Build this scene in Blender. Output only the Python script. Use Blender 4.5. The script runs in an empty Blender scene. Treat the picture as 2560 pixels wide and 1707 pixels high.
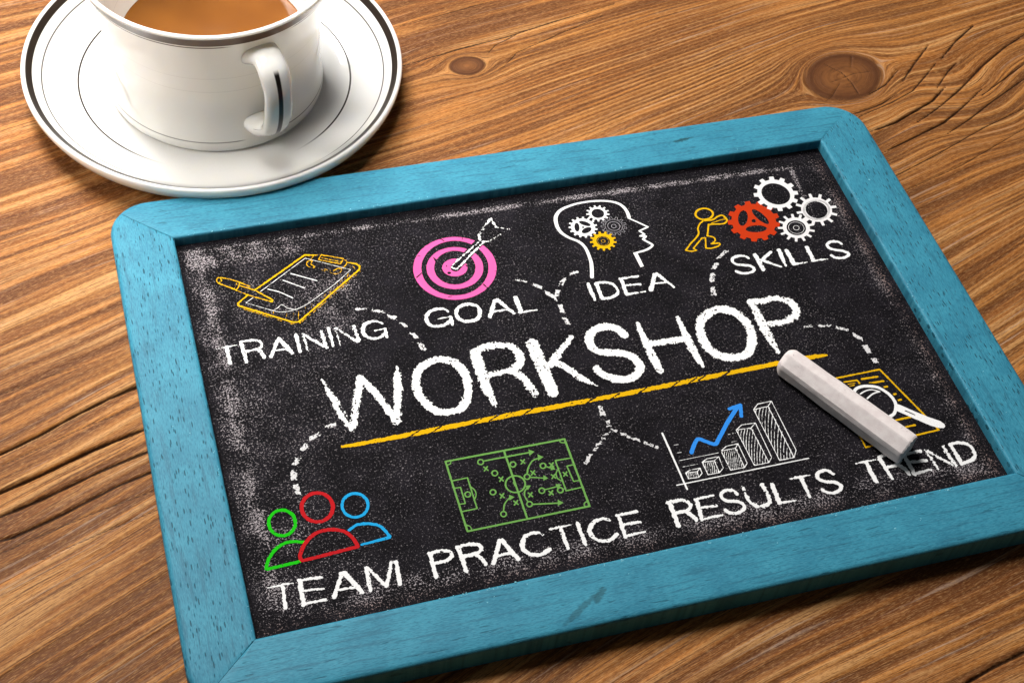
import bpy, bmesh, math, random
import numpy as np
from mathutils import Matrix, Vector

# ---------------------------------------------------------------- camera, light, exposure
scene = bpy.context.scene
COL = scene.collection
MM = 0.001
TOP = 9.0            # height of the chalkboard frame above the table, mm
SLATE = 4.8          # height of the slate surface above the table, mm

cam_data = bpy.data.cameras.new('camera')
cam = bpy.data.objects.new('camera', cam_data)
COL.objects.link(cam)
scene.camera = cam
cam_data.sensor_width = 36.0
cam_data.lens = 3679.38 / 2560 * 36.0
cam_data.clip_start = 0.01
cam_data.clip_end = 20.0
R = np.array([[0.955089, -0.281306, 0.093118], [-0.165024, -0.765964, -0.621343], [0.246113, 0.578071, -0.777986]])
M = Matrix(((R[0][0], -R[1][0], -R[2][0]), (R[0][1], -R[1][1], -R[2][1]), (R[0][2], -R[1][2], -R[2][2]))).to_4x4()
M.translation = Vector((-18.971 * MM, -192.332 * MM, (373.046 + TOP) * MM))
cam.matrix_world = M

world = bpy.data.worlds.new('World')
scene.world = world
world.use_nodes = True
world.node_tree.nodes['Background'].inputs[0].default_value = (1.0, 0.97, 0.94, 1)
world.node_tree.nodes['Background'].inputs[1].default_value = AMB = 0.035
scene.view_settings.view_transform = 'Standard'
scene.view_settings.look = 'None'
scene.view_settings.exposure = 0.0
scene.view_settings.gamma = 1.0


def softbox(name, loc, target, size, power, colour=(1, 1, 1), size_y=None, spread=180):
    d = bpy.data.lights.new(name, 'AREA')
    d.shape = 'RECTANGLE'
    d.size = size * MM
    d.size_y = (size_y or size) * MM
    d.energy = power
    d.color = colour
    d.spread = math.radians(spread)
    o = bpy.data.objects.new(name, d)
    COL.objects.link(o)
    o.location = [v * MM for v in loc]
    dr = Vector(target) - Vector(loc)
    o.rotation_euler = dr.to_track_quat('-Z', 'Y').to_euler()
    return o


softbox('key_softbox', (-130, 690, 980), (120, 90, 0), 400, 15.6, (1.0, 0.97, 0.93))
softbox('back_softbox', (-70, 830, 690), (100, 180, 0), 300, 3.4, (1.0, 0.97, 0.94), 180)
softbox('added_left_fill', (-430, 170, 400), (20, 228, 20), 200, .13, (1.0, 0.95, 0.88), spread=34)  # narrow fill light added to brighten the cup from the left
softbox('added_top_fill', (0, 215, 620), (24, 222, 0), 180, .11, (1.0, 0.97, 0.92), spread=28)  # narrow overhead fill added to brighten the front of the saucer

# ---------------------------------------------------------------- helpers


def tag(o, label=None, cat=None, group=None, kind=None):
    if label: o['label'] = label
    if cat: o['category'] = cat
    if group: o['group'] = group
    if kind: o['kind'] = kind
    return o


def link(name, me, mat=None, parent=None):
    o = bpy.data.objects.new(name, me)
    COL.objects.link(o)
    if me is not None and mat is not None and len(me.materials) == 0:
        me.materials.append(mat)
    if parent is not None:
        o.parent = parent
        if parent.location.length > 0:
            o.matrix_parent_inverse = Matrix.Translation(-parent.location)
    return o


def empty(name, loc=(0, 0, 0), parent=None):
    o = bpy.data.objects.new(name, None)
    COL.objects.link(o)
    o.location = [v * MM for v in loc]
    o.empty_display_size = 0.01
    if parent is not None:
        o.parent = parent
    return o


def mesh_obj(name, verts, faces, mat, parent=None, smooth=True):
    me = bpy.data.meshes.new(name)
    me.from_pydata([(v[0] * MM, v[1] * MM, v[2] * MM) for v in verts], [], faces)
    me.validate()
    me.update()
    if smooth:
        me.polygons.foreach_set('use_smooth', [True] * len(me.polygons))
    return link(name, me, mat, parent)


class N:
    """small expression language that writes shader nodes"""
    nt = None

    def __init__(self, s): self.s = s

    @staticmethod
    def m(op, *a):
        n = N.nt.nodes.new('ShaderNodeMath')
        n.operation = op
        for i, v in enumerate(a):
            if isinstance(v, N): N.nt.links.new(v.s, n.inputs[i])
            else: n.inputs[i].default_value = v
        return N(n.outputs[0])

    def __add__(s, o): return N.m('ADD', s, o)
    __radd__ = __add__
    def __sub__(s, o): return N.m('SUBTRACT', s, o)
    def __rsub__(s, o): return N.m('SUBTRACT', o, s)
    def __mul__(s, o): return N.m('MULTIPLY', s, o)
    __rmul__ = __mul__
    def __truediv__(s, o): return N.m('DIVIDE', s, o)


def nabs(a): return N.m('ABSOLUTE', a)
def nmin(a, b): return N.m('MINIMUM', a, b)
def nmax(a, b): return N.m('MAXIMUM', a, b)


def step(v, a, b, o0=0.0, o1=1.0):
    n = N.nt.nodes.new('ShaderNodeMapRange')
    n.interpolation_type = 'SMOOTHSTEP'
    for i, x in enumerate((v, a, b, o0, o1)):
        if isinstance(x, N): N.nt.links.new(x.s, n.inputs[i])
        else: n.inputs[i].default_value = x
    return N(n.outputs[0])


def comb(x, y, z=0.0):
    n = N.nt.nodes.new('ShaderNodeCombineXYZ')
    for i, v in enumerate((x, y, z)):
        if isinstance(v, N): N.nt.links.new(v.s, n.inputs[i])
        else: n.inputs[i].default_value = v
    return N(n.outputs[0])


def noise(vec, scale=1.0, detail=2.0, rough=0.5, dist=0.0):
    n = N.nt.nodes.new('ShaderNodeTexNoise')
    N.nt.links.new(vec.s, n.inputs['Vector'])
    n.inputs['Scale'].default_value = scale
    n.inputs['Detail'].default_value = detail
    n.inputs['Roughness'].default_value = rough
    n.inputs['Distortion'].default_value = dist
    return N(n.outputs[0])


def voronoi(vec, scale=1.0):
    n = N.nt.nodes.new('ShaderNodeTexVoronoi')
    N.nt.links.new(vec.s, n.inputs['Vector'])
    n.inputs['Scale'].default_value = scale
    return N(n.outputs['Distance']), N(n.outputs['Color'])


def mix(f, a, b, mode='MIX'):
    n = N.nt.nodes.new('ShaderNodeMix')
    n.data_type = 'RGBA'
    n.blend_type = mode
    for i, x in ((0, f), (6, a), (7, b)):
        if isinstance(x, N): N.nt.links.new(x.s, n.inputs[i])
        elif isinstance(x, tuple): n.inputs[i].default_value = (*x, 1) if len(x) == 3 else x
        else: n.inputs[i].default_value = x
    return N(n.outputs[2])


def coords():
    tc = N.nt.nodes.new('ShaderNodeTexCoord')
    sp = N.nt.nodes.new('ShaderNodeSeparateXYZ')
    N.nt.links.new(tc.outputs['Object'], sp.inputs[0])
    return [N(sp.outputs[i]) * 1000.0 for i in range(3)]


def attr(name):
    n = N.nt.nodes.new('ShaderNodeAttribute')
    n.attribute_name = name
    return N(n.outputs['Fac'])


def material(name):
    m = bpy.data.materials.new(name)
    m.use_nodes = True
    N.nt = m.node_tree
    return m, m.node_tree.nodes['Principled BSDF']


def put(bsdf, **kw):
    for k, v in kw.items():
        k = k.replace('_', ' ')
        if isinstance(v, N): N.nt.links.new(v.s, bsdf.inputs[k])
        elif isinstance(v, tuple): bsdf.inputs[k].default_value = (*v, 1) if len(v) == 3 and 'Radius' not in k else v
        else: bsdf.inputs[k].default_value = v


def bump(h, strength=1.0, dist=0.0001):
    n = N.nt.nodes.new('ShaderNodeBump')
    n.inputs['Strength'].default_value = strength
    n.inputs['Distance'].default_value = dist
    N.nt.links.new(h.s, n.inputs['Height'])
    return N(n.outputs[0])


# ---------------------------------------------------------------- materials


def wood_material():
    m, b = material('weathered_pine')
    psi, u, rel, kr, crk = attr('psi'), attr('along'), attr('relief'), attr('knot'), attr('crack')
    broad = noise(comb(u * 0.006, psi * 0.055), 1.0, 2, .5)
    band = noise(comb(u * 0.010, psi * 0.34), 1.0, 3, .55)
    line = noise(comb(u * 0.016 + 7.0, psi * 1.25), 1.0, 3, .6)
    hair = noise(comb(u * 0.035 + 3.0, psi * 2.6), 1.0, 3, .6)
    fibre = noise(comb(u * 0.55, psi * 2.4), 1.0, 3, .6)
    patch = noise(comb(u * 0.05 + 11.0, psi * 0.16), 1.0, 3, .6)
    c = mix(step(band, .36, .64), (.245, .080, .016), (.53, .205, .046))
    c = mix(step(broad, .47, .34) * .45, c, (.15, .052, .014))
    c = mix(step(broad, .46, .66) * .55, c, (.50, .21, .05))
    c = mix(step(patch, .50, .72) * .5, c, (.50, .24, .09))
    c = mix(step(rel, .28, .60, .85, 0.0), c, (.115, .036, .010))
    c = mix(step(rel, .55, .85, 0.0, .60), c, (.66, .36, .14))
    grey = noise(comb(u * 0.012 + 31.0, psi * 0.55), 1.0, 3, .6)
    c = mix(step(grey, .60, .70) * .55, c, (.50, .36, .27))
    c = mix(step(line, .53, .66) * .75, c, (.10, .032, .010))
    c = mix(step(hair, .54, .64) * .78, c, (.085, .030, .011))
    c = mix(step(fibre, .50, .70) * .32, c, (.66, .36, .14))
    c = mix(step(fibre, .50, .34) * .45, c, (.13, .042, .012))
    fine = noise(comb(u * 0.30 + 5.0, psi * 4.5), 1.0, 2, .6)
    c = mix(step(fine, .52, .68) * .40, c, (.12, .040, .011))
    c = mix(step(fine, .46, .34) * .28, c, (.70, .40, .18))
    # knots
    ang = noise(comb(kr * 7.0 + patch * 3.0, fibre * 1.2 + band), 1.0, 3, .6)
    kcol = mix(step(ang, .35, .65), (.095, .034, .012), (.165, .062, .020))
    kcol = mix(step(kr, .75, .25) * step(patch, .3, .6), kcol, (.27, .105, .030))
    c = mix(step(kr, 1.06, .96), c, kcol)
    c = mix(step(nabs(kr - 1.0), .16, .02) * .45, c, (.07, .024, .009))
    c = mix(step(crk, .15, .55) * .9, c, (.026, .010, .004))  # cracks darkened in colour too, painted shade on top of the carved grooves
    hgt = hair * -.5 + line * -.8 + fibre * .55 + band * .3
    put(b, Base_Color=c, Roughness=step(fibre, .3, .7, .50, .62), Normal=bump(hgt, .8, .00025))
    b.inputs['Specular IOR Level'].default_value = .14
    return m


def blue_paint(name, along):
    """worn blue paint on open-pored wood; along = axis of the grain"""
    m, b = material(name)
    x, y, z = coords()
    a, c = (x, y) if along == 'x' else (y, x)
    if along == 'x':
        pores = noise(comb(a * .16, c * 1.2, z * .3), 1.0, 2, .55)
        pore = step(pores, .64, .73) * .55
        streak = noise(comb(a * .05, c * .8, 2.0), 1.0, 3, .6)
    else:
        v, _ = voronoi(comb(a * .23 + noise(comb(a * .4, c * .4), 1, 1) * .3, c * 1.2, z * .3), 1.0)
        gate = noise(comb(a * .09, c * .30, 4.0), 1.0, 1, .5)
        pore = step(v, .28, .18) * step(gate, .38, .50) * .95
        streak = noise(comb(a * .06, c * .5, 2.0), 1.0, 3, .6)
    cloud = noise(comb(x * .07, y * .07), 1.0, 4, .6)
    fine = noise(comb(a * .6, c * 3.0, 5.0), 1.0, 2, .6)
    col = mix(step(cloud, .25, .75), (.034, .215, .325), (.052, .300, .425))
    col = mix(step(streak, .50, .66) * .75, col, (.030, .165, .250))
    col = mix(step(fine, .52, .70) * .35, col, (.105, .36, .47))
    col = mix(step(fine, .50, .34) * .60, col, (.024, .150, .232))
    col = mix(pore, col, (.012, .080, .120))
    # two bruises where the wood shows through
    def bruise(cx, cy, rx, ry, rot, amt):
        cs, sn = math.cos(rot), math.sin(rot)
        dx, dy = x - cx, y - cy
        ux, vy = (dx * cs + dy * sn) / rx, (dy * cs - dx * sn) / ry
        wob = noise(comb(dx * .5, dy * 1.2), 1.0, 3, .6)
        return step(ux * ux + vy * vy + (wob - .5) * 2.2, 1.0, .1) * amt
    nonlocal_col = col
    for args in ((188.5, 163.3, 4.6, 1.0, .1, .85), (91, -13.0, 9.5, 1.2, .55, .5), (97.5, -10.2, 4.0, 1.4, .75, .6)):
        nonlocal_col = mix(bruise(*args), nonlocal_col, (.016, .060, .072))
    put(b, Base_Color=nonlocal_col, Roughness=.5,
        Normal=bump(fine * .5 - pore * 1.5 + streak * .4, .6, .00008))
    b.inputs['Specular IOR Level'].default_value = .16
    return m


def slate_material():
    m, b = material('chalky_slate')
    x, y, z = coords()
    v = comb(x, y)
    wob = (noise(v, .05, 3, .55) - .5) * 9.0
    wob2 = (noise(v, .35, 3, .6) - .5) * 3.0
    dl, dr, dt, db = x, 240.7 - x, 152.2 - y, y
    g1 = noise(v, 1.25, 2, .62)
    g2 = noise(comb(x * .9 + 40.0, y), 1.9, 2, .6)
    g3 = noise(comb(x, y * .85 + 9.0), 3.0, 2, .5)
    cloud = noise(v, .035, 3, .55)
    cloud2 = noise(comb(x + 90.0, y), .10, 3, .6)
    # dust left where the wiping cloth turned: top stroke, left and bottom piles, right streak
    top = step(nabs(dt - 4.2 - x * .010 + wob2 * .35), 2.1, .2) * step(dr, 8, 20)
    top_l = step(nabs(dt - 9 + wob), 7, 1) * step(dl, 75, 8)
    left = step(nabs(dl - 7.5 + wob2), 4.6, .6) * .80
    leftw = step(dl + wob * 1.6, 62, 4) * .42
    bot = step(nabs(db - 7.0 + wob2 + wob * .3), 7.0, 1.0) * .62
    right = step(nabs(dr - 4.5 + wob2), 4.5, .5) * .55
    streak = step(nabs(dr - 14.5 + wob2 * .35 + dt * -.05), 1.5, .2) * step(dt, 46, 10) * step(dt, 6, 9)
    halo = step(nabs(x - 44 + wob), 26, 2) * step(nabs(y - 118 + wob), 24, 2) * .55
    dens = nmax(nmax(nmax(top, left), nmax(bot, right)), nmax(nmax(top_l, leftw), nmax(streak, halo)))
    dens = dens * step(cloud2, .34, .64, .30, 1.15) + step(cloud, .35, .65, .0, .22)
    clean_shade = step(nmin(nmin(dl + wob2 * .5, dr + wob2), nmin(dt - 1.5, db + wob2 * .5)), .3, 3.4, .12, 1.0)  # clean strip beside the rails, with their shadow put into the colour
    dens = dens * clean_shade
    grain = g1 * .35 + g2 * .35 + g3 * .40
    cover = step(grain + nmin(dens, 1.05) * .100, .644, .684)
    soft = step(grain, .50, .66) * dens
    wipe = noise(comb(x * .018 + y * .004 + wob * .02, y * .20 - x * .03), 1.0, 4, .6)
    dens = dens * step(wipe, .30, .66, .55, 1.25) + step(wipe, .54, .72) * .12
    base = mix(step(cloud2, .35, .7), (.0040, .0035, .0048), (.0105, .0092, .0125))
    c = mix(soft * .20, base, (.135, .118, .135))
    brown = step(nmin(dr, db), 8, 2) * .8
    c = mix(step(grain, .56, .66) * .18, c, (.14, .125, .14))
    c = mix(cover * step(dens, .0, .8, .34, .78), c, mix(brown, (.52, .47, .49), (.30, .17, .13)))
    put(b, Base_Color=c, Roughness=.78, Normal=bump(g2 * .6 + g3 * .5 + cover * .5, .7, .00010))
    b.inputs['Specular IOR Level'].default_value = .07
    return m


def chalk_mark(name, col, speck=.2):
    m, b = material(name)
    x, y, z = coords()
    f = noise(comb(x, y), 2.4, 3, .65)
    c = mix(step(f, .50, .34) * speck, col, tuple(v * .45 for v in col))
    put(b, Base_Color=c, Roughness=.95)
    b.inputs['Specular IOR Level'].default_value = .05
    return m


def porcelain(name, paint):
    m, b = material(name)
    col = (.86, .845, .81)
    p, tint = paint()
    c = mix(p, col, tint)
    put(b, Base_Color=c, Roughness=mix_val(p, .045, .30), Subsurface_Weight=.28, Subsurface_Radius=(.010, .0085, .0062))
    b.inputs['Subsurface Scale'].default_value = 1.0
    b.inputs['Metallic'].default_value = 0.0
    put(b, Coat_Weight=mix_val(p, .6, .0), Specular_IOR_Level=mix_val(p, .5, .25))
    b.inputs['Coat Roughness'].default_value = .04
    return m


def mix_val(f, a, b): return f * (b - a) + a


CX, CY = 27.4, 232.5      # axis of cup and saucer, mm


def ring_mask(v, at, half, soft=.12):
    return step(nabs(v - at), half + soft, half - soft)


def saucer_paint():
    x, y, z = coords()
    r = N.m('SQRT', x * x + y * y)
    w = noise(comb(x * .08, y * .08), 1.0, 1, .5)
    up = step(z, .6, .8)
    ang = N.m('ARCTAN2', y, x)
    off = nabs(ang + 1.62)  # fades the rings at the front, putting washed-out glare into the colour
    a = ring_mask(r, 66.5, 1.05) * up
    b = ring_mask(r, 62.4, .24, .10) * up * .9 * step(off, .35, .8)
    c = ring_mask(r, 50.0, .34, .10) * up * step(z, 2.6, 2.9) * step(off, .45, .85)
    return nmax(nmax(a, b), c), mix(w, (.014, .010, .008), (.035, .024, .017))


def cup_paint():
    x, y, z = coords()
    ang = N.m('ARCTAN2', y, x)          # handle sits at about -72 degrees
    off = nabs(ang + 1.30)
    w = noise(comb(ang * .9, z * .01), 1.0, 1, .5)
    r = N.m('SQRT', x * x + y * y)
    out = step(r - z * .28, 27.2, 27.7)
    a = step(nabs(z - 54.7), 2.3, 2.1)
    gap = step(off, .22, .36)
    a2 = ring_mask(z, 51.6, .32, .15) * gap * out
    a3 = ring_mask(z, 5.2, .22, .12) * step(off, .14, .24) * .75
    faint = nmax(ring_mask(z, 35.0, .12, .10), ring_mask(z, 28.5, .12, .10)) * .14
    return nmax(nmax(a, a2), nmax(a3, faint)), mix(step(w, .45, .62), (.007, .005, .004), (.050, .028, .018))


def handle_paint():
    s, t = attr('side'), attr('run')
    return step(nabs(s), .17, .10) * step(t, .28, .31) * step(t, .84, .80), (.010, .007, .006)


def coffee_material():
    m, b = material('milky_coffee')
    x, y, z = coords()
    r = N.m('SQRT', x * x + y * y)
    f = noise(comb(x * .03, y * .03), 1.0, 2, .5)
    c = mix(step(f, .35, .65), (.160, .053, .007), (.215, .075, .011))
    c = mix(step(r, 30.2, 32.6) * .7, c, (.24, .085, .012))
    put(b, Base_Color=c, Roughness=.12)
    b.inputs['Specular IOR Level'].default_value = .22
    return m


def stick_material():
    m, b = material('chalk_stick')
    x, y, z = coords()
    f = noise(comb(x, y, z), .35, 4, .6)
    g = noise(comb(x, y, z), 3.2, 3, .6)
    p = step(noise(comb(x * 1.2, y * 1.2, z * 2.0), 1.0, 2, .5), .70, .76)
    c = mix(step(f, .30, .70), (.74, .66, .65), (.83, .765, .75))
    c = mix(p * .35, c, (.30, .25, .25))
    put(b, Base_Color=c, Roughness=.9, Normal=bump(f * .6 + g * .4 - p, .8, .00015))
    b.inputs['Specular IOR Level'].default_value = .12
    return m


# ---------------------------------------------------------------- table top
rng = np.random.default_rng(5)
_G = rng.random((512, 512))


def vnoise(x, y, seed=0):
    x = np.asarray(x) + seed * 17.31
    y = np.asarray(y) + seed * 41.77
    xi, yi = np.floor(x).astype(int), np.floor(y).astype(int)
    fx, fy = x - xi, y - yi
    fx, fy = fx * fx * (3 - 2 * fx), fy * fy * (3 - 2 * fy)
    g = lambda i, j: _G[i % 512, j % 512]
    return (g(xi, yi) * (1 - fx) + g(xi + 1, yi) * fx) * (1 - fy) + (g(xi, yi + 1) * (1 - fx) + g(xi + 1, yi + 1) * fx) * fy


# cracks in the wood: width in hundredths of a millimetre, then x, y in tenths
CRACKS = [
[68, 2679, 1621, 2817, 1653, 3022, 1740, 3115, 1807],
[54, 2679, 1503, 2840, 1557, 3012, 1616, 3128, 1682, 3261, 1767],
[29, 2675, 1732, 2803, 1762, 2893, 1806],
[34, 2679, 1710, 2845, 1760, 2965, 1808, 3067, 1887, 3142, 1947],
[50, 2952, 1872, 3058, 1968, 3161, 2055],
[34, 2779, 1823, 2871, 1864, 2961, 1936],
[51, 3177, 1967, 3288, 2056, 3417, 2138],
[40, 3076, 1807, 3167, 1889, 3228, 1931],
[46, 2905, 1639, 3031, 1700, 3171, 1783, 3328, 1893, 3477, 1981, 3637, 2057],
[35, 2995, 1554, 3134, 1618, 3237, 1675, 3496, 1803],
[35, 3242, 1731, 3543, 1888],
[29, 2678, 1377, 2908, 1459, 3148, 1553, 3403, 1637],
[24, 2681, 1299, 2960, 1378, 3343, 1529],
[96, -816, 764, -629, 827, -514, 870, -394, 925, -292, 965, -21, 1051],
[94, -823, 632, -640, 689, -508, 730, -371, 780, -8, 877],
[70, -828, 547, -647, 604, -497, 649, -342, 702, 19, 800],
[62, -777, 513, -617, 526, -468, 574, -313, 634, 6, 719],
[23, -633, 782, -400, 864, -179, 927],
[22, -674, 476, -397, 553, -186, 600],
[22, -554, 431, -368, 483, -184, 531],
[20, -631, 1050, -494, 1086, -333, 1119],
[79, 1916, -592, 2066, -555, 2239, -522],
[24, 2671, 2025, 2720, 1964, 2733, 1909, 2736, 1832],
[19, 2802, 2048, 2772, 1987],
[19, 2838, 1949, 2766, 1949, 2711, 1933, 2651, 1918],
[19, 2684, 1905, 2621, 1840, 2589, 1821],
[31, 976, 2316, 1232, 2377, 1440, 2413, 1659, 2471, 1939, 2538],
[26, 1376, 2244, 1451, 2316, 1632, 2386, 1865, 2474],
[25, 1034, 2551, 1242, 2596, 1456, 2644],
[25, 1339, 2336, 1378, 2373, 1482, 2420],
]
STICK = [[185.27, 58.79, 4.8], [210.48, 16.16, 4.8]]


def seg_dist(X, Y, pts, reach):
    """distance to a tapered polyline, evaluated only near it; returns (distance, width there)"""
    D = np.full(X.shape, 1e9)
    xs, ys = X[0], Y[:, 0]
    T = sum(math.dist(a[:2], b[:2]) for a, b in zip(pts[:-1], pts[1:]))
    run = 0
    Wd = np.zeros(X.shape)
    for a, b in zip(pts[:-1], pts[1:]):
        l = math.dist(a[:2], b[:2])
        i0, i1 = np.searchsorted(xs, min(a[0], b[0]) - reach), np.searchsorted(xs, max(a[0], b[0]) + reach)
        j0, j1 = np.searchsorted(ys, min(a[1], b[1]) - reach), np.searchsorted(ys, max(a[1], b[1]) + reach)
        if i1 <= i0 or j1 <= j0: continue
        sx, sy = X[j0:j1, i0:i1], Y[j0:j1, i0:i1]
        t = np.clip(((sx - a[0]) * (b[0] - a[0]) + (sy - a[1]) * (b[1] - a[1])) / (l * l + 1e-9), 0, 1)
        d = np.hypot(sx - a[0] - t * (b[0] - a[0]), sy - a[1] - t * (b[1] - a[1]))
        k = (run + t * l) / T
        wd = np.minimum(1, np.minimum(k, 1 - k) * 3.2 + .10)
        upd = d < D[j0:j1, i0:i1]
        D[j0:j1, i0:i1] = np.where(upd, d, D[j0:j1, i0:i1])
        Wd[j0:j1, i0:i1] = np.where(upd, wd, Wd[j0:j1, i0:i1])
        run += l
    return D, Wd


def build_table():
    s = 0.5
    xs = np.arange(-86, 402, s)
    ys = np.arange(-78, 322, s)
    X, Y = np.meshgrid(xs, ys)
    # slope of the grain over the board
    slope = .4746 + .00014 * X - .0011 * Y - .36 * np.exp(-((X - 200) / 130) ** 2 - ((Y + 60) / 95) ** 2)
    g = np.cumsum(slope, axis=1) * s
    g -= g[:, [int((60 - xs[0]) / s)]]
    psi = Y - g
    lw = (vnoise(X / 90, Y / 34, 1) - .5) * 4.5 + (vnoise(X / 40, Y / 14, 2) - .5) * 1.2
    psi = psi + lw
    # swirl to the right of the big knot
    dx, dy = X - 309, Y - 176
    psi = psi + 13 * np.exp(-(dx / 34) ** 2 - (dy / 22) ** 2) * np.sin(dx / 17 + .4) + 7 * np.exp(-((X - 335) / 28) ** 2 - ((Y - 150) / 18) ** 2)
    knot = np.full(X.shape, 9.0)
    for kx, ky, rx, ry, rot, pull in ((272, 194, 17.2, 12.2, .28, 1.25), (123.6, 227.4, 7.0, 5.0, .05, 1.25)):
        c, sn = math.cos(rot), math.sin(rot)
        ax, ay = ((X - kx) * c + (Y - ky) * sn) / rx, ((Y - ky) * c - (X - kx) * sn) / ry
        d = np.hypot(ax, ay)
        d = d * (1 + .10 * (vnoise(ax * 1.4 + 5, ay * 1.4 + 5, 3) - .5))
        j, i = np.searchsorted(ys, ky), np.searchsorted(xs, kx)
        pk = psi[j, i]
        dv = psi - pk
        f = 1 - pull / np.maximum(d, 1) ** 2
        psi = np.where(d > 1, pk + dv * np.where(d > 1, f, 0) + np.sign(dv) * 0, pk + d * ry * 1.3)
        knot = np.minimum(knot, d)
    along = X * .97 + Y * .25
    n1 = vnoise(psi / 1.9, along / 70, 4)
    n2 = vnoise(psi / .95, along / 40, 5)
    n3 = vnoise(psi / 4.6, along / 110, 6)
    rid = .5 * n1 + .28 * n2 + .32 * n3
    rid = (rid - rid.mean()) / rid.std() * .19 + .5
    # long evenly spaced ridges round the big knot
    near = np.exp(-((X - 215) / 90) ** 2 - ((Y - 205) / 42) ** 2) + .8 * np.exp(-((X - 330) / 50) ** 2 - ((Y - 90) / 50) ** 2)
    wave = .5 + .36 * np.sin(psi / 2.15 * 2 * math.pi + 2.5 * (vnoise(psi / 9, along / 60, 7) - .5))
    rel = rid * (1 - near * .75) + wave * near * .75
    rel = np.where(knot < 1, .5 + .03 * np.sin(knot * 30) + .25 * (vnoise(X / 1.3, Y / 1.3, 12) - .5), rel)
    rel = np.clip(rel, 0, 1)
    h = (rel - .5) * .62
    h = h + np.where(knot < 1.0, .10, 0)
    crack = np.zeros(X.shape)
    cdepth = np.zeros(X.shape)
    for w, *flat in CRACKS:
        pts = [(flat[i] / 10, flat[i + 1] / 10) for i in range(0, len(flat), 2)]
        w = w / 100
        wob = (vnoise(X / 3.0, Y / 3.0, 9) - .5) * .35
        D, Wd = seg_dist(X, Y, pts, 4)
        hw = np.maximum(w * .5 * Wd, .05)
        hw = hw * 1.25
        k = np.clip(1 - (D + wob * w) / (hw + .36), 0, 1)
        k = k * k * (3 - 2 * k)
        crack = np.maximum(crack, k * np.clip(w / .40, .5, 1))
        cdepth = np.maximum(cdepth, k * min(1.5, w * 1.6))
    h = h - cdepth
    edge = np.minimum(np.minimum(X - xs[0], xs[-1] - X), np.minimum(Y - ys[0], ys[-1] - Y))
    h = h * np.clip(edge / 4, 0, 1)
    h = h - .12
    h[0, :] = h[-1, :] = 0; h[:, 0] = h[:, -1] = 0
    ny, nx = X.shape
    P = np.stack([X, Y, h], -1).reshape(-1, 3) * MM
    idx = np.arange(nx * ny).reshape(ny, nx)
    q = np.stack([idx[:-1, :-1], idx[:-1, 1:], idx[1:, 1:], idx[1:, :-1]], -1).reshape(-1, 4)
    # plain rim carrying the top on past the frame, and the thickness of the top
    ex = [(-700, -420), (1000, -420), (1000, 800), (-700, 800)]
    base = len(P)
    P = np.vstack([P, [(a * MM, b * MM, 0) for a, b in ex], [(a * MM, b * MM, -.022) for a, b in ex]])
    c = [idx[0, 0], idx[0, -1], idx[-1, -1], idx[-1, 0]]
    extra = [[base + i, base + (i + 1) % 4, c[(i + 1) % 4], c[i]] for i in range(4)]
    extra += [[base + (i + 1) % 4, base + i, base + 4 + i, base + 4 + (i + 1) % 4] for i in range(4)]
    extra.append([base + 7, base + 6, base + 5, base + 4])
    q = np.vstack([q, extra])
    me = bpy.data.meshes.new('table_top')
    me.vertices.add(len(P)); me.vertices.foreach_set('co', P.astype(np.float32).ravel())
    me.loops.add(q.size); me.loops.foreach_set('vertex_index', q.astype(np.int32).ravel())
    me.polygons.add(len(q)); me.polygons.foreach_set('loop_start', np.arange(0, q.size, 4, dtype=np.int32))
    me.polygons.foreach_set('loop_total', np.full(len(q), 4, dtype=np.int32))
    me.polygons.foreach_set('use_smooth', np.ones(len(q), dtype=bool))
    me.update(calc_edges=True)
    for nm, A in (('psi', psi), ('along', along), ('relief', rel), ('knot', knot), ('crack', crack)):
        v = np.concatenate([A.ravel(), np.full(8, float(A[0, 0]))]).astype(np.float32)
        a = me.attributes.new(nm, 'FLOAT', 'POINT')
        a.data.foreach_set('value', v)
    o = link('table_top', me, wood_material())
    tag(o, 'brown weathered pine table top with raised grain, knots and long cracks', kind='structure')
    return o


build_table()

# ---------------------------------------------------------------- chalkboard
board = empty('chalkboard', (0, 0, 0))
tag(board, 'small blue-framed chalkboard covered in chalk drawings and the word WORKSHOP', 'chalkboard')
blue_x = blue_paint('blue_paint_long_rails', 'x')
blue_y = blue_paint('blue_paint_short_rails', 'y')

IN = [(-.03, 151.48), (240.72, 153.07), (240.82, .37), (.01, -.44)]          # TL TR BR BL
OUT = [(-20.2, 170.3), (262.2, 171.0), (261.6, -19.9), (-20.1, -18.6)]
RAD = 13.5


def lerp(a, b, t): return (a[0] + (b[0] - a[0]) * t, a[1] + (b[1] - a[1]) * t)


def corner_arc(i, n=10):
    """outer corner i rounded; returns points from the previous side to the next side"""
    p, a, b = OUT[i], OUT[(i - 1) % 4], OUT[(i + 1) % 4]
    d1, d2 = math.dist(p, a), math.dist(p, b)
    s, e = lerp(p, a, RAD / d1), lerp(p, b, RAD / d2)
    cx, cy = s[0] + e[0] - p[0], s[1] + e[1] - p[1]
    a0, a1 = math.atan2(s[1] - cy, s[0] - cx), math.atan2(e[1] - cy, e[0] - cx)
    while a1 > a0: a1 -= 2 * math.pi
    return [(cx + RAD * math.cos(a0 + (a1 - a0) * k / n), cy + RAD * math.sin(a0 + (a1 - a0) * k / n)) for k in range(n + 1)]


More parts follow.
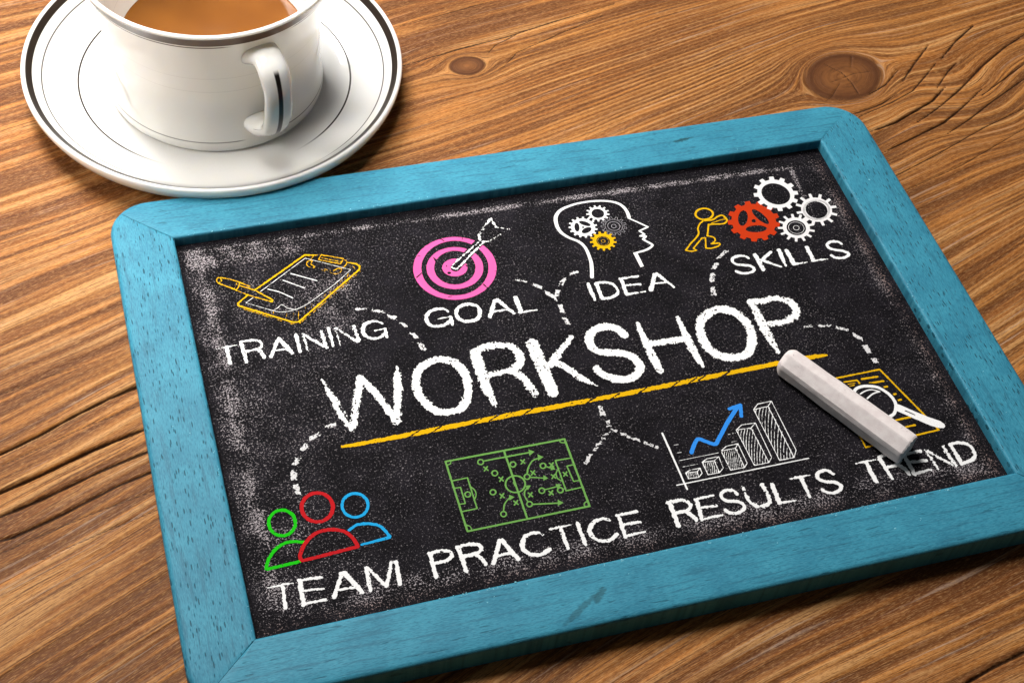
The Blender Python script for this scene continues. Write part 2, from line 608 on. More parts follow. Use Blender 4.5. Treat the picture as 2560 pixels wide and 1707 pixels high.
def rail(i, mat, label):
    j = (i + 1) % 4
    arc_i, arc_j = corner_arc(i), corner_arc(j)
    outer = arc_i[5:] + arc_j[:6]
    # inner line sampled with as many points
    A, B = IN[i], IN[j]
    dirv = (B[0] - A[0], B[1] - A[1]); L2 = dirv[0] ** 2 + dirv[1] ** 2
    n_mid = 60
    o2 = []
    for a, b in zip(outer[:-1], outer[1:]):
        o2.append(a)
        if math.dist(a, b) > 40:
            o2 += [lerp(a, b, k / n_mid) for k in range(1, n_mid)]
    o2.append(outer[-1])
    r = random.Random(i)
    inner = []
    for k, p in enumerate(o2):
        t = ((p[0] - A[0]) * dirv[0] + (p[1] - A[1]) * dirv[1]) / L2
        inner.append(lerp(A, B, min(max(t, 0), 1)))
    inner[0], inner[-1] = A, B
    # cross-section from the outer bottom up over the top and down the inner face
    prof = [(0, .15), (0, 5.2), (.0, 7.6), (.22, 8.35), (.75, 8.8), (1.5, 9.0)]
    prof_in = [(-.9, 9.0), (-.38, 8.88), (-.08, 8.55), (0, 8.1), (0, 6.0), (0, 4.0), (0, .15)]
    verts, rows = [], []
    nlen = len(o2)
    for k, (o, n) in enumerate(zip(o2, inner)):
        l = math.dist(o, n) or 1
        ux, uy = (n[0] - o[0]) / l, (n[1] - o[1]) / l
        row = []
        gap = (0.02 if (i == 0 and k > 0) or (i == 1 and k == 0) else 0.09) if k in (0, nlen - 1) else 0
        tx, ty = dirv[0] / math.sqrt(L2), dirv[1] / math.sqrt(L2)
        sg = 1 if k == 0 else -1
        jit = r.uniform(-.05, .05) if 0 < k < nlen - 1 else 0
        for d, z in prof:
            row.append(len(verts)); verts.append((o[0] + ux * d + tx * gap * sg, o[1] + uy * d + ty * gap * sg, z - (.10 if gap and z > 8.9 else 0)))
        for f in (.3, .6, .9):
            q = lerp(o, n, f)
            row.append(len(verts)); verts.append((q[0] + tx * gap * sg, q[1] + ty * gap * sg, 9.0 - (.10 if gap else 0)))
        for d, z in prof_in:
            jj = jit * (1 if z > 8 else .4)
            row.append(len(verts)); verts.append((n[0] + ux * (d + jj) + tx * gap * sg, n[1] + uy * (d + jj) + ty * gap * sg, z - (.10 if gap and z > 8.9 else 0)))
        rows.append(row)
    faces = []
    for ra, rb in zip(rows[:-1], rows[1:]):
        for q in range(len(ra) - 1):
            faces.append((ra[q], ra[q + 1], rb[q + 1], rb[q]))
        faces.append((ra[-1], ra[0], rb[0], rb[-1]))
    faces.append(tuple(rows[0][::-1])); faces.append(tuple(rows[-1]))
    o = mesh_obj('frame_rail', verts, faces, mat, board, smooth=False)
    bm = bmesh.new(); bm.from_mesh(o.data)
    bmesh.ops.recalc_face_normals(bm, faces=bm.faces)
    bm.to_mesh(o.data); bm.free()
    o.data.polygons.foreach_set('use_smooth', [True] * len(o.data.polygons))
    o.data.set_sharp_from_angle(angle=math.radians(50))
    o['label'] = label
    return o


rails = [rail(0, blue_x, 'blue top rail beside the saucer'), rail(1, blue_y, 'blue right rail'),
         rail(2, blue_x, 'blue bottom rail with a dark bruise'), rail(3, blue_y, 'blue left rail')]

# crumbs of dried paint along the inner edges
flake_mat, fb = material('dried_paint')
put(fb, Base_Color=(.17, .50, .62), Roughness=.6)
r = random.Random(3)
for ri, (i, cnt) in enumerate(((0, 70), (1, 30), (2, 150), (3, 26))):
    A, B = IN[i], IN[(i + 1) % 4]
    O, Q = OUT[i], OUT[(i + 1) % 4]
    vs, fs = [], []
    cl = [r.random() for _ in range(9)]
    for _ in range(cnt):
        t = (r.choice(cl) + r.gauss(0, .03)) if r.random() < .7 else r.random()
        if not .02 < t < .98: continue
        p, q = lerp(A, B, t), lerp(O, Q, t)
        f = abs(r.gauss(0, .03)) + .012 if r.random() < .85 else r.random() * .6
        c = lerp(p, q, f)
        s = r.uniform(.10, .30) * (1.7 if r.random() < .08 else 1)
        k = len(vs)
        for a in range(5):
            an = a * 1.2566 + r.random()
            vs.append((c[0] + s * math.cos(an) * r.uniform(.5, 1.3), c[1] + s * math.sin(an) * r.uniform(.5, 1.2), 9.0))
        vs.append((c[0], c[1], 9.0 + s * .8))
        fs += [(k + a, k + (a + 1) % 5, k + 5) for a in range(5)]
    o = mesh_obj('paint_crumbs', vs, fs, flake_mat, rails[ri])
    o['kind'] = 'stuff'

sl = mesh_obj('slate_panel', [(-2, -2, 2.0), (243, -2, 2.0), (243, 155, 2.0), (-2, 155, 2.0), (-2, -2, SLATE), (243, -2, SLATE), (243, 155, SLATE), (-2, 155, SLATE)],
              [(0, 3, 2, 1), (4, 5, 6, 7), (0, 1, 5, 4), (1, 2, 6, 5), (2, 3, 7, 6), (3, 0, 4, 7)], slate_material(), board, smooth=False)
sl['label'] = 'black slate dusted with chalk'

# ---------------------------------------------------------------- chalk marks
# every mark is drawn on the slate in hundredths of a millimetre from the slate's lower left corner:
# 's' = stroke as x, y, width triples; 'p' = filled outline with holes; a leading '-' rubs out
MARKS=[
["chalk_word","large white chalk word WORKSHOP",[["chalk_letter","white chalk letter W","white",2.2,[["s",[3658,8566,47,3812,7899,193,3960,7137,253,4160,6542,237]],["s",[4201,6556,221,4579,7632,233,4849,8390,244]],["s",[4868,8386,244,5187,7694,215,5564,6538,256]],["s",[5602,6530,256,5936,7826,261,6040,8305,199,6120,8632,40]],["-s",[3948,7527,19,4123,6813,19]],["-s",[4012,7464,15,4149,6759,15]]]],["chalk_letter","white chalk letter O","white",2,[["s",[7341,8581,251,7288,8572,254,7232,8560,258,7172,8545,264,7112,8527,270,7052,8505,276,6995,8481,281,6941,8453,286,6892,8423,289,6848,8390,291,6806,8356,291,6767,8318,291,6730,8277,291,6696,8233,290,6665,8186,289,6637,8135,288,6611,8079,287,6587,8017,287,6565,7949,287,6546,7875,286,6529,7799,286,6516,7722,286,6506,7645,285,6500,7572,285,6498,7504,285,6501,7439,285,6509,7377,284,6521,7316,284,6536,7257,284,6554,7199,284,6574,7143,284,6596,7087,284,6619,7032,284,6644,6977,284,6672,6921,284,6701,6866,285,6733,6812,285,6766,6760,285,6802,6712,285,6838,6670,285,6876,6633,283,6916,6602,280,6959,6575,276,7003,6554,271,7048,6536,266,7095,6521,260,7143,6509,256,7191,6500,253,7240,6493,252,7289,6488,253,7341,6484,257,7394,6482,261,7448,6483,266,7501,6488,272,7554,6498,277,7604,6513,282,7652,6533,285,7698,6561,287,7744,6594,288,7788,6633,288,7832,6676,288,7873,6723,288,7912,6773,287,7948,6825,287,7980,6879,287,8009,6935,287,8035,6995,288,8058,7059,288,8079,7125,288,8097,7193,289,8112,7260,289,8126,7327,289,8137,7392,289,8146,7456,290,8153,7521,290,8157,7587,290,8159,7651,290,8159,7715,291,8156,7778,291,8151,7838,291,8144,7895,291,8134,7950,292,8122,8004,292,8109,8056,293,8092,8105,294,8074,8153,295,8052,8199,295,8029,8242,294,8002,8283,292,7972,8322,289,7939,8359,284,7902,8394,278,7863,8427,272,7823,8457,265,7781,8485,260,7739,8509,255,7697,8529,251,7656,8546,249,7614,8561,247,7572,8572,246,7528,8580,246,7484,8585,246,7438,8587,247,7391,8586,248,7341,8581,251]],["-s",[7277,8569,24,7383,8582,24]]]],["chalk_letter","white chalk letter R","white",2.4,[["s",[8720,8565,328,8691,8236,400,8675,7224,339,8781,6479,192]],["s",[8682,8651,246,8708,8659,246,8743,8670,245,8783,8682,244,8829,8696,243,8879,8710,243,8932,8723,243,8986,8733,245,9040,8740,247,9097,8745,252,9158,8749,259,9223,8752,267,9290,8753,276,9356,8752,284,9422,8750,291,9484,8745,296,9542,8737,298,9596,8727,296,9650,8715,291,9701,8701,283,9751,8685,274,9798,8666,265,9842,8645,257,9883,8620,251,9920,8592,249,9955,8560,251,9987,8524,256,10017,8484,263,10044,8442,271,10067,8398,279,10086,8353,287,10100,8308,294,10109,8264,298,10113,8219,301,10113,8171,303,10108,8121,304,10099,8072,304,10086,8023,303,10070,7976,302,10050,7933,300,10028,7893,297,10002,7858,293,9972,7824,287,9937,7792,281,9900,7763,274,9860,7737,267,9819,7713,259,9776,7692,252,9734,7675,246,9691,7662,240,9645,7654,234,9598,7649,229,9550,7647,223,9501,7646,218,9451,7645,213,9401,7644,208,9350,7642,204,9297,7637,201,9238,7633,198,9176,7629,195,9115,7625,193,9057,7621,191,9005,7617,189,8961,7614,188,8929,7612,187]],["s",[9667,7588,270,9693,7563,270,9730,7531,270,9773,7493,270,9821,7450,270,9869,7405,270,9915,7357,270,9955,7310,270,9986,7263,270,10008,7216,270,10024,7166,270,10037,7114,270,10046,7061,270,10052,7009,269,10059,6958,269,10065,6910,269,10073,6865,269,10082,6823,269,10092,6782,269,10101,6741,269,10109,6703,269,10117,6668,269,10124,6637,268,10130,6611,268,10135,6591,268]]]],["chalk_letter","white chalk letter K","white",2,[["s",[10672,8561,418,10734,6519,409]],["s",[12029,8560,153,11377,7963,234,11017,7626,257]],["s",[11087,7714,291,11421,7435,275,11822,6845,249,12199,6458,66]]]],["chalk_letter","white chalk letter S","white",1.6,[["s",[13798,8250,301,13792,8268,301,13785,8292,301,13777,8321,301,13767,8352,301,13755,8385,301,13742,8419,301,13726,8450,301,13707,8478,301,13685,8505,301,13661,8532,301,13634,8558,301,13605,8584,301,13575,8608,301,13543,8631,301,13509,8652,301,13475,8669,301,13440,8685,301,13402,8699,301,13363,8711,301,13323,8721,301,13282,8729,301,13241,8735,301,13200,8737,301,13159,8737,301,13118,8734,300,13076,8728,300,13033,8720,300,12990,8709,300,12948,8696,300,12907,8680,300,12868,8661,300,12831,8640,299,12795,8616,299,12759,8589,299,12724,8559,299,12691,8526,299,12660,8492,298,12632,8456,298,12608,8419,298,12589,8381,298,12574,8340,298,12563,8296,297,12554,8250,297,12550,8203,297,12548,8156,297,12550,8110,297,12555,8066,297,12564,8026,297,12575,7988,296,12590,7952,296,12608,7918,296,12630,7885,296,12654,7853,296,12683,7824,296,12715,7796,296,12750,7771,296,12791,7747,296,12838,7727,296,12890,7709,296,12944,7692,297,13001,7677,297,13057,7661,297,13111,7646,297,13163,7630,297,13212,7615,297,13262,7601,297,13312,7588,297,13361,7575,297,13409,7561,298,13455,7546,298,13499,7528,298,13540,7508,298,13579,7485,298,13616,7460,298,13652,7433,298,13686,7405,298,13717,7375,298,13746,7343,298,13772,7310,298,13794,7274,298,13814,7236,298,13832,7195,298,13848,7151,298,13861,7106,297,13871,7060,297,13876,7015,297,13877,6970,297,13873,6928,297,13863,6886,297,13849,6843,297,13829,6800,296,13806,6758,296,13779,6718,296,13750,6680,296,13720,6646,296,13688,6617,295,13654,6592,295,13616,6570,295,13576,6551,295,13534,6535,295,13491,6522,294,13446,6512,294,13401,6505,294,13356,6500,294,13309,6499,294,13259,6502,294,13208,6508,294,13156,6516,293,13105,6527,293,13055,6539,293,13008,6552,293,12964,6566,293,12924,6582,293,12885,6599,293,12848,6618,293,12813,6638,293,12780,6659,293,12748,6681,293,12717,6704,293,12688,6726,293,12660,6749,293,12634,6774,293,12608,6799,293,12584,6825,293,12562,6851,293,12542,6876,293,12524,6901,293,12508,6925,293,12494,6949,293,12483,6974,293,12475,6999,293,12468,7024,293,12462,7047,293,12457,7067,293,12454,7085,293,12450,7098,293]]]],["chalk_letter","white chalk letter H","white",1.8,[["s",[14400,8629,127,14405,8042,218,14440,7313,300,14471,6586,256]],["s",[15841,8619,120,15845,7994,247,15847,7316,304,15894,6767,252,15962,6412,101]],["s",[14566,7722,268,15766,7671,271]]]],["chalk_letter","white chalk letter O","white",2,[["s",[17359,8639,322,17305,8640,322,17249,8635,321,17193,8626,321,17136,8613,321,17081,8597,321,17026,8578,321,16973,8556,320,16922,8533,320,16872,8509,320,16823,8482,320,16774,8454,319,16727,8422,319,16682,8388,319,16639,8350,319,16600,8308,318,16564,8263,318,16531,8213,318,16500,8157,317,16473,8098,317,16448,8036,317,16425,7972,317,16406,7906,316,16389,7840,316,16376,7775,316,16365,7709,316,16357,7639,315,16352,7567,315,16350,7495,315,16351,7424,315,16355,7355,314,16362,7289,314,16372,7229,314,16386,7173,314,16404,7119,314,16425,7069,314,16450,7021,314,16476,6975,313,16506,6932,313,16537,6890,313,16569,6851,313,16604,6813,313,16642,6778,313,16682,6744,313,16724,6712,313,16768,6683,313,16813,6657,313,16859,6634,314,16906,6614,314,16953,6597,314,17003,6582,314,17054,6571,314,17106,6562,314,17159,6556,314,17211,6554,314,17264,6556,315,17316,6561,315,17368,6569,315,17422,6581,315,17477,6596,315,17531,6614,316,17584,6636,316,17636,6663,316,17685,6693,316,17731,6728,317,17774,6769,317,17816,6816,317,17856,6868,317,17894,6923,318,17929,6981,318,17962,7041,318,17991,7101,319,18017,7161,319,18039,7221,319,18059,7283,319,18075,7347,320,18089,7413,320,18099,7478,320,18107,7542,320,18112,7605,321,18114,7666,321,18114,7725,321,18110,7783,321,18104,7840,321,18094,7896,322,18082,7951,322,18067,8005,322,18050,8058,322,18031,8110,322,18009,8162,322,17985,8214,322,17958,8265,322,17929,8315,322,17897,8363,323,17862,8408,323,17824,8449,323,17784,8485,323,17739,8516,323,17690,8545,322,17638,8570,322,17583,8592,322,17527,8610,322,17470,8624,322,17414,8634,322,17359,8639,322]],["-s",[17108,8617,26,17294,8642,26]]]],["chalk_letter","white chalk letter P","white",2.2,[["s",[18601,8691,194,18621,8253,324,18621,7717,331,18621,7083,286,18691,6469,146]],["s",[18590,8720,255,18631,8717,256,18685,8713,256,18749,8707,256,18820,8701,256,18895,8696,256,18971,8690,256,19044,8685,256,19112,8681,257,19175,8680,257,19240,8682,256,19304,8685,256,19367,8689,255,19430,8690,255,19490,8689,255,19548,8683,256,19602,8671,258,19655,8653,261,19706,8630,265,19756,8604,269,19804,8574,274,19848,8542,279,19888,8507,285,19923,8470,289,19952,8433,294,19976,8392,298,19995,8348,302,20010,8300,306,20020,8251,311,20026,8202,314,20028,8154,317,20025,8108,319,20019,8065,319,20007,8025,319,19991,7985,316,19970,7946,313,19945,7909,309,19917,7874,305,19885,7841,300,19852,7811,296,19816,7784,291,19779,7760,287,19739,7739,282,19696,7720,277,19651,7704,271,19602,7689,266,19551,7678,262,19498,7668,258,19441,7660,255,19377,7655,253,19303,7653,252,19223,7654,252,19142,7657,252,19064,7661,252,18993,7666,253,18933,7669,253,18890,7671,253]]]]]],
["chalk_underline_stroke","thick yellow chalk line under the word WORKSHOP",[["chalk_stroke",None,"yellow",0.8,[["s",[3719,5944,83,4040,5918,144,5942,5918,178,7650,5936,181,9471,5957,184,10735,5931,187]],["-s",[5836,5837,35,6168,6000,35]],["-s",[6545,5844,35,6881,6008,35]],["-s",[7855,5838,35,8197,6003,36]],["-s",[8425,5869,36,8771,6035,36]],["-s",[9559,5869,36,9912,6035,36]],["-s",[8871,5876,36,9220,6042,36]]]],["chalk_stroke",None,"yellow",0.8,[["s",[10562,5945,173,13244,5947,178,16619,6001,185,19492,6037,190,20097,6009,148,20268,5997,87]],["-s",[11675,5862,36,12012,6020,36]],["-s",[12528,5857,36,12869,6015,36]],["-s",[13455,5866,37,13801,6026,37]],["-s",[14599,5875,37,14952,6036,37]],["-s",[15212,5889,37,15568,6050,37]],["-s",[15563,5926,37,15921,6088,38]],["-s",[16401,5903,38,16764,6065,38]]]]]],
["chalk_word","white chalk word TRAINING",[["chalk_letter","white chalk letter T","white",1.0,[["s",[628,10514,40,952,10521,87,1277,10527,29]],["s",[952,10521,139,944,9818,115]]]],["chalk_letter","white chalk letter R","white",1.0,[["s",[1429,10552,134,1457,10124,145,1462,9789,98]],["s",[1412,10625,99,1431,10627,99,1455,10629,99,1485,10632,99,1518,10635,99,1552,10637,99,1587,10639,99,1621,10640,100,1652,10639,100,1681,10638,100,1712,10636,100,1742,10633,100,1772,10629,100,1801,10624,100,1830,10618,100,1857,10611,100,1882,10601,100,1907,10590,100,1932,10578,100,1956,10563,100,1979,10548,100,1999,10531,100,2018,10514,100,2033,10496,100,2044,10477,100,2052,10458,100,2056,10436,100,2058,10413,100,2057,10389,100,2054,10366,100,2048,10344,100,2040,10324,100,2031,10307,100,2020,10293,100,2007,10280,99,1993,10270,99,1976,10260,99,1957,10252,99,1933,10245,99,1906,10239,99,1875,10233,99,1835,10228,99,1785,10224,99,1729,10221,99,1671,10218,99,1614,10217,99,1562,10215,99,1519,10214,99,1488,10213,99]],["s",[1927,10195,117,1932,10183,117,1940,10169,117,1948,10152,117,1958,10133,117,1968,10112,117,1978,10090,117,1987,10068,117,1995,10046,117,2002,10022,117,2009,9995,117,2015,9966,117,2022,9936,117,2027,9908,117,2033,9882,117,2037,9861,116,2040,9845,116]]]],["chalk_letter","white chalk letter A","white",1.0,[["s",[2604,10473,124,2260,9836,123]],["s",[2654,10501,142,2944,9840,141]],["s",[2405,10053,76,2819,10040,76]]]],["chalk_letter","white chalk letter I","white",1.0,[["s",[3205,10558,125,3198,9843,124]]]],["chalk_letter","white chalk letter N","white",1.6,[["s",[3440,10527,77,3436,9810,47]],["s",[3451,10505,83,4011,9860,83]],["s",[4025,10500,114,4050,9832,113]]]],["chalk_letter","white chalk letter I","white",1.0,[["s",[4285,10582,126,4278,9841,89]]]],["chalk_letter","white chalk letter N","white",1.6,[["s",[4504,10535,72,4518,9828,48]],["s",[4518,10532,78,5058,9867,78]],["s",[5100,10506,109,5140,9869,108]]]],["chalk_letter","white chalk letter G","white",1.0,[["s",[6047,10431,79,6035,10442,79,6018,10457,79,5999,10475,78,5977,10495,77,5953,10514,77,5928,10533,77,5902,10548,78,5876,10559,79,5849,10568,82,5819,10574,86,5788,10579,91,5756,10582,96,5724,10583,101,5692,10582,107,5661,10578,112,5632,10572,116,5603,10563,119,5573,10551,123,5544,10538,126,5516,10522,129,5489,10504,132,5464,10484,135,5441,10461,137,5422,10438,140,5406,10410,142,5392,10379,145,5381,10345,147,5371,10310,149,5364,10274,151,5359,10239,152,5357,10205,152,5356,10175,151,5359,10147,149,5363,10120,145,5370,10094,139,5380,10068,134,5391,10045,128,5404,10022,122,5419,10001,118,5435,9981,115,5453,9963,113,5474,9946,112,5497,9930,112,5521,9915,113,5546,9902,113,5573,9891,114,5599,9882,115,5624,9874,115,5650,9868,115,5677,9864,115,5704,9861,115,5732,9860,115,5759,9861,115,5787,9864,115,5813,9868,115,5839,9875,115,5865,9885,115,5892,9899,115,5920,9915,115,5946,9933,115,5971,9951,115,5994,9968,115,6012,9982,115,6027,9992,115]],["s",[5742,10183,67,6085,10197,67]],["s",[6071,10180,104,6063,9846,103]]]]]],
["chalk_word","white chalk word GOAL",[["chalk_letter","white chalk letter G","white",1.0,[["s",[8307,10463,72,8300,10474,72,8291,10490,72,8281,10508,72,8269,10529,73,8256,10549,73,8240,10569,74,8223,10587,76,8202,10601,78,8179,10612,81,8152,10622,86,8123,10631,91,8092,10639,97,8059,10645,103,8027,10649,108,7994,10651,113,7962,10652,117,7930,10649,119,7897,10645,121,7863,10639,122,7829,10631,123,7796,10622,124,7764,10611,125,7734,10598,126,7706,10583,127,7680,10567,129,7656,10549,131,7633,10529,134,7611,10507,136,7591,10484,139,7573,10460,141,7558,10435,142,7544,10410,143,7532,10382,144,7522,10352,144,7514,10320,143,7508,10288,143,7504,10256,142,7503,10224,141,7503,10195,139,7507,10168,137,7514,10142,135,7524,10118,132,7537,10095,129,7551,10074,126,7568,10053,123,7587,10034,120,7606,10016,117,7626,10000,115,7647,9985,114,7670,9972,114,7694,9960,114,7720,9949,114,7746,9940,114,7774,9932,115,7801,9926,115,7828,9921,115,7856,9919,115,7884,9918,116,7914,9919,116,7944,9921,116,7973,9925,116,8002,9930,116,8030,9936,116,8057,9943,116,8083,9953,116,8110,9966,116,8136,9981,116,8162,9997,116,8186,10012,116,8207,10027,116,8225,10039,116,8238,10047,116]],["s",[7910,10235,55,8317,10238,55]],["s",[8322,10226,111,8300,9891,110]],["-s",[7589,10400,11,7608,10146,11]]]],["chalk_letter","white chalk letter O","white",1.0,[["s",[9032,10635,129,9003,10639,129,8973,10640,129,8943,10640,129,8913,10638,129,8883,10634,129,8854,10629,129,8826,10621,129,8799,10612,129,8772,10601,129,8744,10588,129,8717,10572,129,8691,10555,128,8666,10537,128,8643,10517,128,8623,10495,128,8605,10472,128,8590,10446,128,8577,10418,128,8566,10388,128,8556,10356,128,8549,10324,128,8544,10292,128,8541,10262,128,8541,10233,128,8543,10206,128,8548,10179,128,8556,10153,128,8565,10127,128,8576,10102,128,8588,10079,128,8601,10058,128,8615,10038,128,8629,10021,128,8645,10006,128,8661,9993,128,8679,9981,128,8698,9970,128,8717,9960,128,8737,9952,128,8758,9944,128,8779,9936,128,8801,9930,128,8824,9924,128,8848,9920,128,8872,9917,128,8897,9915,128,8922,9914,128,8947,9914,128,8972,9915,128,8999,9917,128,9027,9919,128,9054,9923,128,9081,9929,128,9108,9936,128,9133,9946,128,9157,9959,128,9179,9975,128,9201,9993,128,9222,10015,128,9242,10038,128,9261,10063,129,9279,10089,129,9294,10116,129,9307,10142,129,9318,10171,129,9328,10201,129,9335,10233,129,9342,10266,129,9346,10299,129,9348,10330,129,9349,10360,129,9347,10387,129,9344,10412,129,9339,10435,129,9332,10458,129,9323,10478,129,9312,10498,129,9298,10517,129,9283,10534,129,9264,10550,129,9242,10565,129,9217,10579,129,9188,10592,129,9158,10604,129,9126,10615,129,9094,10624,129,9062,10630,129,9032,10635,129]]]],["chalk_letter","white chalk letter A","white",1.0,[["s",[9965,10603,142,9608,9952,140]],["s",[10056,10620,159,10431,9940,119]],["s",[9767,10160,90,10260,10139,90]]]],["chalk_letter","white chalk letter L","white",1.0,[["s",[10691,10578,171,10693,9957,170]],["s",[10645,9938,102,11241,9913,51]]]]]],
["chalk_word","white chalk word IDEA",[["chalk_letter","white chalk letter I","white",1.0,[["s",[13305,10647,146,13310,10234,146,13314,9918,87]]]],["chalk_letter","white chalk letter D","white",1.0,[["s",[13585,10570,147,13583,9991,146]],["s",[13555,10613,111,13584,10614,111,13624,10617,112,13672,10621,112,13725,10624,112,13780,10625,112,13834,10624,112,13883,10620,112,13926,10611,112,13963,10598,112,13999,10580,112,14032,10560,112,14064,10536,112,14093,10511,112,14119,10485,112,14142,10457,112,14162,10430,112,14180,10401,112,14194,10369,112,14206,10336,112,14215,10301,112,14222,10267,112,14225,10234,112,14226,10202,112,14223,10173,112,14218,10146,112,14209,10121,112,14197,10096,112,14183,10073,111,14166,10051,111,14147,10030,111,14125,10011,111,14102,9993,111,14076,9978,111,14045,9963,111,14012,9951,111,13977,9939,111,13941,9929,111,13904,9921,111,13869,9914,111,13836,9908,111,13802,9905,111,13767,9904,111,13730,9905,111,13695,9907,111,13662,9910,111,13632,9913,111,13606,9915,111,13587,9916,111]]]],["chalk_letter","white chalk letter E","white",1.0,[["s",[14512,10621,142,14468,9935,141]],["s",[14462,10650,95,15120,10639,95]],["s",[14505,10340,89,15096,10272,89]],["s",[14527,9934,94,15137,9925,59]]]],["chalk_letter","white chalk letter A","white",1.0,[["s",[15733,10576,162,15366,9952,160]],["s",[15816,10597,150,16200,9909,78]],["s",[15540,10210,83,15990,10161,84]]]]]],
["chalk_word","white chalk word SKILLS",[["chalk_letter","white chalk letter S","white",0.7,[["s",[19298,10616,115,19293,10625,115,19287,10637,115,19281,10652,115,19273,10669,115,19263,10685,115,19252,10702,115,19237,10717,115,19220,10729,115,19199,10740,115,19175,10750,115,19148,10760,115,19119,10768,115,19088,10776,115,19057,10782,115,19027,10786,115,18997,10788,115,18967,10788,115,18936,10786,115,18903,10783,115,18871,10777,115,18840,10771,115,18810,10763,115,18784,10754,115,18761,10744,115,18741,10733,115,18724,10720,115,18708,10706,115,18695,10691,114,18684,10675,114,18676,10658,114,18670,10641,114,18667,10623,114,18666,10604,114,18667,10583,114,18671,10560,114,18678,10538,114,18687,10515,114,18698,10494,114,18713,10474,114,18730,10456,114,18751,10441,114,18776,10428,114,18805,10416,114,18837,10406,114,18869,10395,114,18902,10385,114,18935,10375,114,18966,10364,114,18997,10352,114,19030,10342,114,19063,10331,114,19097,10320,114,19129,10309,115,19159,10297,115,19186,10284,115,19209,10270,115,19229,10253,115,19246,10235,115,19262,10216,115,19275,10196,115,19285,10176,115,19293,10156,115,19297,10137,114,19299,10120,114,19297,10104,114,19292,10088,114,19283,10072,114,19273,10057,114,19259,10043,114,19244,10030,114,19226,10018,114,19207,10009,114,19186,10000,114,19161,9993,114,19133,9987,114,19104,9983,114,19074,9979,114,19043,9977,114,19013,9976,114,18984,9977,114,18955,9978,114,18925,9981,114,18895,9986,114,18865,9991,114,18836,9998,114,18808,10005,114,18782,10014,114,18758,10024,114,18737,10036,114,18717,10051,114,18698,10068,114,18680,10085,114,18665,10103,114,18652,10118,114,18640,10132,114,18631,10141,114]]]],["chalk_letter","white chalk letter K","white",0.8,[["s",[19588,10720,175,19605,10035,174]],["s",[20196,10728,120,19645,10386,119]],["s",[19708,10452,133,20297,10001,56]]]],["chalk_letter","white chalk letter I","white",1.0,[["s",[20526,10749,162,20470,10031,112]]]],["chalk_letter","white chalk letter L","white",1.0,[["s",[20797,10671,177,20799,10051,176]],["s",[20757,10037,112,21338,10018,42]]]],["chalk_letter","white chalk letter L","white",1.0,[["s",[21580,10667,171,21575,10067,170]],["s",[21524,10033,113,22124,10007,43]]]],["chalk_letter","white chalk letter S","white",0.7,[["s",[22913,10588,123,22906,10597,123,22896,10610,123,22885,10625,123,22872,10642,123,22857,10659,123,22840,10675,123,22821,10690,123,22801,10701,123,22777,10712,123,22750,10722,123,22720,10731,123,22689,10739,123,22657,10746,122,22625,10750,122,22595,10751,122,22567,10749,122,22539,10743,122,22511,10734,122,22482,10722,122,22454,10707,122,22428,10691,122,22405,10674,122,22386,10657,122,22372,10640,122,22362,10622,122,22356,10603,122,22352,10583,122,22352,10562,122,22355,10540,122,22361,10520,122,22369,10500,122,22380,10481,122,22395,10463,122,22414,10446,122,22436,10429,122,22460,10413,122,22487,10397,122,22514,10382,122,22542,10367,122,22569,10352,122,22598,10338,122,22629,10326,122,22661,10313,122,22694,10302,122,22726,10289,122,22757,10277,122,22787,10263,122,22813,10248,122,22838,10232,122,22863,10214,122,22887,10195,122,22910,10176,122,22930,10156,122,22946,10137,122,22958,10119,122,22964,10101,122,22964,10084,122,22959,10067,122,22950,10049,122,22937,10033,122,22922,10017,122,22904,10003,122,22884,9990,122,22864,9979,122,22842,9970,122,22816,9962,122,22788,9955,122,22759,9950,122,22728,9946,122,22697,9944,122,22667,9944,122,22638,9945,122,22609,9948,122,22580,9954,121,22549,9961,121,22519,9969,121,22490,9979,121,22463,9990,121,22438,10001,121,22416,10013,121,22396,10027,121,22378,10043,121,22363,10061,121,22349,10080,121,22336,10098,121,22326,10114,121,22317,10128,121,22309,10138,121]]]]]],
["chalk_word","white chalk word TEAM",[["chalk_letter","white chalk letter T","white",1.0,[["s",[612,1643,54,967,1641,85,1344,1638,31]],["s",[1045,1631,124,983,899,123]]]],["chalk_letter","white chalk letter E","white",1.0,[["s",[1554,1647,149,1512,884,147]],["s",[1531,1676,94,2184,1635,95]],["s",[1580,1321,78,2164,1250,78]],["s",[1554,896,85,2169,898,86]]]],["chalk_letter","white chalk letter A","white",1.0,[["s",[2765,1613,135,2401,919,133]],["s",[2846,1617,151,3201,887,150]],["s",[2537,1124,86,3071,1078,87]]]],["chalk_letter","white chalk letter M","white",1.0,[["s",[3491,1627,128,3448,874,127]],["s",[3555,1603,112,3906,925,111]],["s",[4230,1630,113,3950,937,112]],["s",[4382,1627,129,4327,894,128]],["s",[4242,1646,97,4405,1636,97]]]]]],
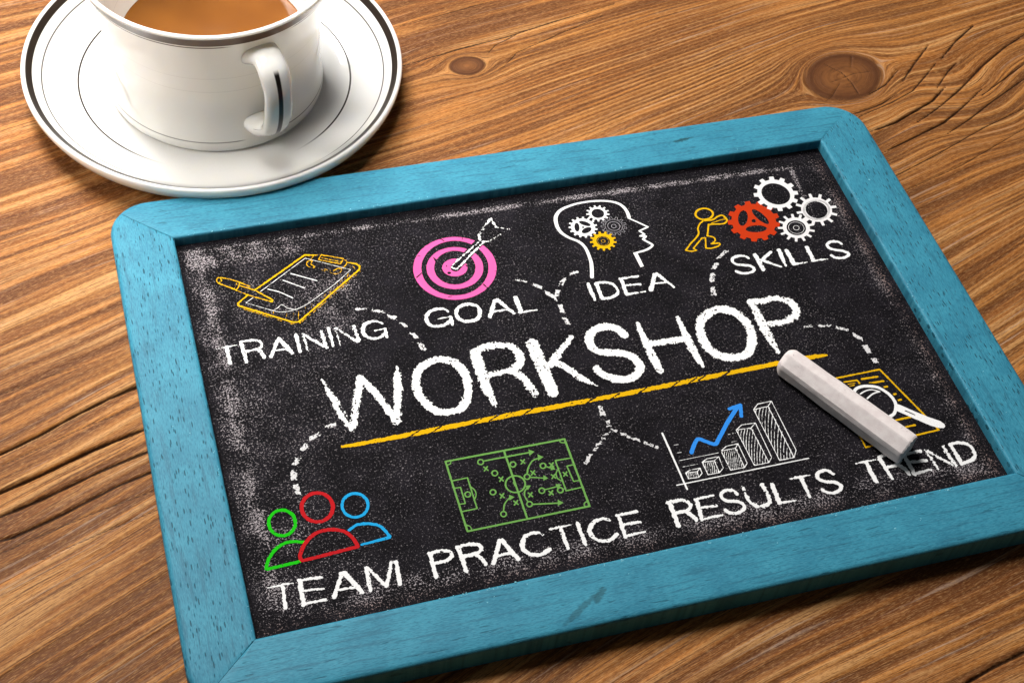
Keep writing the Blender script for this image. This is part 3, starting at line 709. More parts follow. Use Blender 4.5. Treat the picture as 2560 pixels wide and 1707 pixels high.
["chalk_word","white chalk word PRACTICE",[["chalk_letter","white chalk letter P","white",1.0,[["s",[5414,1648,134,5395,872,132]],["s",[5392,1687,115,5419,1687,115,5457,1688,115,5502,1689,115,5551,1690,115,5602,1690,115,5653,1689,115,5700,1687,115,5742,1682,115,5780,1675,115,5818,1667,115,5855,1657,115,5889,1645,115,5922,1633,115,5951,1620,115,5976,1606,115,5996,1592,115,6011,1578,115,6022,1561,115,6030,1544,115,6034,1527,115,6035,1509,115,6032,1491,115,6027,1474,115,6019,1457,115,6008,1441,115,5994,1424,115,5977,1407,115,5957,1391,115,5934,1375,115,5908,1361,115,5879,1349,115,5847,1339,115,5808,1331,115,5761,1326,115,5709,1323,114,5655,1321,114,5602,1320,114,5554,1319,114,5514,1319,114,5485,1318,114]]]],["chalk_letter","white chalk letter R","white",1.0,[["s",[6275,1657,141,6298,876,140]],["s",[6234,1685,122,6260,1688,122,6295,1692,122,6337,1697,122,6384,1702,122,6433,1707,122,6481,1711,122,6528,1712,123,6569,1711,123,6608,1708,123,6647,1703,123,6686,1696,123,6724,1688,123,6760,1679,123,6793,1668,123,6823,1657,123,6848,1646,123,6869,1633,123,6887,1619,123,6902,1603,123,6915,1587,123,6924,1570,123,6930,1553,123,6934,1536,123,6935,1520,123,6933,1504,123,6928,1487,123,6920,1469,123,6910,1451,123,6896,1435,123,6881,1419,123,6863,1405,123,6843,1393,122,6820,1383,122,6793,1374,122,6764,1367,122,6732,1361,122,6699,1356,122,6666,1352,122,6632,1349,122,6600,1346,122,6566,1343,122,6530,1342,122,6492,1342,122,6454,1342,122,6418,1343,122,6385,1344,122,6358,1344,122,6338,1345,122]],["s",[6721,1310,129,6733,1296,129,6750,1277,129,6770,1255,129,6791,1231,129,6813,1204,129,6834,1178,129,6853,1152,129,6867,1127,129,6878,1102,129,6888,1074,128,6895,1046,128,6901,1017,128,6906,990,128,6910,966,128,6914,946,128,6917,931,128]]]],["chalk_letter","white chalk letter A","white",1.0,[["s",[7532,1605,143,7142,914,141]],["s",[7612,1594,150,7901,882,149]],["s",[7280,1133,90,7746,1142,91]]]],["chalk_letter","white chalk letter C","white",1.0,[["s",[8863,1520,86,8854,1528,86,8844,1540,85,8832,1553,85,8818,1568,84,8802,1583,84,8784,1597,84,8764,1608,85,8741,1617,86,8714,1624,88,8683,1629,90,8649,1634,93,8614,1637,97,8577,1639,101,8541,1638,104,8507,1635,108,8475,1630,112,8446,1622,116,8417,1612,120,8388,1599,124,8361,1585,129,8334,1568,133,8310,1550,137,8286,1530,141,8264,1509,144,8244,1485,148,8224,1457,151,8205,1428,155,8187,1397,158,8172,1365,161,8159,1333,163,8150,1303,164,8144,1273,163,8141,1244,161,8142,1215,158,8145,1186,153,8151,1158,148,8160,1130,143,8171,1103,137,8185,1077,133,8201,1054,130,8221,1031,129,8244,1009,128,8270,987,128,8299,967,128,8330,949,129,8361,933,130,8392,919,130,8423,908,130,8455,900,130,8487,894,130,8521,891,130,8555,889,130,8589,890,130,8623,892,130,8656,896,130,8688,901,131,8720,909,132,8754,920,134,8787,934,136,8820,948,138,8851,963,140,8878,977,142,8901,989,143,8919,997,144]],["-s",[8819,1599,17,8849,1531,17]]]],["chalk_letter","white chalk letter T","white",1.0,[["s",[9107,1654,60,9443,1644,93,9803,1652,27]],["s",[9449,1631,127,9456,889,125]]]],["chalk_letter","white chalk letter I","white",1.0,[["s",[9993,1658,141,10010,909,120]]]],["chalk_letter","white chalk letter C","white",1.0,[["s",[10984,1536,90,10975,1544,90,10964,1555,90,10950,1568,89,10934,1582,89,10918,1597,89,10900,1610,89,10882,1622,89,10865,1630,90,10848,1636,92,10830,1641,93,10812,1644,96,10793,1646,98,10773,1647,101,10753,1646,103,10733,1645,106,10712,1644,108,10690,1641,110,10667,1638,112,10644,1634,114,10620,1630,116,10596,1624,117,10572,1617,119,10549,1608,121,10526,1598,123,10504,1587,125,10482,1574,128,10459,1559,130,10437,1544,132,10416,1527,134,10396,1510,137,10378,1493,139,10361,1475,141,10346,1457,143,10332,1439,145,10320,1419,147,10308,1400,149,10298,1380,150,10290,1360,152,10283,1339,153,10277,1319,153,10273,1299,153,10270,1279,152,10268,1259,150,10268,1239,148,10269,1218,146,10272,1198,144,10276,1178,142,10282,1158,140,10289,1138,138,10299,1118,137,10309,1098,135,10321,1078,134,10335,1058,132,10349,1039,130,10364,1021,129,10380,1004,127,10397,989,125,10415,973,124,10434,959,122,10454,945,120,10475,932,118,10496,921,117,10518,910,115,10541,902,115,10564,894,114,10588,888,113,10614,883,113,10639,879,113,10665,876,113,10691,875,113,10716,875,114,10740,876,115,10764,880,116,10788,885,117,10811,892,119,10834,900,120,10856,908,122,10878,918,124,10898,927,126,10917,936,128,10935,946,130,10953,957,131,10969,969,133,10985,981,135,10999,993,137,11012,1004,139,11022,1012,140,11030,1019,141]],["-s",[10919,1595,18,10979,1559,18]]]],["chalk_letter","white chalk letter E","white",1.0,[["s",[11300,1610,129,11271,882,128]],["s",[11254,1651,104,11913,1639,104]],["s",[11370,1298,98,11886,1264,99]],["s",[11350,900,98,11906,912,65]]]]]],
["chalk_word","white chalk word RESULTS",[["chalk_letter","white chalk letter R","white",1.0,[["s",[13004,1701,157,12983,873,155]],["s",[12945,1715,125,12975,1717,125,13016,1720,125,13065,1724,126,13118,1728,126,13173,1731,126,13227,1733,126,13277,1732,126,13319,1729,126,13355,1722,126,13388,1714,126,13420,1703,126,13448,1691,126,13475,1677,126,13499,1663,126,13520,1647,126,13539,1631,126,13557,1614,126,13572,1595,126,13586,1575,126,13597,1554,126,13605,1533,126,13610,1512,126,13611,1491,126,13608,1472,126,13600,1453,126,13590,1432,126,13575,1412,126,13558,1392,126,13536,1373,126,13511,1356,126,13483,1341,126,13451,1330,125,13411,1321,125,13362,1316,125,13307,1313,125,13249,1312,125,13193,1312,125,13142,1312,125,13098,1313,125,13067,1312,125]],["s",[13383,1303,138,13395,1287,138,13411,1265,138,13431,1239,138,13452,1210,138,13474,1181,138,13495,1151,138,13514,1123,138,13530,1098,138,13543,1075,138,13555,1052,138,13566,1028,138,13576,1006,138,13584,985,138,13592,967,138,13598,952,138,13603,940,138]]]],["chalk_letter","white chalk letter E","white",1.0,[["s",[13863,1592,145,13780,916,144]],["s",[13816,1639,95,14436,1651,95]],["s",[13848,1327,88,14415,1267,89]],["s",[13876,918,94,14455,919,95]]]],["chalk_letter","white chalk letter S","white",0.8,[["s",[15183,1522,122,15179,1535,122,15174,1553,122,15168,1573,122,15162,1596,122,15153,1620,122,15143,1642,122,15130,1661,122,15114,1677,122,15094,1688,122,15071,1699,122,15045,1708,122,15017,1715,122,14988,1720,122,14959,1724,122,14931,1725,122,14904,1725,122,14878,1722,122,14850,1717,122,14821,1710,122,14793,1701,121,14767,1691,121,14743,1679,121,14722,1665,121,14705,1651,121,14692,1634,121,14682,1615,121,14674,1594,121,14669,1571,121,14666,1548,121,14667,1526,121,14671,1504,121,14678,1483,121,14689,1464,121,14705,1444,121,14724,1425,121,14745,1406,121,14769,1387,121,14795,1370,121,14822,1354,121,14849,1339,121,14878,1327,121,14911,1317,121,14946,1308,121,14982,1301,121,15018,1293,121,15052,1284,121,15083,1274,121,15110,1261,121,15134,1245,121,15155,1227,121,15175,1208,121,15193,1187,121,15208,1166,121,15221,1145,121,15230,1125,121,15236,1105,121,15239,1086,121,15238,1066,121,15234,1046,121,15228,1027,121,15219,1008,121,15207,990,121,15193,973,121,15176,958,121,15156,944,121,15133,930,121,15106,918,121,15077,906,121,15047,896,121,15016,889,121,14986,883,121,14957,880,121,14927,880,120,14895,883,120,14863,888,120,14831,895,120,14800,904,120,14770,913,120,14743,924,120,14720,935,120,14700,948,120,14682,964,120,14666,982,120,14652,1001,120,14640,1019,120,14630,1036,120,14621,1050,120,14614,1060,120]]]],["chalk_letter","white chalk letter U","white",1.6,[["s",[15479,1728,84,15476,1693,88,15471,1646,94,15464,1591,101,15458,1529,109,15452,1466,117,15449,1404,124,15448,1347,130,15451,1297,135,15458,1254,137,15467,1213,138,15478,1174,138,15491,1137,138,15507,1103,137,15524,1072,136,15544,1044,135,15566,1018,134,15591,996,134,15620,976,134,15652,960,134,15685,946,134,15720,934,134,15754,926,134,15787,920,134,15818,917,135,15848,916,135,15878,920,135,15908,926,135,15938,934,135,15966,945,135,15993,958,135,16017,972,135,16038,988,135,16055,1005,135,16071,1025,135,16083,1046,135,16094,1069,135,16103,1094,135,16111,1121,135,16118,1149,135,16124,1178,135,16129,1210,136,16132,1245,136,16134,1282,136,16134,1321,137,16134,1360,137,16133,1398,137,16131,1434,137,16130,1468,136,16128,1501,134,16125,1534,132,16121,1568,129,16116,1599,126,16112,1629,123,16108,1655,121,16104,1677,118,16102,1694,117]]]],["chalk_letter","white chalk letter L","white",1.0,[["s",[16411,1587,162,16366,934,161]],["s",[16377,920,103,16927,894,65]]]],["chalk_letter","white chalk letter T","white",1.0,[["s",[17061,1666,59,17399,1674,92,17729,1662,40]],["s",[17421,1632,145,17403,919,111]]]],["chalk_letter","white chalk letter S","white",0.8,[["s",[18484,1537,126,18477,1549,126,18467,1565,126,18456,1585,126,18443,1606,126,18429,1628,126,18414,1649,126,18397,1667,126,18379,1681,126,18360,1692,126,18340,1702,126,18317,1710,126,18294,1716,126,18270,1721,126,18245,1724,126,18220,1725,126,18195,1723,126,18168,1719,126,18139,1712,126,18108,1702,126,18077,1691,126,18048,1678,126,18021,1664,126,17998,1650,126,17980,1634,126,17966,1617,126,17956,1598,125,17948,1578,125,17944,1556,125,17942,1535,125,17944,1513,125,17948,1492,125,17955,1472,125,17966,1453,125,17980,1434,125,17998,1416,125,18018,1398,125,18041,1380,125,18066,1363,125,18093,1346,125,18121,1330,125,18152,1316,125,18189,1304,125,18228,1292,125,18269,1281,125,18309,1270,126,18348,1258,126,18383,1245,126,18413,1230,126,18439,1213,126,18463,1195,126,18484,1176,126,18503,1157,126,18519,1136,126,18532,1116,126,18541,1097,126,18546,1077,126,18546,1058,126,18543,1039,125,18535,1019,125,18524,999,125,18511,980,125,18494,963,125,18476,946,125,18456,932,125,18433,920,125,18406,908,125,18376,897,125,18343,888,125,18310,880,125,18277,875,125,18246,871,125,18216,870,125,18188,872,125,18160,876,125,18132,883,125,18105,892,125,18079,902,125,18054,913,125,18031,924,125,18011,936,125,17993,949,125,17977,964,125,17962,980,125,17949,997,125,17937,1014,125,17927,1029,125,17919,1041,125,17912,1050,125]]]]]],
["chalk_word","white chalk word TREND",[["chalk_letter","white chalk letter T","white",1.0,[["s",[19374,1733,64,19730,1728,102,20068,1730,34]],["s",[19728,1700,149,19727,965,148]]]],["chalk_letter","white chalk letter R","white",1.0,[["s",[20226,1718,163,20289,942,119]],["s",[20223,1779,116,20243,1783,116,20271,1789,116,20304,1796,116,20341,1804,116,20380,1811,116,20419,1816,116,20458,1819,116,20493,1819,116,20528,1816,116,20564,1810,116,20601,1802,116,20638,1793,116,20673,1782,116,20706,1770,116,20737,1756,116,20763,1741,116,20786,1724,116,20808,1704,116,20827,1682,116,20844,1660,116,20858,1636,116,20869,1613,116,20875,1591,116,20878,1570,116,20875,1550,116,20867,1531,116,20855,1511,116,20839,1492,116,20822,1474,116,20803,1457,116,20783,1441,116,20764,1428,116,20745,1416,116,20725,1406,116,20704,1397,116,20681,1389,116,20658,1383,116,20634,1377,116,20609,1373,116,20583,1369,116,20554,1366,115,20521,1365,115,20486,1364,115,20451,1365,115,20418,1366,115,20387,1367,115,20361,1368,115,20343,1369,115]],["s",[20733,1363,150,20744,1346,150,20759,1322,150,20777,1294,150,20797,1263,150,20817,1230,150,20836,1198,150,20853,1168,150,20865,1142,150,20874,1118,150,20881,1094,150,20886,1070,150,20889,1047,150,20891,1027,150,20892,1008,150,20894,993,150,20895,981,150]]]],["chalk_letter","white chalk letter E","white",1.0,[["s",[21077,1730,151,21069,1467,151,21082,938,150]],["s",[21061,1721,134,21451,1706,134,21669,1700,135]],["s",[21089,1397,120,21682,1327,121]],["s",[21167,954,120,21713,972,86]]]],["chalk_letter","white chalk letter N","white",1.8,[["s",[21841,1710,57,21881,1414,100,21935,910,43]],["s",[21911,1650,91,22459,982,91]],["s",[22497,1664,123,22567,933,122]]]],["chalk_letter","white chalk letter D","white",1.0,[["s",[22776,1662,154,22789,954,153]],["s",[22758,1715,127,22782,1716,127,22815,1719,127,22854,1722,128,22897,1726,128,22942,1728,128,22986,1729,128,23029,1728,128,23066,1724,128,23100,1717,128,23134,1708,128,23167,1698,128,23198,1686,128,23228,1672,128,23257,1657,128,23283,1641,128,23306,1623,128,23327,1603,128,23347,1582,128,23364,1559,128,23379,1535,128,23393,1510,128,23404,1484,128,23413,1457,128,23419,1431,128,23423,1402,128,23424,1372,128,23423,1341,128,23420,1309,128,23414,1278,128,23408,1247,128,23400,1219,128,23391,1193,128,23380,1169,128,23368,1146,127,23355,1125,127,23340,1104,127,23323,1085,127,23306,1068,127,23288,1052,127,23269,1039,127,23249,1027,127,23229,1017,127,23208,1010,127,23186,1004,127,23163,998,127,23138,994,127,23112,989,127,23084,984,127,23051,979,127,23013,974,127,22972,969,127,22930,965,127,22889,961,127,22853,957,127,22822,955,126,22799,952,126]]]]]],
["clipboard_drawing","yellow chalk clipboard with white paper and pen",[["board_outline","yellow clipboard outline","yellow",0.6,[["s",[4531,13799,50,4164,13887,69,2244,12688,66]],["s",[1988,12530,66,1611,12246,66,1617,12144,66,3177,11103,66,3395,11057,66,5829,12878,69,5871,13025,69,5777,13142,69,5504,13271,38]],["s",[1604,12067,15,3131,11026,15,3395,10982,15,3998,11399,15,5838,12779,16]],["s",[3485,11508,15,3390,11109,15]],["s",[3305,11446,15,3216,11147,15]],["s",[3082,11473,15,3018,11300,15]],["s",[2969,11517,15,2939,11404,15]],["s",[2827,11568,15,2794,11475,15]],["s",[3736,11616,15,3664,11410,15]],["s",[3973,11727,15,3886,11483,15]],["s",[4212,11839,15,4119,11615,15]],["s",[4487,12046,15,4418,11938,15]],["s",[4730,12241,15,4606,11980,15]],["s",[4982,12395,15,4901,12164,15]],["s",[5160,12565,16,4965,12315,15]],["s",[5335,12716,16,5203,12473,15]],["s",[5428,12781,16,5343,12610,16]],["s",[5467,13173,16,5513,12952,16]],["s",[5577,13171,16,5601,12892,16]],["s",[5655,13091,16,5694,12914,16]],["s",[4190,13860,16,4163,13760,16]],["s",[4279,13834,16,4310,13751,16]],["s",[2678,11659,15,2658,11584,15]],["s",[2539,11729,15,2523,11672,15]],["s",[4712,13787,44,5418,13458,44,5262,13249,44,4576,13590,44,4712,13787,44]],["s",[4684,13652,31,5283,13346,31]],["s",[4311,13602,31,4317,13612,31,4326,13626,31,4336,13643,31,4347,13662,31,4360,13681,31,4373,13700,31,4387,13717,31,4400,13732,31,4414,13745,31,4429,13758,31,4444,13770,31,4460,13781,31,4476,13791,31,4493,13800,31,4510,13807,31,4527,13812,31,4546,13815,31,4568,13816,31,4591,13815,31,4613,13812,31,4635,13809,31,4655,13806,31,4671,13803,31,4683,13802,31]],["s",[4359,13579,37,4349,13581,37,4335,13584,37,4318,13587,37,4300,13591,37,4281,13594,37,4262,13595,37,4244,13593,37,4229,13589,37,4216,13581,37,4202,13571,37,4189,13558,37,4176,13543,37,4165,13527,37,4156,13511,37,4149,13495,37,4144,13480,37,4142,13465,37,4142,13449,37,4144,13433,37,4148,13416,37,4154,13400,37,4161,13384,37,4171,13368,37,4182,13354,37,4196,13340,37,4215,13324,37,4236,13309,37,4258,13294,37,4281,13281,37,4302,13270,37,4320,13263,37,4335,13259,37,4345,13261,37,4353,13266,37,4360,13275,37,4365,13286,37,4367,13299,37,4369,13312,37,4368,13325,37,4366,13337,37,4361,13348,37,4352,13359,37,4340,13371,37,4327,13383,37,4314,13395,37,4304,13408,37,4296,13422,37,4292,13437,37,4295,13453,37,4301,13472,37,4310,13493,37,4321,13514,37,4333,13534,37,4344,13552,37,4353,13568,37,4359,13579,37]],["s",[4362,13317,22,4866,13023,22]],["s",[4350,13256,22,4823,12969,22]],["s",[4832,13009,37,4844,13009,37,4860,13008,37,4880,13007,37,4902,13006,37,4925,13006,37,4947,13006,37,4969,13007,37,4989,13010,37,5007,13015,37,5025,13022,37,5043,13030,37,5060,13040,37,5077,13048,37,5094,13056,37,5111,13062,37,5127,13066,37,5144,13067,37,5163,13068,37,5182,13068,37,5200,13066,37,5217,13062,37,5231,13057,37,5242,13050,37,5248,13041,37,5249,13027,37,5247,13010,37,5242,12990,37,5234,12969,37,5224,12947,37,5212,12927,37,5199,12909,37,5184,12894,37,5169,12882,37,5150,12871,37,5130,12862,37,5108,12854,37,5085,12848,37,5062,12845,37,5039,12843,37,5017,12845,37,4993,12851,37,4968,12862,37,4941,12876,37,4915,12892,37,4890,12909,37,4867,12924,37,4848,12937,37,4834,12946,37]],["s",[5403,13432,31,5411,13422,31,5424,13409,31,5439,13394,31,5455,13377,31,5470,13359,31,5483,13340,31,5492,13321,31,5495,13302,31,5493,13284,31,5486,13264,31,5477,13244,31,5464,13223,31,5450,13202,31,5433,13182,31,5416,13163,31,5397,13145,31,5376,13127,31,5350,13109,31,5321,13092,31,5291,13075,31,5262,13060,31,5236,13046,31,5213,13035,31,5197,13026,31]]]],["paper_outline","white paper outline","white",0.25,[["s",[2409,12584,21,4150,13741,22,5539,12926,22]],["s",[2144,12384,21,1870,12211,21,2656,11704,21]],["s",[5539,12926,22,5492,12888,22,5430,12838,22,5356,12778,22,5275,12712,22,5188,12642,22,5099,12573,22,5013,12507,22,4931,12447,22,4850,12390,22,4766,12334,22,4680,12278,22,4594,12223,22,4510,12170,21,4429,12119,21,4352,12071,21,4282,12027,21,4219,11987,21,4161,11950,21,4108,11916,21,4057,11884,21,4009,11854,21,3960,11825,21,3911,11798,21,3859,11771,21,3806,11745,21,3753,11719,21,3699,11694,21,3646,11671,21,3592,11650,21,3537,11631,21,3482,11614,21,3427,11601,21,3370,11590,21,3310,11581,21,3250,11575,21,3189,11571,21,3129,11569,21,3071,11570,21,3016,11573,21,2966,11578,21,2918,11588,21,2871,11602,21,2825,11620,21,2782,11640,21,2743,11659,21,2708,11678,21,2679,11693,21,2656,11704,21]],["s",[2656,11704,21,2669,11709,21,2685,11714,21,2705,11721,21,2727,11729,21,2750,11738,21,2774,11747,21,2798,11758,21,2820,11769,21,2842,11784,21,2865,11803,21,2888,11825,21,2911,11847,21,2934,11867,21,2957,11882,21,2980,11891,21,3002,11892,21,3023,11882,21,3042,11863,21,3061,11837,21,3080,11807,21,3100,11776,21,3121,11745,21,3144,11717,21,3171,11695,21,3203,11677,21,3241,11661,21,3282,11646,21,3324,11632,21,3365,11620,21,3402,11610,21,3434,11601,21,3456,11594,21]],["s",[3550,13163,40,4339,12674,40]],["s",[3240,12924,40,3872,12441,40]],["s",[2679,12642,39,2707,12627,39,2744,12607,39,2787,12584,39,2836,12558,39,2887,12529,39,2940,12498,39,2991,12465,39,3038,12432,39,3086,12394,39,3138,12349,39,3191,12301,39,3243,12252,39,3293,12204,39,3337,12161,39,3375,12125,39,3403,12098,39]]]],["pen_outline","yellow pen outline","yellow",0.6,[["s",[1254,13338,36,1250,13321,36,1244,13305,36,1237,13290,36,1228,13276,36,1218,13264,36,1207,13255,36,1196,13248,36,1183,13244,36,1171,13242,36,1159,13243,36,1147,13247,36,1136,13253,36,1126,13262,36,1118,13274,36,1110,13287,36,1105,13302,36,1101,13318,36,1099,13335,36,1099,13353,36,1101,13370,36,1105,13387,36,1110,13404,36,1118,13419,36,1126,13433,36,1136,13444,36,1147,13454,36,1159,13461,36,1171,13465,36,1184,13467,36,1196,13466,36,1208,13462,36,1219,13455,36,1229,13446,36,1237,13435,36,1245,13422,36,1250,13407,36,1254,13391,36,1256,13374,36,1256,13356,36,1254,13338,36]],["s",[1235,13466,48,1546,13319,48,1819,13130,48]],["s",[1136,13231,42,1650,12825,42]],["s",[1823,13117,36,1817,13101,36,1810,13081,36,1801,13056,36,1791,13028,36,1780,13000,36,1769,12973,36,1758,12948,36,1747,12927,36,1735,12910,36,1722,12893,36,1708,12878,36,1694,12864,36,1680,12852,36,1668,12841,36,1658,12832,36,1650,12825,36]],["s",[1823,13117,48,2113,12892,48]],["s",[1822,12973,51,2258,12677,51,2754,12146,51]],["s",[1670,12800,45,1988,12530,45,2711,12074,45]],["s",[2754,12146,36,2711,12074,36]],["s",[2476,12205,24,2730,12098,24]],["s",[1732,13156,24,1728,13144,24,1724,13127,24,1718,13108,24,1712,13086,24,1705,13063,24,1697,13041,24,1689,13021,24,1681,13003,24,1671,12986,24,1660,12971,24,1648,12955,24,1635,12941,24,1623,12927,24,1612,12915,24,1603,12905,24,1596,12898,24]]]]]],
["target_drawing","pink chalk target with a white arrow in its centre",[["outer_ring","outer pink ring","pink",0.25,[["p",[10423,11979,10344,11768,10233,11570,10093,11390,9927,11233,9739,11102,9535,11000,9319,10929,9097,10891,8873,10887,8654,10916,8443,10978,8246,11071,8068,11193,7912,11341,7783,11512,7684,11703,7616,11908,7583,12122,7584,12341,7621,12560,7692,12773,7796,12974,7931,13160,8094,13324,8281,13463,8486,13573,8706,13650,8935,13694,9166,13702,9394,13674,9613,13611,9816,13514,10000,13386,10159,13231,10289,13052,10386,12854,10450,12642,10477,12422,10468,12199],[10151,12047,10084,11863,9992,11691,9876,11533,9739,11395,9586,11279,9420,11188,9245,11123,9065,11087,8884,11080,8707,11102,8537,11153,8380,11231,8238,11335,8115,11461,8013,11608,7936,11772,7885,11949,7862,12134,7867,12324,7901,12513,7962,12698,8050,12873,8162,13035,8296,13179,8449,13301,8617,13398,8795,13467,8980,13507,9166,13517,9349,13496,9524,13444,9686,13363,9832,13255,9957,13123,10059,12971,10134,12801,10182,12619,10201,12430,10190,12237]],["-s",[9036,12286,320,10222,13310,327]],["-s",[7635,12137,39,7844,12288,40]],["-s",[9783,11380,40,9909,11112,40]],["-s",[8893,13667,35,8971,13573,35]],["-s",[8257,13517,34,8390,13525,35]],["-s",[7916,13087,23,7994,13052,23]],["-s",[8471,11082,22,8599,11085,22]],["-s",[9638,13597,17,9620,13511,17]],["-s",[10313,11869,17,10398,11859,17]]]],["middle_ring","middle pink ring","pink",0.25,[["p",[9980,12082,9928,11940,9854,11808,9759,11687,9647,11581,9520,11493,9381,11424,9234,11376,9082,11350,8928,11348,8778,11367,8633,11409,8498,11473,8376,11556,8269,11656,8180,11772,8112,11901,8066,12039,8043,12184,8045,12332,8070,12478,8119,12621,8190,12755,8282,12879,8393,12988,8519,13080,8659,13152,8808,13203,8963,13231,9119,13235,9274,13216,9422,13173,9560,13108,9685,13023,9794,12919,9882,12799,9950,12667,9994,12526,10014,12379,10009,12230],[9719,12155,9678,12041,9621,11934,9550,11836,9466,11749,9372,11677,9269,11619,9161,11579,9049,11556,8937,11551,8828,11564,8723,11596,8625,11644,8538,11709,8462,11788,8399,11880,8352,11982,8321,12092,8308,12207,8312,12325,8333,12442,8372,12557,8427,12665,8497,12765,8580,12854,8674,12929,8777,12988,8887,13031,9000,13055,9114,13061,9226,13048,9333,13016,9432,12967,9521,12901,9598,12820,9661,12726,9707,12621,9737,12509,9749,12392,9743,12273]],["-s",[9036,12286,320,10222,13310,327]],["-s",[8424,12895,17,8487,12722,114]]]],["bullseye","pink centre spot","pink",0.25,[["p",[9453,12214,9431,12154,9400,12098,9358,12047,9309,12002,9253,11965,9192,11936,9126,11916,9058,11906,8989,11905,8922,11914,8856,11933,8795,11960,8740,11996,8692,12040,8651,12090,8620,12145,8599,12205,8588,12266,8588,12329,8599,12391,8620,12451,8652,12508,8692,12559,8741,12605,8797,12643,8859,12672,8925,12693,8993,12703,9063,12704,9131,12695,9197,12677,9259,12649,9315,12612,9363,12568,9404,12517,9435,12461,9455,12402,9466,12339,9465,12276]],["-s",[9036,12286,320,10222,13310,327]],["-s",[9113,12251,114,9109,12240,114,9103,12229,114,9095,12220,114,9086,12212,114,9075,12205,114,9064,12200,114,9051,12196,114,9038,12194,114,9025,12194,114,9012,12196,114,8999,12200,114,8987,12205,114,8977,12212,114,8967,12220,114,8959,12229,114,8953,12239,114,8949,12250,114,8947,12262,114,8947,12273,114,8949,12285,114,8953,12296,114,8959,12306,114,8966,12315,114,8976,12324,114,8986,12330,114,8998,12336,114,9011,12339,114,9024,12341,114,9037,12341,114,9050,12339,114,9063,12336,114,9075,12331,114,9085,12324,114,9095,12316,114,9103,12306,114,9109,12296,114,9113,12285,114,9115,12274,114,9115,12262,114,9113,12251,114]],["-s",[8810,12099,46,8808,12094,45,8806,12090,45,8802,12087,45,8798,12084,45,8793,12081,45,8788,12079,45,8782,12078,45,8776,12077,45,8770,12077,45,8764,12078,45,8758,12080,45,8753,12082,45,8748,12085,45,8743,12088,45,8739,12092,45,8736,12096,45,8734,12101,45,8733,12105,45,8733,12110,45,8733,12115,45,8735,12119,45,8738,12123,45,8741,12127,45,8745,12130,45,8750,12132,45,8755,12134,45,8761,12136,45,8767,12136,46,8773,12136,46,8779,12135,46,8785,12134,46,8791,12131,46,8796,12128,46,8800,12125,46,8804,12121,46,8807,12117,46,8809,12113,46,8810,12108,46,8811,12103,46,8810,12099,46]],["-s",[8763,12456,34,8763,12399,34]],["-s",[9426,12337,34,9439,12278,34]]]],["arrow","white chalk arrow","white",1.6,[["s",[8987,12428,57,10139,13276,58]],["s",[9097,12246,57,10264,13196,58]],["s",[8955,12416,51,8954,12405,51,8951,12391,51,8947,12373,51,8944,12354,51,8941,12334,51,8941,12315,51,8943,12298,51,8949,12285,51,8959,12274,51,8975,12264,51,8993,12255,51,9013,12248,51,9033,12242,51,9052,12236,51,9067,12232,51,9078,12228,51]],["s",[10213,13351,58,10236,13601,59,10867,14275,59,10930,13815,59,11361,13649,36,10541,13233,59,10281,13255,58]],["-s",[10236,13601,21,10867,14275,21]],["-s",[10541,13233,20,11359,13641,21]]]]]],
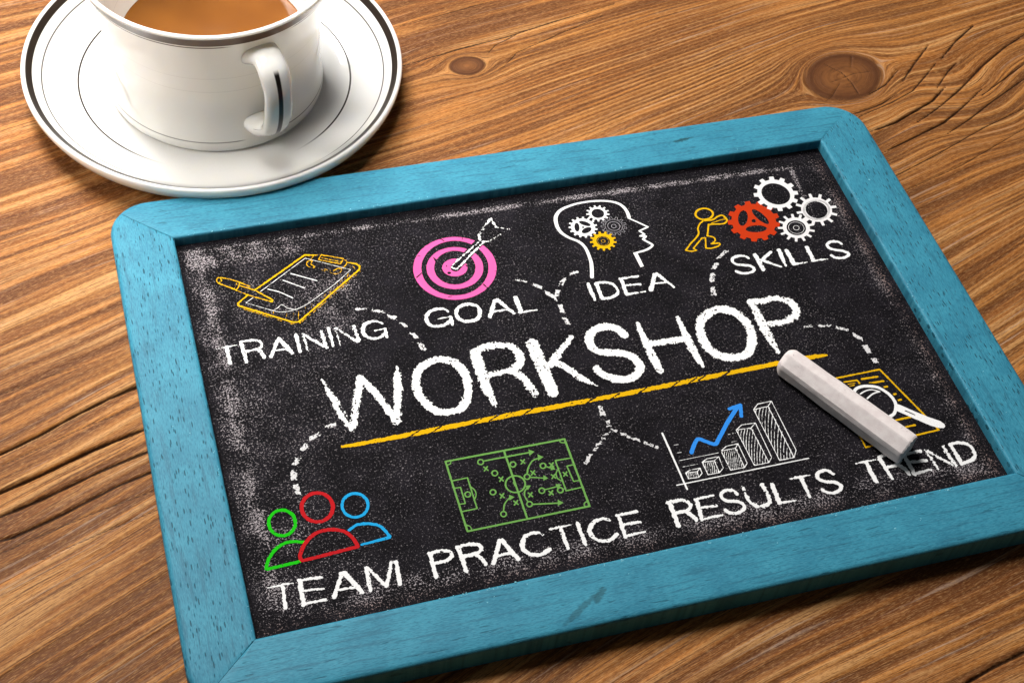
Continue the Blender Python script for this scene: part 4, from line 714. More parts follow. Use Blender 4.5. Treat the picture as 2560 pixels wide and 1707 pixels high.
["head_drawing","white chalk head in profile with four gears inside",[["head_outline","white head outline","white",0.2,[["s",[13540,10926,135,13552,10966,135,13570,11021,136,13591,11086,136,13614,11158,136,13638,11234,137,13660,11308,137,13680,11378,137,13695,11439,136,13707,11492,135,13716,11540,134,13724,11586,133,13730,11629,131,13735,11673,130,13739,11717,128,13742,11764,126,13744,11814,125,13747,11869,123,13749,11929,122,13750,11990,120,13751,12053,119,13749,12115,117,13746,12175,116,13741,12232,115,13733,12283,114,13722,12330,113,13710,12372,112,13695,12412,111,13679,12449,110,13660,12484,110,13639,12519,109,13616,12553,108,13590,12587,108,13561,12621,107,13528,12653,106,13491,12683,104,13453,12713,103,13415,12744,102,13377,12775,101,13341,12807,101,13309,12842,102,13279,12878,103,13249,12915,106,13220,12954,109,13193,12994,113,13168,13034,116,13144,13075,120,13124,13117,123,13108,13160,126,13094,13203,128,13084,13247,130,13076,13293,132,13070,13339,134,13067,13385,135,13067,13432,136,13068,13479,137,13071,13526,138,13077,13574,139,13084,13623,140,13093,13673,141,13104,13722,141,13118,13772,141,13134,13819,141,13154,13865,140,13176,13907,139,13202,13947,137,13230,13985,135,13261,14021,132,13295,14055,129,13331,14088,125,13371,14118,122,13414,14147,119,13460,14174,115,13511,14199,112,13566,14223,109,13625,14244,106,13687,14263,102,13751,14281,99,13815,14297,96,13878,14311,94,13939,14324,92,13999,14334,90,14059,14343,89,14119,14350,88,14180,14355,87,14239,14359,87,14299,14361,87,14358,14363,86,14417,14364,86,14475,14364,86,14533,14363,86,14591,14361,85,14648,14359,85,14705,14354,86,14762,14349,86,14818,14343,86,14874,14335,86,14930,14326,87,14987,14316,87,15043,14304,88,15099,14292,88,15154,14278,89,15208,14263,90,15258,14246,91,15306,14228,93,15352,14208,95,15396,14188,97,15438,14166,99,15478,14142,102,15516,14117,104,15552,14090,107,15584,14062,109,15614,14031,111,15641,13997,113,15664,13961,115,15685,13923,117,15704,13883,118,15720,13842,119,15734,13800,121,15745,13758,122,15755,13715,124,15761,13669,125,15764,13618,127,15764,13565,129,15762,13512,130,15759,13461,132,15756,13415,133,15753,13377,135,15752,13348,135]],["s",[15707,13309,68,15963,13063,68,16260,12761,68]],["s",[16260,12761,74,15889,12635,73,16023,12448,73,15836,12399,73,16033,12346,92,15892,12236,91]],["s",[15892,12236,91,15897,12229,91,15902,12219,91,15909,12208,91,15917,12196,91,15926,12182,91,15935,12167,91,15946,12151,91,15958,12135,91,15972,12118,91,15988,12099,91,16006,12078,91,16025,12056,91,16043,12035,91,16060,12014,91,16075,11995,91,16087,11979,91,16096,11965,91,16105,11953,91,16113,11942,91,16119,11933,91,16123,11924,91,16125,11915,91,16123,11905,91,16118,11893,91,16108,11881,91,16096,11867,91,16080,11853,91,16061,11839,91,16041,11825,91,16019,11811,91,15995,11798,91,15971,11786,91,15946,11774,91,15920,11764,92,15893,11753,92,15865,11743,93,15834,11734,93,15801,11725,93,15766,11717,92,15729,11710,91,15685,11703,88,15634,11696,85,15579,11691,80,15523,11685,76,15469,11681,71,15419,11677,67,15378,11673,63,15348,11671,60]],["p",[15321,11664,15471,11673,15492,11029,15354,10999]]]],["gear","white gear with round hole","white",0.1,[["p",[15021,13677,15112,13642,15087,13581,14992,13606,14971,13574,14946,13544,15009,13475,14956,13431,14886,13494,14851,13473,14815,13457,14835,13371,14766,13354,14737,13438,14697,13435,14657,13436,14630,13351,14562,13365,14579,13452,14543,13466,14509,13485,14441,13421,14388,13463,14449,13533,14424,13561,14403,13593,14311,13565,14285,13625,14375,13661,14368,13698,14365,13735,14268,13749,14276,13814,14375,13809,14387,13845,14403,13880,14324,13933,14364,13988,14449,13942,14477,13970,14509,13994,14466,14074,14529,14106,14580,14030,14619,14043,14658,14050,14662,14140,14733,14142,14739,14052,14779,14047,14817,14036,14866,14114,14929,14085,14888,14003,14920,13981,14948,13955,15032,14003,15072,13950,14994,13895,15010,13861,15022,13825,15121,13832,15129,13768,15031,13751,15029,13714],[14904,13654,14887,13623,14865,13596,14840,13571,14810,13551,14778,13536,14744,13525,14709,13520,14673,13520,14638,13526,14605,13537,14574,13552,14546,13573,14521,13597,14501,13625,14485,13656,14475,13689,14470,13723,14471,13758,14477,13792,14489,13825,14506,13855,14527,13883,14553,13908,14582,13928,14614,13944,14649,13954,14684,13960,14720,13959,14755,13954,14788,13943,14820,13927,14848,13907,14873,13882,14893,13854,14908,13823,14919,13790,14923,13756,14922,13721,14916,13687]]]],["gear","white gear with three slots","white",0.1,[["p",[14380,13086,14458,13045,14428,12979,14344,13005,14319,12968,14291,12933,14344,12866,14290,12817,14224,12873,14186,12849,14145,12828,14166,12746,14095,12723,14059,12800,14014,12792,13969,12789,13953,12707,13879,12713,13878,12797,13834,12807,13792,12822,13742,12754,13678,12788,13713,12865,13677,12892,13645,12922,13570,12879,13526,12936,13590,12992,13569,13031,13552,13072,13465,13062,13449,13131,13532,13158,13529,13201,13530,13246,13446,13270,13460,13341,13548,13332,13564,13374,13584,13414,13516,13469,13559,13528,13636,13486,13668,13518,13703,13547,13665,13624,13729,13662,13782,13593,13824,13610,13868,13622,13866,13708,13940,13717,13959,13633,14005,13632,14050,13626,14084,13705,14156,13684,14138,13600,14179,13581,14218,13557,14282,13616,14338,13568,14286,13499,14316,13465,14341,13428,14425,13456,14456,13390,14379,13348,14391,13305,14398,13261,14487,13254,14487,13182,14399,13173,14392,13129],[13843,13254,13835,13222,13825,13191,13814,13162,13800,13134,13786,13110,13771,13090,13755,13073,13739,13061,13724,13054,13710,13052,13696,13054,13684,13062,13673,13075,13665,13091,13659,13112,13655,13137,13653,13164,13654,13194,13657,13225,13663,13258,13671,13290,13681,13321,13692,13351,13706,13378,13720,13402,13735,13423,13751,13440,13767,13452,13782,13459,13797,13461,13810,13459,13823,13451,13833,13438,13842,13421,13848,13400,13852,13375,13853,13348,13852,13318,13849,13287],[14258,13243,14248,13231,14234,13224,14216,13219,14195,13219,14172,13222,14146,13229,14119,13239,14091,13253,14062,13269,14034,13288,14008,13309,13983,13331,13961,13354,13942,13378,13926,13401,13914,13424,13906,13446,13903,13465,13904,13482,13910,13497,13920,13508,13934,13516,13951,13520,13972,13520,13996,13517,14022,13510,14049,13500,14077,13487,14106,13470,14134,13451,14160,13430,14185,13408,14207,13385,14226,13361,14242,13337,14254,13315,14262,13293,14265,13274,14264,13257],[14239,13102,14237,13083,14229,13063,14217,13043,14201,13023,14181,13003,14158,12985,14132,12968,14103,12953,14074,12941,14044,12931,14013,12924,13984,12921,13956,12920,13931,12922,13908,12928,13888,12937,13873,12948,13862,12962,13855,12978,13853,12996,13855,13015,13863,13035,13875,13055,13891,13075,13911,13095,13934,13113,13960,13130,13988,13145,14018,13157,14048,13167,14078,13174,14108,13178,14136,13178,14161,13176,14184,13170,14204,13162,14219,13150,14231,13136,14237,13120],[14007,13201,14005,13195,14001,13189,13997,13184,13992,13180,13987,13176,13981,13174,13974,13172,13968,13171,13961,13170,13955,13171,13948,13173,13943,13176,13938,13179,13933,13183,13930,13188,13927,13193,13926,13199,13925,13205,13925,13211,13927,13217,13929,13223,13932,13228,13937,13233,13942,13237,13947,13241,13953,13244,13960,13246,13966,13247,13973,13247,13979,13246,13985,13245,13991,13242,13996,13238,14000,13234,14004,13230,14007,13224,14008,13219,14009,13213,14008,13207]]]],["gear","thin outlined gear","grey",0.05,[["s",[15416,12944,15,15509,12900,15,15478,12834,15,15381,12867,15,15356,12832,15,15327,12801,15,15387,12722,15,15327,12676,15,15257,12748,15,15219,12728,15,15177,12713,15,15192,12617,15,15117,12603,15,15091,12696,15,15047,12696,15,15003,12700,15,14969,12610,15,14896,12631,15,14919,12724,15,14880,12742,15,14844,12766,15,14769,12701,15,14714,12752,15,14781,12824,15,14756,12858,15,14735,12895,15,14636,12871,15,14612,12939,15,14708,12974,15,14702,13016,15,14701,13058,15,14601,13080,15,14614,13151,15,14716,13140,15,14731,13180,15,14751,13218,15,14673,13281,15,14719,13339,15,14805,13285,15,14838,13314,15,14874,13338,15,14835,13429,15,14905,13460,15,14954,13374,15,14997,13385,15,15041,13391,15,15051,13488,15,15128,13485,15,15129,13388,15,15173,13378,15,15214,13364,15,15271,13445,15,15338,13408,15,15290,13321,15,15324,13294,15,15353,13263,15,15444,13309,15,15485,13247,15,15400,13191,15,15416,13152,15,15426,13111,15,15530,13112,15,15535,13039,15,15432,13027,15,15427,12985,15,15416,12944,15]],["s",[15355,12924,15,15331,12881,15,15301,12842,15,15264,12808,15,15223,12780,15,15178,12758,15,15130,12744,15,15081,12737,15,15031,12737,15,14983,12745,15,14936,12760,15,14892,12782,15,14853,12810,15,14819,12844,15,14791,12883,15,14770,12926,15,14756,12972,15,14750,13020,15,14751,13068,15,14760,13115,15,14777,13161,15,14801,13204,15,14831,13243,15,14867,13278,15,14909,13306,15,14954,13328,15,15002,13343,15,15051,13350,15,15101,13350,15,15150,13342,15,15197,13327,15,15241,13305,15,15281,13276,15,15315,13242,15,15343,13203,15,15364,13159,15,15378,13113,15,15384,13065,15,15382,13017,15,15372,12969,15,15355,12924,15]],["s",[15267,12960,18,15251,12931,18,15230,12904,18,15205,12882,18,15176,12863,18,15145,12848,18,15112,12838,18,15078,12834,18,15044,12834,18,15010,12840,18,14978,12850,18,14947,12865,18,14920,12885,18,14896,12908,18,14877,12935,18,14862,12965,18,14852,12996,18,14847,13028,18,14848,13061,18,14854,13094,18,14865,13125,18,14882,13154,18,14902,13181,18,14927,13204,18,14956,13223,18,14987,13237,18,15020,13247,18,15054,13252,18,15089,13252,18,15123,13246,18,15155,13236,18,15186,13220,18,15213,13201,18,15237,13177,18,15256,13150,18,15271,13121,18,15281,13089,18,15286,13056,18,15285,13023,18,15279,12991,18,15267,12960,18]],["s",[15144,13011,18,15137,12998,18,15129,12987,18,15119,12978,18,15107,12970,18,15095,12963,18,15082,12959,18,15069,12957,18,15055,12957,18,15042,12958,18,15029,12962,18,15018,12968,18,15007,12976,18,14998,12986,18,14991,12996,18,14985,13008,18,14982,13021,18,14980,13035,18,14981,13048,18,14984,13061,18,14988,13074,18,14995,13086,18,15004,13098,18,15014,13107,18,15025,13115,18,15037,13122,18,15050,13126,18,15064,13128,18,15077,13128,18,15090,13127,18,15103,13123,18,15115,13117,18,15125,13109,18,15134,13099,18,15142,13088,18,15147,13076,18,15151,13064,18,15152,13050,18,15151,13037,18,15149,13023,18,15144,13011,18]]]],["gear","yellow gear","yellow",0.1,[["p",[14831,12361,14926,12324,14897,12253,14798,12280,14774,12243,14745,12209,14808,12133,14747,12083,14676,12151,14636,12129,14594,12110,14611,12013,14534,11994,14505,12088,14459,12085,14414,12086,14381,11990,14304,12006,14325,12105,14283,12121,14244,12142,14169,12069,14111,12116,14176,12197,14148,12230,14124,12265,14024,12232,13997,12300,14092,12344,14084,12386,14081,12428,13979,12442,13989,12516,14092,12513,14106,12554,14125,12593,14044,12652,14089,12714,14177,12665,14210,12696,14246,12723,14205,12814,14276,12850,14328,12765,14372,12779,14417,12788,14426,12889,14506,12892,14510,12790,14555,12784,14599,12772,14656,12861,14726,12828,14681,12734,14717,12708,14749,12679,14841,12735,14885,12675,14801,12609,14820,12571,14833,12530,14938,12541,14947,12467,14843,12446,14840,12403],[14684,12345,14667,12314,14644,12286,14617,12261,14586,12241,14552,12226,14516,12216,14478,12211,14440,12212,14403,12218,14367,12230,14334,12247,14303,12268,14277,12294,14254,12323,14237,12355,14226,12389,14220,12424,14221,12460,14227,12495,14239,12528,14256,12560,14279,12588,14306,12613,14337,12633,14371,12649,14407,12659,14445,12664,14483,12663,14520,12657,14556,12645,14590,12628,14621,12606,14647,12580,14669,12551,14686,12519,14698,12485,14703,12449,14703,12414,14696,12379]],["s",[14647,12361,15,14632,12334,15,14613,12309,15,14590,12288,15,14564,12270,15,14535,12257,15,14505,12248,15,14473,12243,15,14441,12244,15,14410,12249,15,14380,12259,15,14352,12273,15,14327,12291,15,14305,12313,15,14287,12337,15,14273,12365,15,14264,12394,15,14259,12424,15,14260,12454,15,14265,12484,15,14276,12513,15,14291,12540,15,14310,12565,15,14333,12586,15,14359,12604,15,14388,12618,15,14418,12627,15,14450,12631,15,14482,12631,15,14513,12626,15,14543,12616,15,14571,12602,15,14597,12584,15,14619,12562,15,14637,12537,15,14651,12509,15,14660,12480,15,14664,12450,15,14663,12419,15,14658,12389,15,14647,12361,15]],["s",[14525,12411,18,14520,12402,18,14513,12393,18,14506,12386,18,14497,12380,18,14487,12375,18,14476,12372,18,14466,12371,18,14455,12371,18,14444,12373,18,14434,12376,18,14424,12381,18,14415,12387,18,14408,12395,18,14402,12403,18,14397,12412,18,14394,12422,18,14392,12433,18,14392,12443,18,14394,12453,18,14398,12463,18,14403,12472,18,14409,12481,18,14417,12488,18,14426,12494,18,14436,12498,18,14446,12501,18,14457,12503,18,14468,12503,18,14479,12501,18,14489,12498,18,14499,12493,18,14508,12487,18,14515,12479,18,14521,12471,18,14526,12461,18,14529,12451,18,14531,12441,18,14531,12431,18,14529,12421,18,14525,12411,18]]]]]],
["pushing_figure_drawing","yellow chalk figure pushing a red gear with three white gears",[["figure_outline","yellow chalk figure","yellow",0.3,[["s",[18818,12889,78,18798,12849,78,18771,12813,78,18738,12779,78,18699,12750,78,18655,12726,78,18607,12708,78,18556,12695,78,18505,12689,78,18453,12689,78,18403,12696,78,18355,12709,78,18310,12728,78,18271,12753,78,18237,12782,78,18209,12816,78,18189,12853,78,18176,12892,78,18171,12933,78,18175,12975,78,18186,13016,78,18206,13055,78,18232,13092,78,18265,13126,78,18305,13155,78,18349,13179,78,18396,13198,78,18447,13211,78,18499,13217,78,18551,13217,78,18601,13210,78,18650,13197,78,18695,13178,78,18734,13153,78,18769,13123,78,18796,13090,78,18816,13052,78,18829,13013,78,18833,12971,78,18830,12930,78,18818,12889,78]],["s",[18345,12639,63,18330,12630,63,18310,12619,63,18286,12606,63,18259,12590,63,18231,12574,63,18204,12556,63,18178,12537,63,18156,12517,63,18135,12496,63,18115,12473,63,18095,12448,63,18077,12422,63,18059,12396,63,18043,12369,63,18028,12343,63,18015,12318,63,18006,12293,63,17999,12269,63,17995,12244,63,17992,12219,63,17989,12195,63,17985,12171,63,17979,12147,63,17969,12124,63,17958,12102,63,17946,12081,63,17933,12061,63,17919,12041,63,17903,12020,63,17883,11999,63,17859,11975,63,17832,11949,63,17798,11920,63,17758,11889,63,17713,11856,63,17666,11821,63,17618,11787,62,17571,11752,62,17526,11717,62,17484,11684,62,17445,11650,62,17405,11613,62,17365,11576,62,17327,11540,62,17291,11505,62,17260,11474,62,17233,11448,62,17213,11429,62]],["s",[17213,11429,55,17227,11422,55,17244,11412,55,17266,11401,55,17290,11388,55,17315,11376,55,17341,11364,55,17367,11355,55,17392,11348,55,17417,11344,55,17446,11343,55,17475,11343,55,17505,11344,55,17533,11346,55,17558,11348,55,17579,11350,55,17595,11350,55]],["s",[17595,11350,55,17510,11456,55,17992,11862,56,18126,11844,56,17957,11378,55]],["s",[17957,11378,62,17972,11375,62,17992,11369,62,18017,11363,62,18044,11356,62,18072,11349,62,18102,11343,62,18131,11339,63,18158,11337,63,18186,11337,63,18215,11339,63,18245,11341,63,18274,11345,63,18304,11350,63,18332,11355,63,18358,11361,63,18381,11367,63,18403,11373,63,18424,11380,63,18443,11387,63,18461,11395,63,18477,11403,63,18491,11412,63,18503,11421,63,18512,11429,63,18520,11439,63,18526,11449,63,18532,11459,63,18535,11470,63,18534,11481,63,18530,11490,63,18521,11499,63,18507,11506,63,18484,11512,63,18451,11517,63,18412,11520,63,18370,11523,63,18328,11526,63,18289,11528,63,18257,11529,63,18234,11531,63]],["s",[18234,11531,56,18249,11540,56,18270,11551,56,18296,11565,56,18324,11581,56,18351,11598,56,18377,11615,56,18399,11633,56,18415,11650,56,18426,11668,56,18435,11687,56,18442,11707,56,18446,11728,56,18447,11748,56,18445,11768,56,18439,11787,56,18429,11805,56,18413,11822,56,18389,11839,56,18361,11857,56,18329,11873,56,18298,11888,56,18269,11902,56,18245,11914,56,18227,11922,56]],["s",[18227,11922,63,18471,12431,63,18717,12404,64]],["s",[18717,12404,64,18742,12400,64,18775,12393,64,18815,12386,64,18859,12378,64,18905,12371,64,18949,12365,64,18990,12363,64,19024,12365,64,19053,12371,64,19081,12380,64,19107,12392,64,19130,12406,64,19152,12421,64,19171,12437,64,19187,12452,64,19200,12466,64,19210,12480,64,19217,12493,64,19220,12507,64,19222,12520,64,19221,12534,64,19220,12548,64,19218,12563,64,19216,12578,64,19215,12595,64,19212,12612,64,19209,12631,64,19206,12650,64,19201,12668,64,19195,12686,64,19188,12701,64,19180,12714,64,19171,12726,64,19160,12736,64,19149,12745,64,19136,12752,64,19122,12759,64,19107,12763,64,19092,12766,64,19076,12768,64,19058,12767,64,19040,12764,64,19021,12760,64,19002,12754,64,18981,12747,64,18959,12739,64,18937,12731,64,18914,12722,64,18890,12712,64,18867,12699,64,18843,12685,64,18818,12671,64,18791,12657,64,18763,12645,64,18732,12634,64,18698,12627,64,18658,12624,64,18611,12623,64,18560,12624,64,18508,12627,64,18457,12631,63,18412,12634,63,18373,12637,63,18345,12639,63]],["s",[19191,12560,35,19177,12560,35,19160,12561,35,19139,12562,35,19116,12562,35,19089,12562,35,19059,12561,35,19027,12559,35,18991,12554,35,18949,12547,35,18898,12537,35,18842,12526,35,18784,12513,35,18727,12501,35,18676,12489,35,18633,12480,35,18602,12473,35]],["s",[19142,12662,28,19216,12578,28]]]],["gear","large red gear","red",0.2,[["p",[20969,12060,21091,11980,20991,11798,20843,11830,20792,11766,20736,11707,20800,11579,20630,11453,20522,11548,20450,11511,20375,11481,20367,11334,20166,11292,20123,11427,20045,11425,19969,11430,19891,11298,19704,11349,19734,11493,19669,11527,19608,11566,19478,11478,19347,11609,19443,11731,19405,11792,19373,11857,19220,11833,19173,12017,19315,12088,19312,12163,19317,12239,19175,12286,19225,12481,19380,12485,19414,12557,19454,12627,19357,12735,19493,12897,19626,12831,19689,12884,19757,12932,19727,13077,19920,13168,19998,13046,20077,13067,20156,13081,20201,13231,20406,13228,20411,13078,20486,13062,20559,13039,20670,13157,20837,13061,20768,12918,20822,12869,20870,12814,21021,12874,21112,12707,20984,12604,21005,12533,21018,12459,21172,12448,21167,12250,21011,12211,20993,12135],[19990,12412,19960,12359,19926,12308,19890,12262,19852,12221,19814,12187,19777,12160,19741,12140,19707,12129,19676,12126,19649,12132,19626,12147,19609,12169,19597,12199,19590,12236,19590,12279,19595,12327,19606,12379,19623,12433,19645,12488,19672,12543,19702,12596,19736,12647,19772,12694,19810,12735,19848,12770,19886,12798,19922,12817,19956,12829,19988,12832,20015,12826,20038,12811,20055,12788,20067,12758,20074,12720,20074,12677,20068,12629,20057,12577,20039,12522,20017,12467],[20664,12029,20642,12018,20617,12017,20589,12025,20558,12043,20526,12070,20493,12105,20460,12148,20428,12197,20398,12252,20370,12311,20345,12372,20324,12435,20307,12497,20295,12556,20287,12613,20285,12665,20288,12710,20296,12748,20309,12778,20327,12799,20349,12810,20374,12812,20403,12803,20434,12786,20466,12758,20499,12723,20532,12679,20564,12629,20595,12574,20623,12515,20647,12454,20668,12391,20685,12329,20697,12269,20704,12213,20706,12162,20703,12117,20695,12079,20682,12050],[20500,11824,20486,11800,20463,11778,20430,11759,20390,11744,20344,11731,20291,11722,20234,11718,20174,11717,20113,11721,20051,11728,19991,11740,19934,11755,19882,11773,19835,11794,19794,11817,19762,11841,19738,11867,19723,11894,19718,11920,19723,11945,19737,11969,19760,11990,19792,12009,19832,12025,19878,12038,19931,12047,19988,12051,20048,12052,20109,12049,20171,12041,20231,12030,20289,12015,20342,11997,20389,11976,20429,11952,20462,11928,20485,11902,20500,11875,20505,11849],[20253,12254,20247,12242,20239,12231,20230,12221,20219,12212,20207,12205,20194,12199,20181,12195,20168,12193,20154,12192,20141,12194,20129,12197,20118,12203,20108,12210,20100,12218,20094,12228,20089,12239,20087,12250,20087,12262,20089,12274,20093,12287,20099,12298,20106,12309,20116,12320,20126,12328,20138,12336,20151,12342,20164,12346,20178,12348,20191,12349,20204,12347,20216,12343,20227,12338,20237,12331,20245,12323,20252,12313,20256,12302,20258,12291,20259,12279,20257,12266]]]],["gear","large white gear with round hole","greywhite",0.1,[["p",[22101,13030,22211,12925,22090,12782,21964,12867,21897,12812,21825,12765,21865,12619,21695,12550,21632,12687,21550,12671,21467,12664,21428,12515,21253,12538,21270,12690,21194,12716,21122,12752,21014,12639,20880,12747,20971,12874,20921,12937,20880,13005,20731,12959,20673,13124,20815,13192,20805,13274,20804,13358,20654,13391,20688,13571,20844,13561,20876,13641,20918,13718,20806,13823,20925,13969,21052,13883,21119,13939,21191,13988,21150,14138,21322,14210,21385,14069,21469,14086,21553,14094,21594,14248,21772,14226,21754,14069,21831,14042,21904,14005,22016,14123,22152,14012,22057,13881,22107,13817,22149,13747,22301,13795,22358,13626,22212,13556,22221,13473,22220,13389,22372,13355,22334,13175,22177,13185,22143,13106],[21942,13061,21889,12996,21827,12941,21756,12896,21680,12863,21600,12843,21517,12835,21434,12840,21354,12859,21277,12889,21205,12932,21141,12985,21086,13048,21041,13119,21008,13195,20987,13277,20978,13360,20983,13444,21000,13527,21030,13605,21072,13678,21125,13743,21187,13800,21258,13845,21334,13879,21415,13901,21499,13909,21582,13904,21664,13886,21742,13855,21814,13811,21879,13757,21934,13693,21979,13622,22012,13544,22033,13462,22040,13378,22035,13293,22016,13211,21985,13133]]]],["gear","white gear with hatched inner edge","greywhite",0.1,[["p",[23222,12092,23390,11986,23322,11886,23148,11984,23080,11912,23003,11851,23090,11677,22984,11619,22890,11788,22799,11757,22706,11739,22690,11543,22574,11543,22582,11738,22492,11754,22407,11784,22293,11619,22198,11676,22306,11844,22241,11904,22187,11974,22005,11883,21955,11983,22135,12081,22112,12168,22103,12260,21900,12268,21910,12384,22114,12384,22139,12477,22178,12566,22009,12672,22076,12774,22250,12675,22318,12748,22394,12810,22305,12988,22412,13048,22509,12875,22600,12908,22694,12927,22711,13129,22829,13129,22820,12929,22911,12913,22997,12882,23115,13053,23212,12995,23100,12821,23165,12760,23219,12689,23406,12782,23456,12680,23271,12580,23294,12492,23301,12399,23507,12391,23495,12274,23288,12274,23262,12181],[23047,12133,23007,12079,22958,12030,22904,11988,22844,11955,22781,11931,22715,11916,22650,11911,22585,11916,22523,11932,22466,11956,22414,11990,22369,12032,22332,12080,22304,12135,22285,12194,22277,12257,22279,12321,22291,12385,22313,12448,22345,12508,22385,12563,22433,12612,22488,12654,22547,12688,22611,12713,22677,12728,22743,12734,22808,12728,22871,12713,22929,12688,22981,12654,23027,12612,23064,12563,23092,12507,23110,12447,23118,12384,23115,12320,23102,12255,23080,12193]],["-s",[23122,12235,11,23207,12218,11]],["-s",[23102,12196,11,23183,12171,11]],["-s",[23078,12159,11,23155,12126,11]],["-s",[23051,12123,11,23122,12083,11]],["-s",[23021,12089,11,23085,12042,11]],["-s",[22987,12057,11,23045,12004,11]],["-s",[22950,12028,11,23001,11969,11]],["-s",[22912,12002,11,22954,11937,11]],["-s",[22871,11978,11,22905,11909,11]],["-s",[22828,11958,11,22854,11885,11]],["-s",[22784,11942,11,22801,11865,11]],["-s",[22740,11929,11,22748,11850,11]],["-s",[22695,11920,11,22694,11839,11]],["-s",[22650,11915,11,22640,11832,11]],["-s",[22605,11913,11,22587,11831,11]],["-s",[22562,11916,11,22534,11834,11]],["-s",[22520,11922,11,22484,11841,11]],["-s",[22479,11933,11,22435,11854,11]],["-s",[22441,11947,11,22389,11871,11]],["-s",[22405,11964,11,22346,11892,11]],["-s",[22371,11985,11,22306,11917,11]],["-s",[22341,12009,11,22270,11946,11]],["-s",[22314,12036,11,22238,11978,11]],["-s",[22291,12066,11,22210,12014,11]],["-s",[22272,12099,11,22187,12053,11]],["-s",[22257,12133,11,22169,12095,11]],["-s",[22246,12169,11,22156,12138,11]],["-s",[22239,12207,11,22148,12184,11]],["-s",[22237,12246,11,22145,12231,11]],["-s",[22239,12286,11,22148,12278,11]],["-s",[22246,12326,11,22156,12327,11]],["-s",[22257,12366,11,22169,12375,11]],["-s",[22272,12405,11,22187,12422,11]],["-s",[22291,12444,11,22210,12469,11]],["-s",[22314,12482,11,22238,12515,11]],["-s",[22341,12518,11,22270,12558,11]],["-s",[22371,12552,11,22306,12600,11]],["-s",[22405,12585,11,22347,12638,11]],["-s",[22441,12614,11,22390,12674,11]],["-s",[22480,12641,11,22437,12706,11]],["-s",[22521,12665,11,22486,12735,11]],["-s",[22563,12685,11,22537,12760,11]],["-s",[22607,12702,11,22590,12780,11]],["-s",[22652,12715,11,22644,12796,11]],["-s",[22697,12724,11,22698,12807,11]],["-s",[22743,12730,11,22753,12814,11]],["-s",[22788,12732,11,22807,12816,11]],["-s",[22832,12729,11,22860,12813,11]],["-s",[22875,12723,11,22911,12805,11]],["-s",[22916,12712,11,22960,12793,11]],["-s",[22954,12698,11,23007,12776,11]],["-s",[22991,12681,11,23051,12755,11]],["-s",[23024,12659,11,23091,12729,11]],["-s",[23055,12635,11,23128,12700,11]],["-s",[23082,12607,11,23160,12666,11]],["-s",[23105,12577,11,23188,12630,11]],["-s",[23124,12544,11,23211,12590,11]],["-s",[23139,12509,11,23229,12548,11]],["-s",[23150,12473,11,23241,12504,11]],["-s",[23156,12434,11,23249,12458,11]],["-s",[23158,12395,11,23251,12411,11]],["-s",[23156,12355,11,23248,12363,11]],["-s",[23149,12315,11,23239,12314,11]],["-s",[23137,12275,11,23226,12266,11]]]],["gear","white gear with ringed hub","greywhite",0.1,[["p",[22060,11481,22219,11399,22167,11312,22002,11383,21957,11329,21905,11281,22000,11139,21914,11081,21808,11216,21744,11186,21677,11164,21689,10995,21588,10979,21565,11146,21497,11147,21430,11156,21355,10997,21263,11028,21327,11189,21270,11220,21219,11258,21075,11146,21011,11215,21149,11335,21116,11389,21091,11448,20911,11408,20890,11501,21070,11551,21068,11616,21076,11682,20900,11725,20928,11820,21109,11788,21139,11850,21178,11909,21046,12024,21117,12100,21257,11993,21314,12037,21375,12074,21319,12237,21416,12276,21483,12118,21552,12134,21621,12141,21654,12314,21756,12307,21733,12133,21798,12117,21860,12092,21976,12235,22057,12183,21950,12035,21997,11990,22036,11939,22207,12019,22250,11935,22083,11846,22100,11783,22108,11718,22294,11717,22289,11620,22101,11610,22085,11545],[21903,11492,21869,11444,21828,11400,21781,11362,21730,11332,21675,11309,21618,11294,21561,11287,21504,11289,21449,11300,21397,11319,21350,11346,21309,11381,21275,11421,21248,11467,21230,11518,21220,11571,21220,11626,21228,11682,21245,11736,21271,11789,21304,11837,21345,11881,21391,11920,21443,11951,21498,11974,21555,11990,21613,11996,21670,11994,21726,11984,21778,11964,21825,11937,21866,11902,21901,11861,21928,11815,21946,11764,21955,11710,21955,11655,21946,11599,21929,11544]],["s",[21843,11520,18,21817,11483,18,21785,11449,18,21748,11420,18,21707,11397,18,21664,11379,18,21618,11368,18,21572,11364,18,21526,11366,18,21482,11376,18,21440,11391,18,21402,11413,18,21368,11441,18,21340,11473,18,21317,11509,18,21302,11549,18,21293,11591,18,21292,11634,18,21298,11678,18,21311,11720,18,21330,11761,18,21356,11798,18,21388,11832,18,21425,11861,18,21466,11885,18,21509,11903,18,21555,11914,18,21602,11919,18,21648,11916,18,21693,11907,18,21735,11891,18,21773,11869,18,21807,11842,18,21835,11809,18,21857,11772,18,21873,11732,18,21881,11690,18,21882,11647,18,21876,11603,18,21863,11561,18,21843,11520,18]],["s",[21682,11596,22,21672,11581,22,21660,11568,22,21646,11557,22,21630,11547,22,21614,11540,22,21597,11536,22,21579,11534,22,21562,11535,22,21545,11538,22,21530,11544,22,21516,11552,22,21503,11562,22,21493,11575,22,21485,11588,22,21479,11604,22,21476,11620,22,21476,11636,22,21478,11653,22,21484,11669,22,21491,11685,22,21501,11700,22,21514,11713,22,21528,11724,22,21543,11734,22,21560,11741,22,21577,11745,22,21594,11747,22,21612,11746,22,21628,11743,22,21644,11737,22,21658,11729,22,21671,11719,22,21681,11706,22,21689,11692,22,21695,11677,22,21698,11661,22,21698,11644,22,21695,11628,22,21690,11611,22,21682,11596,22]]]]]],
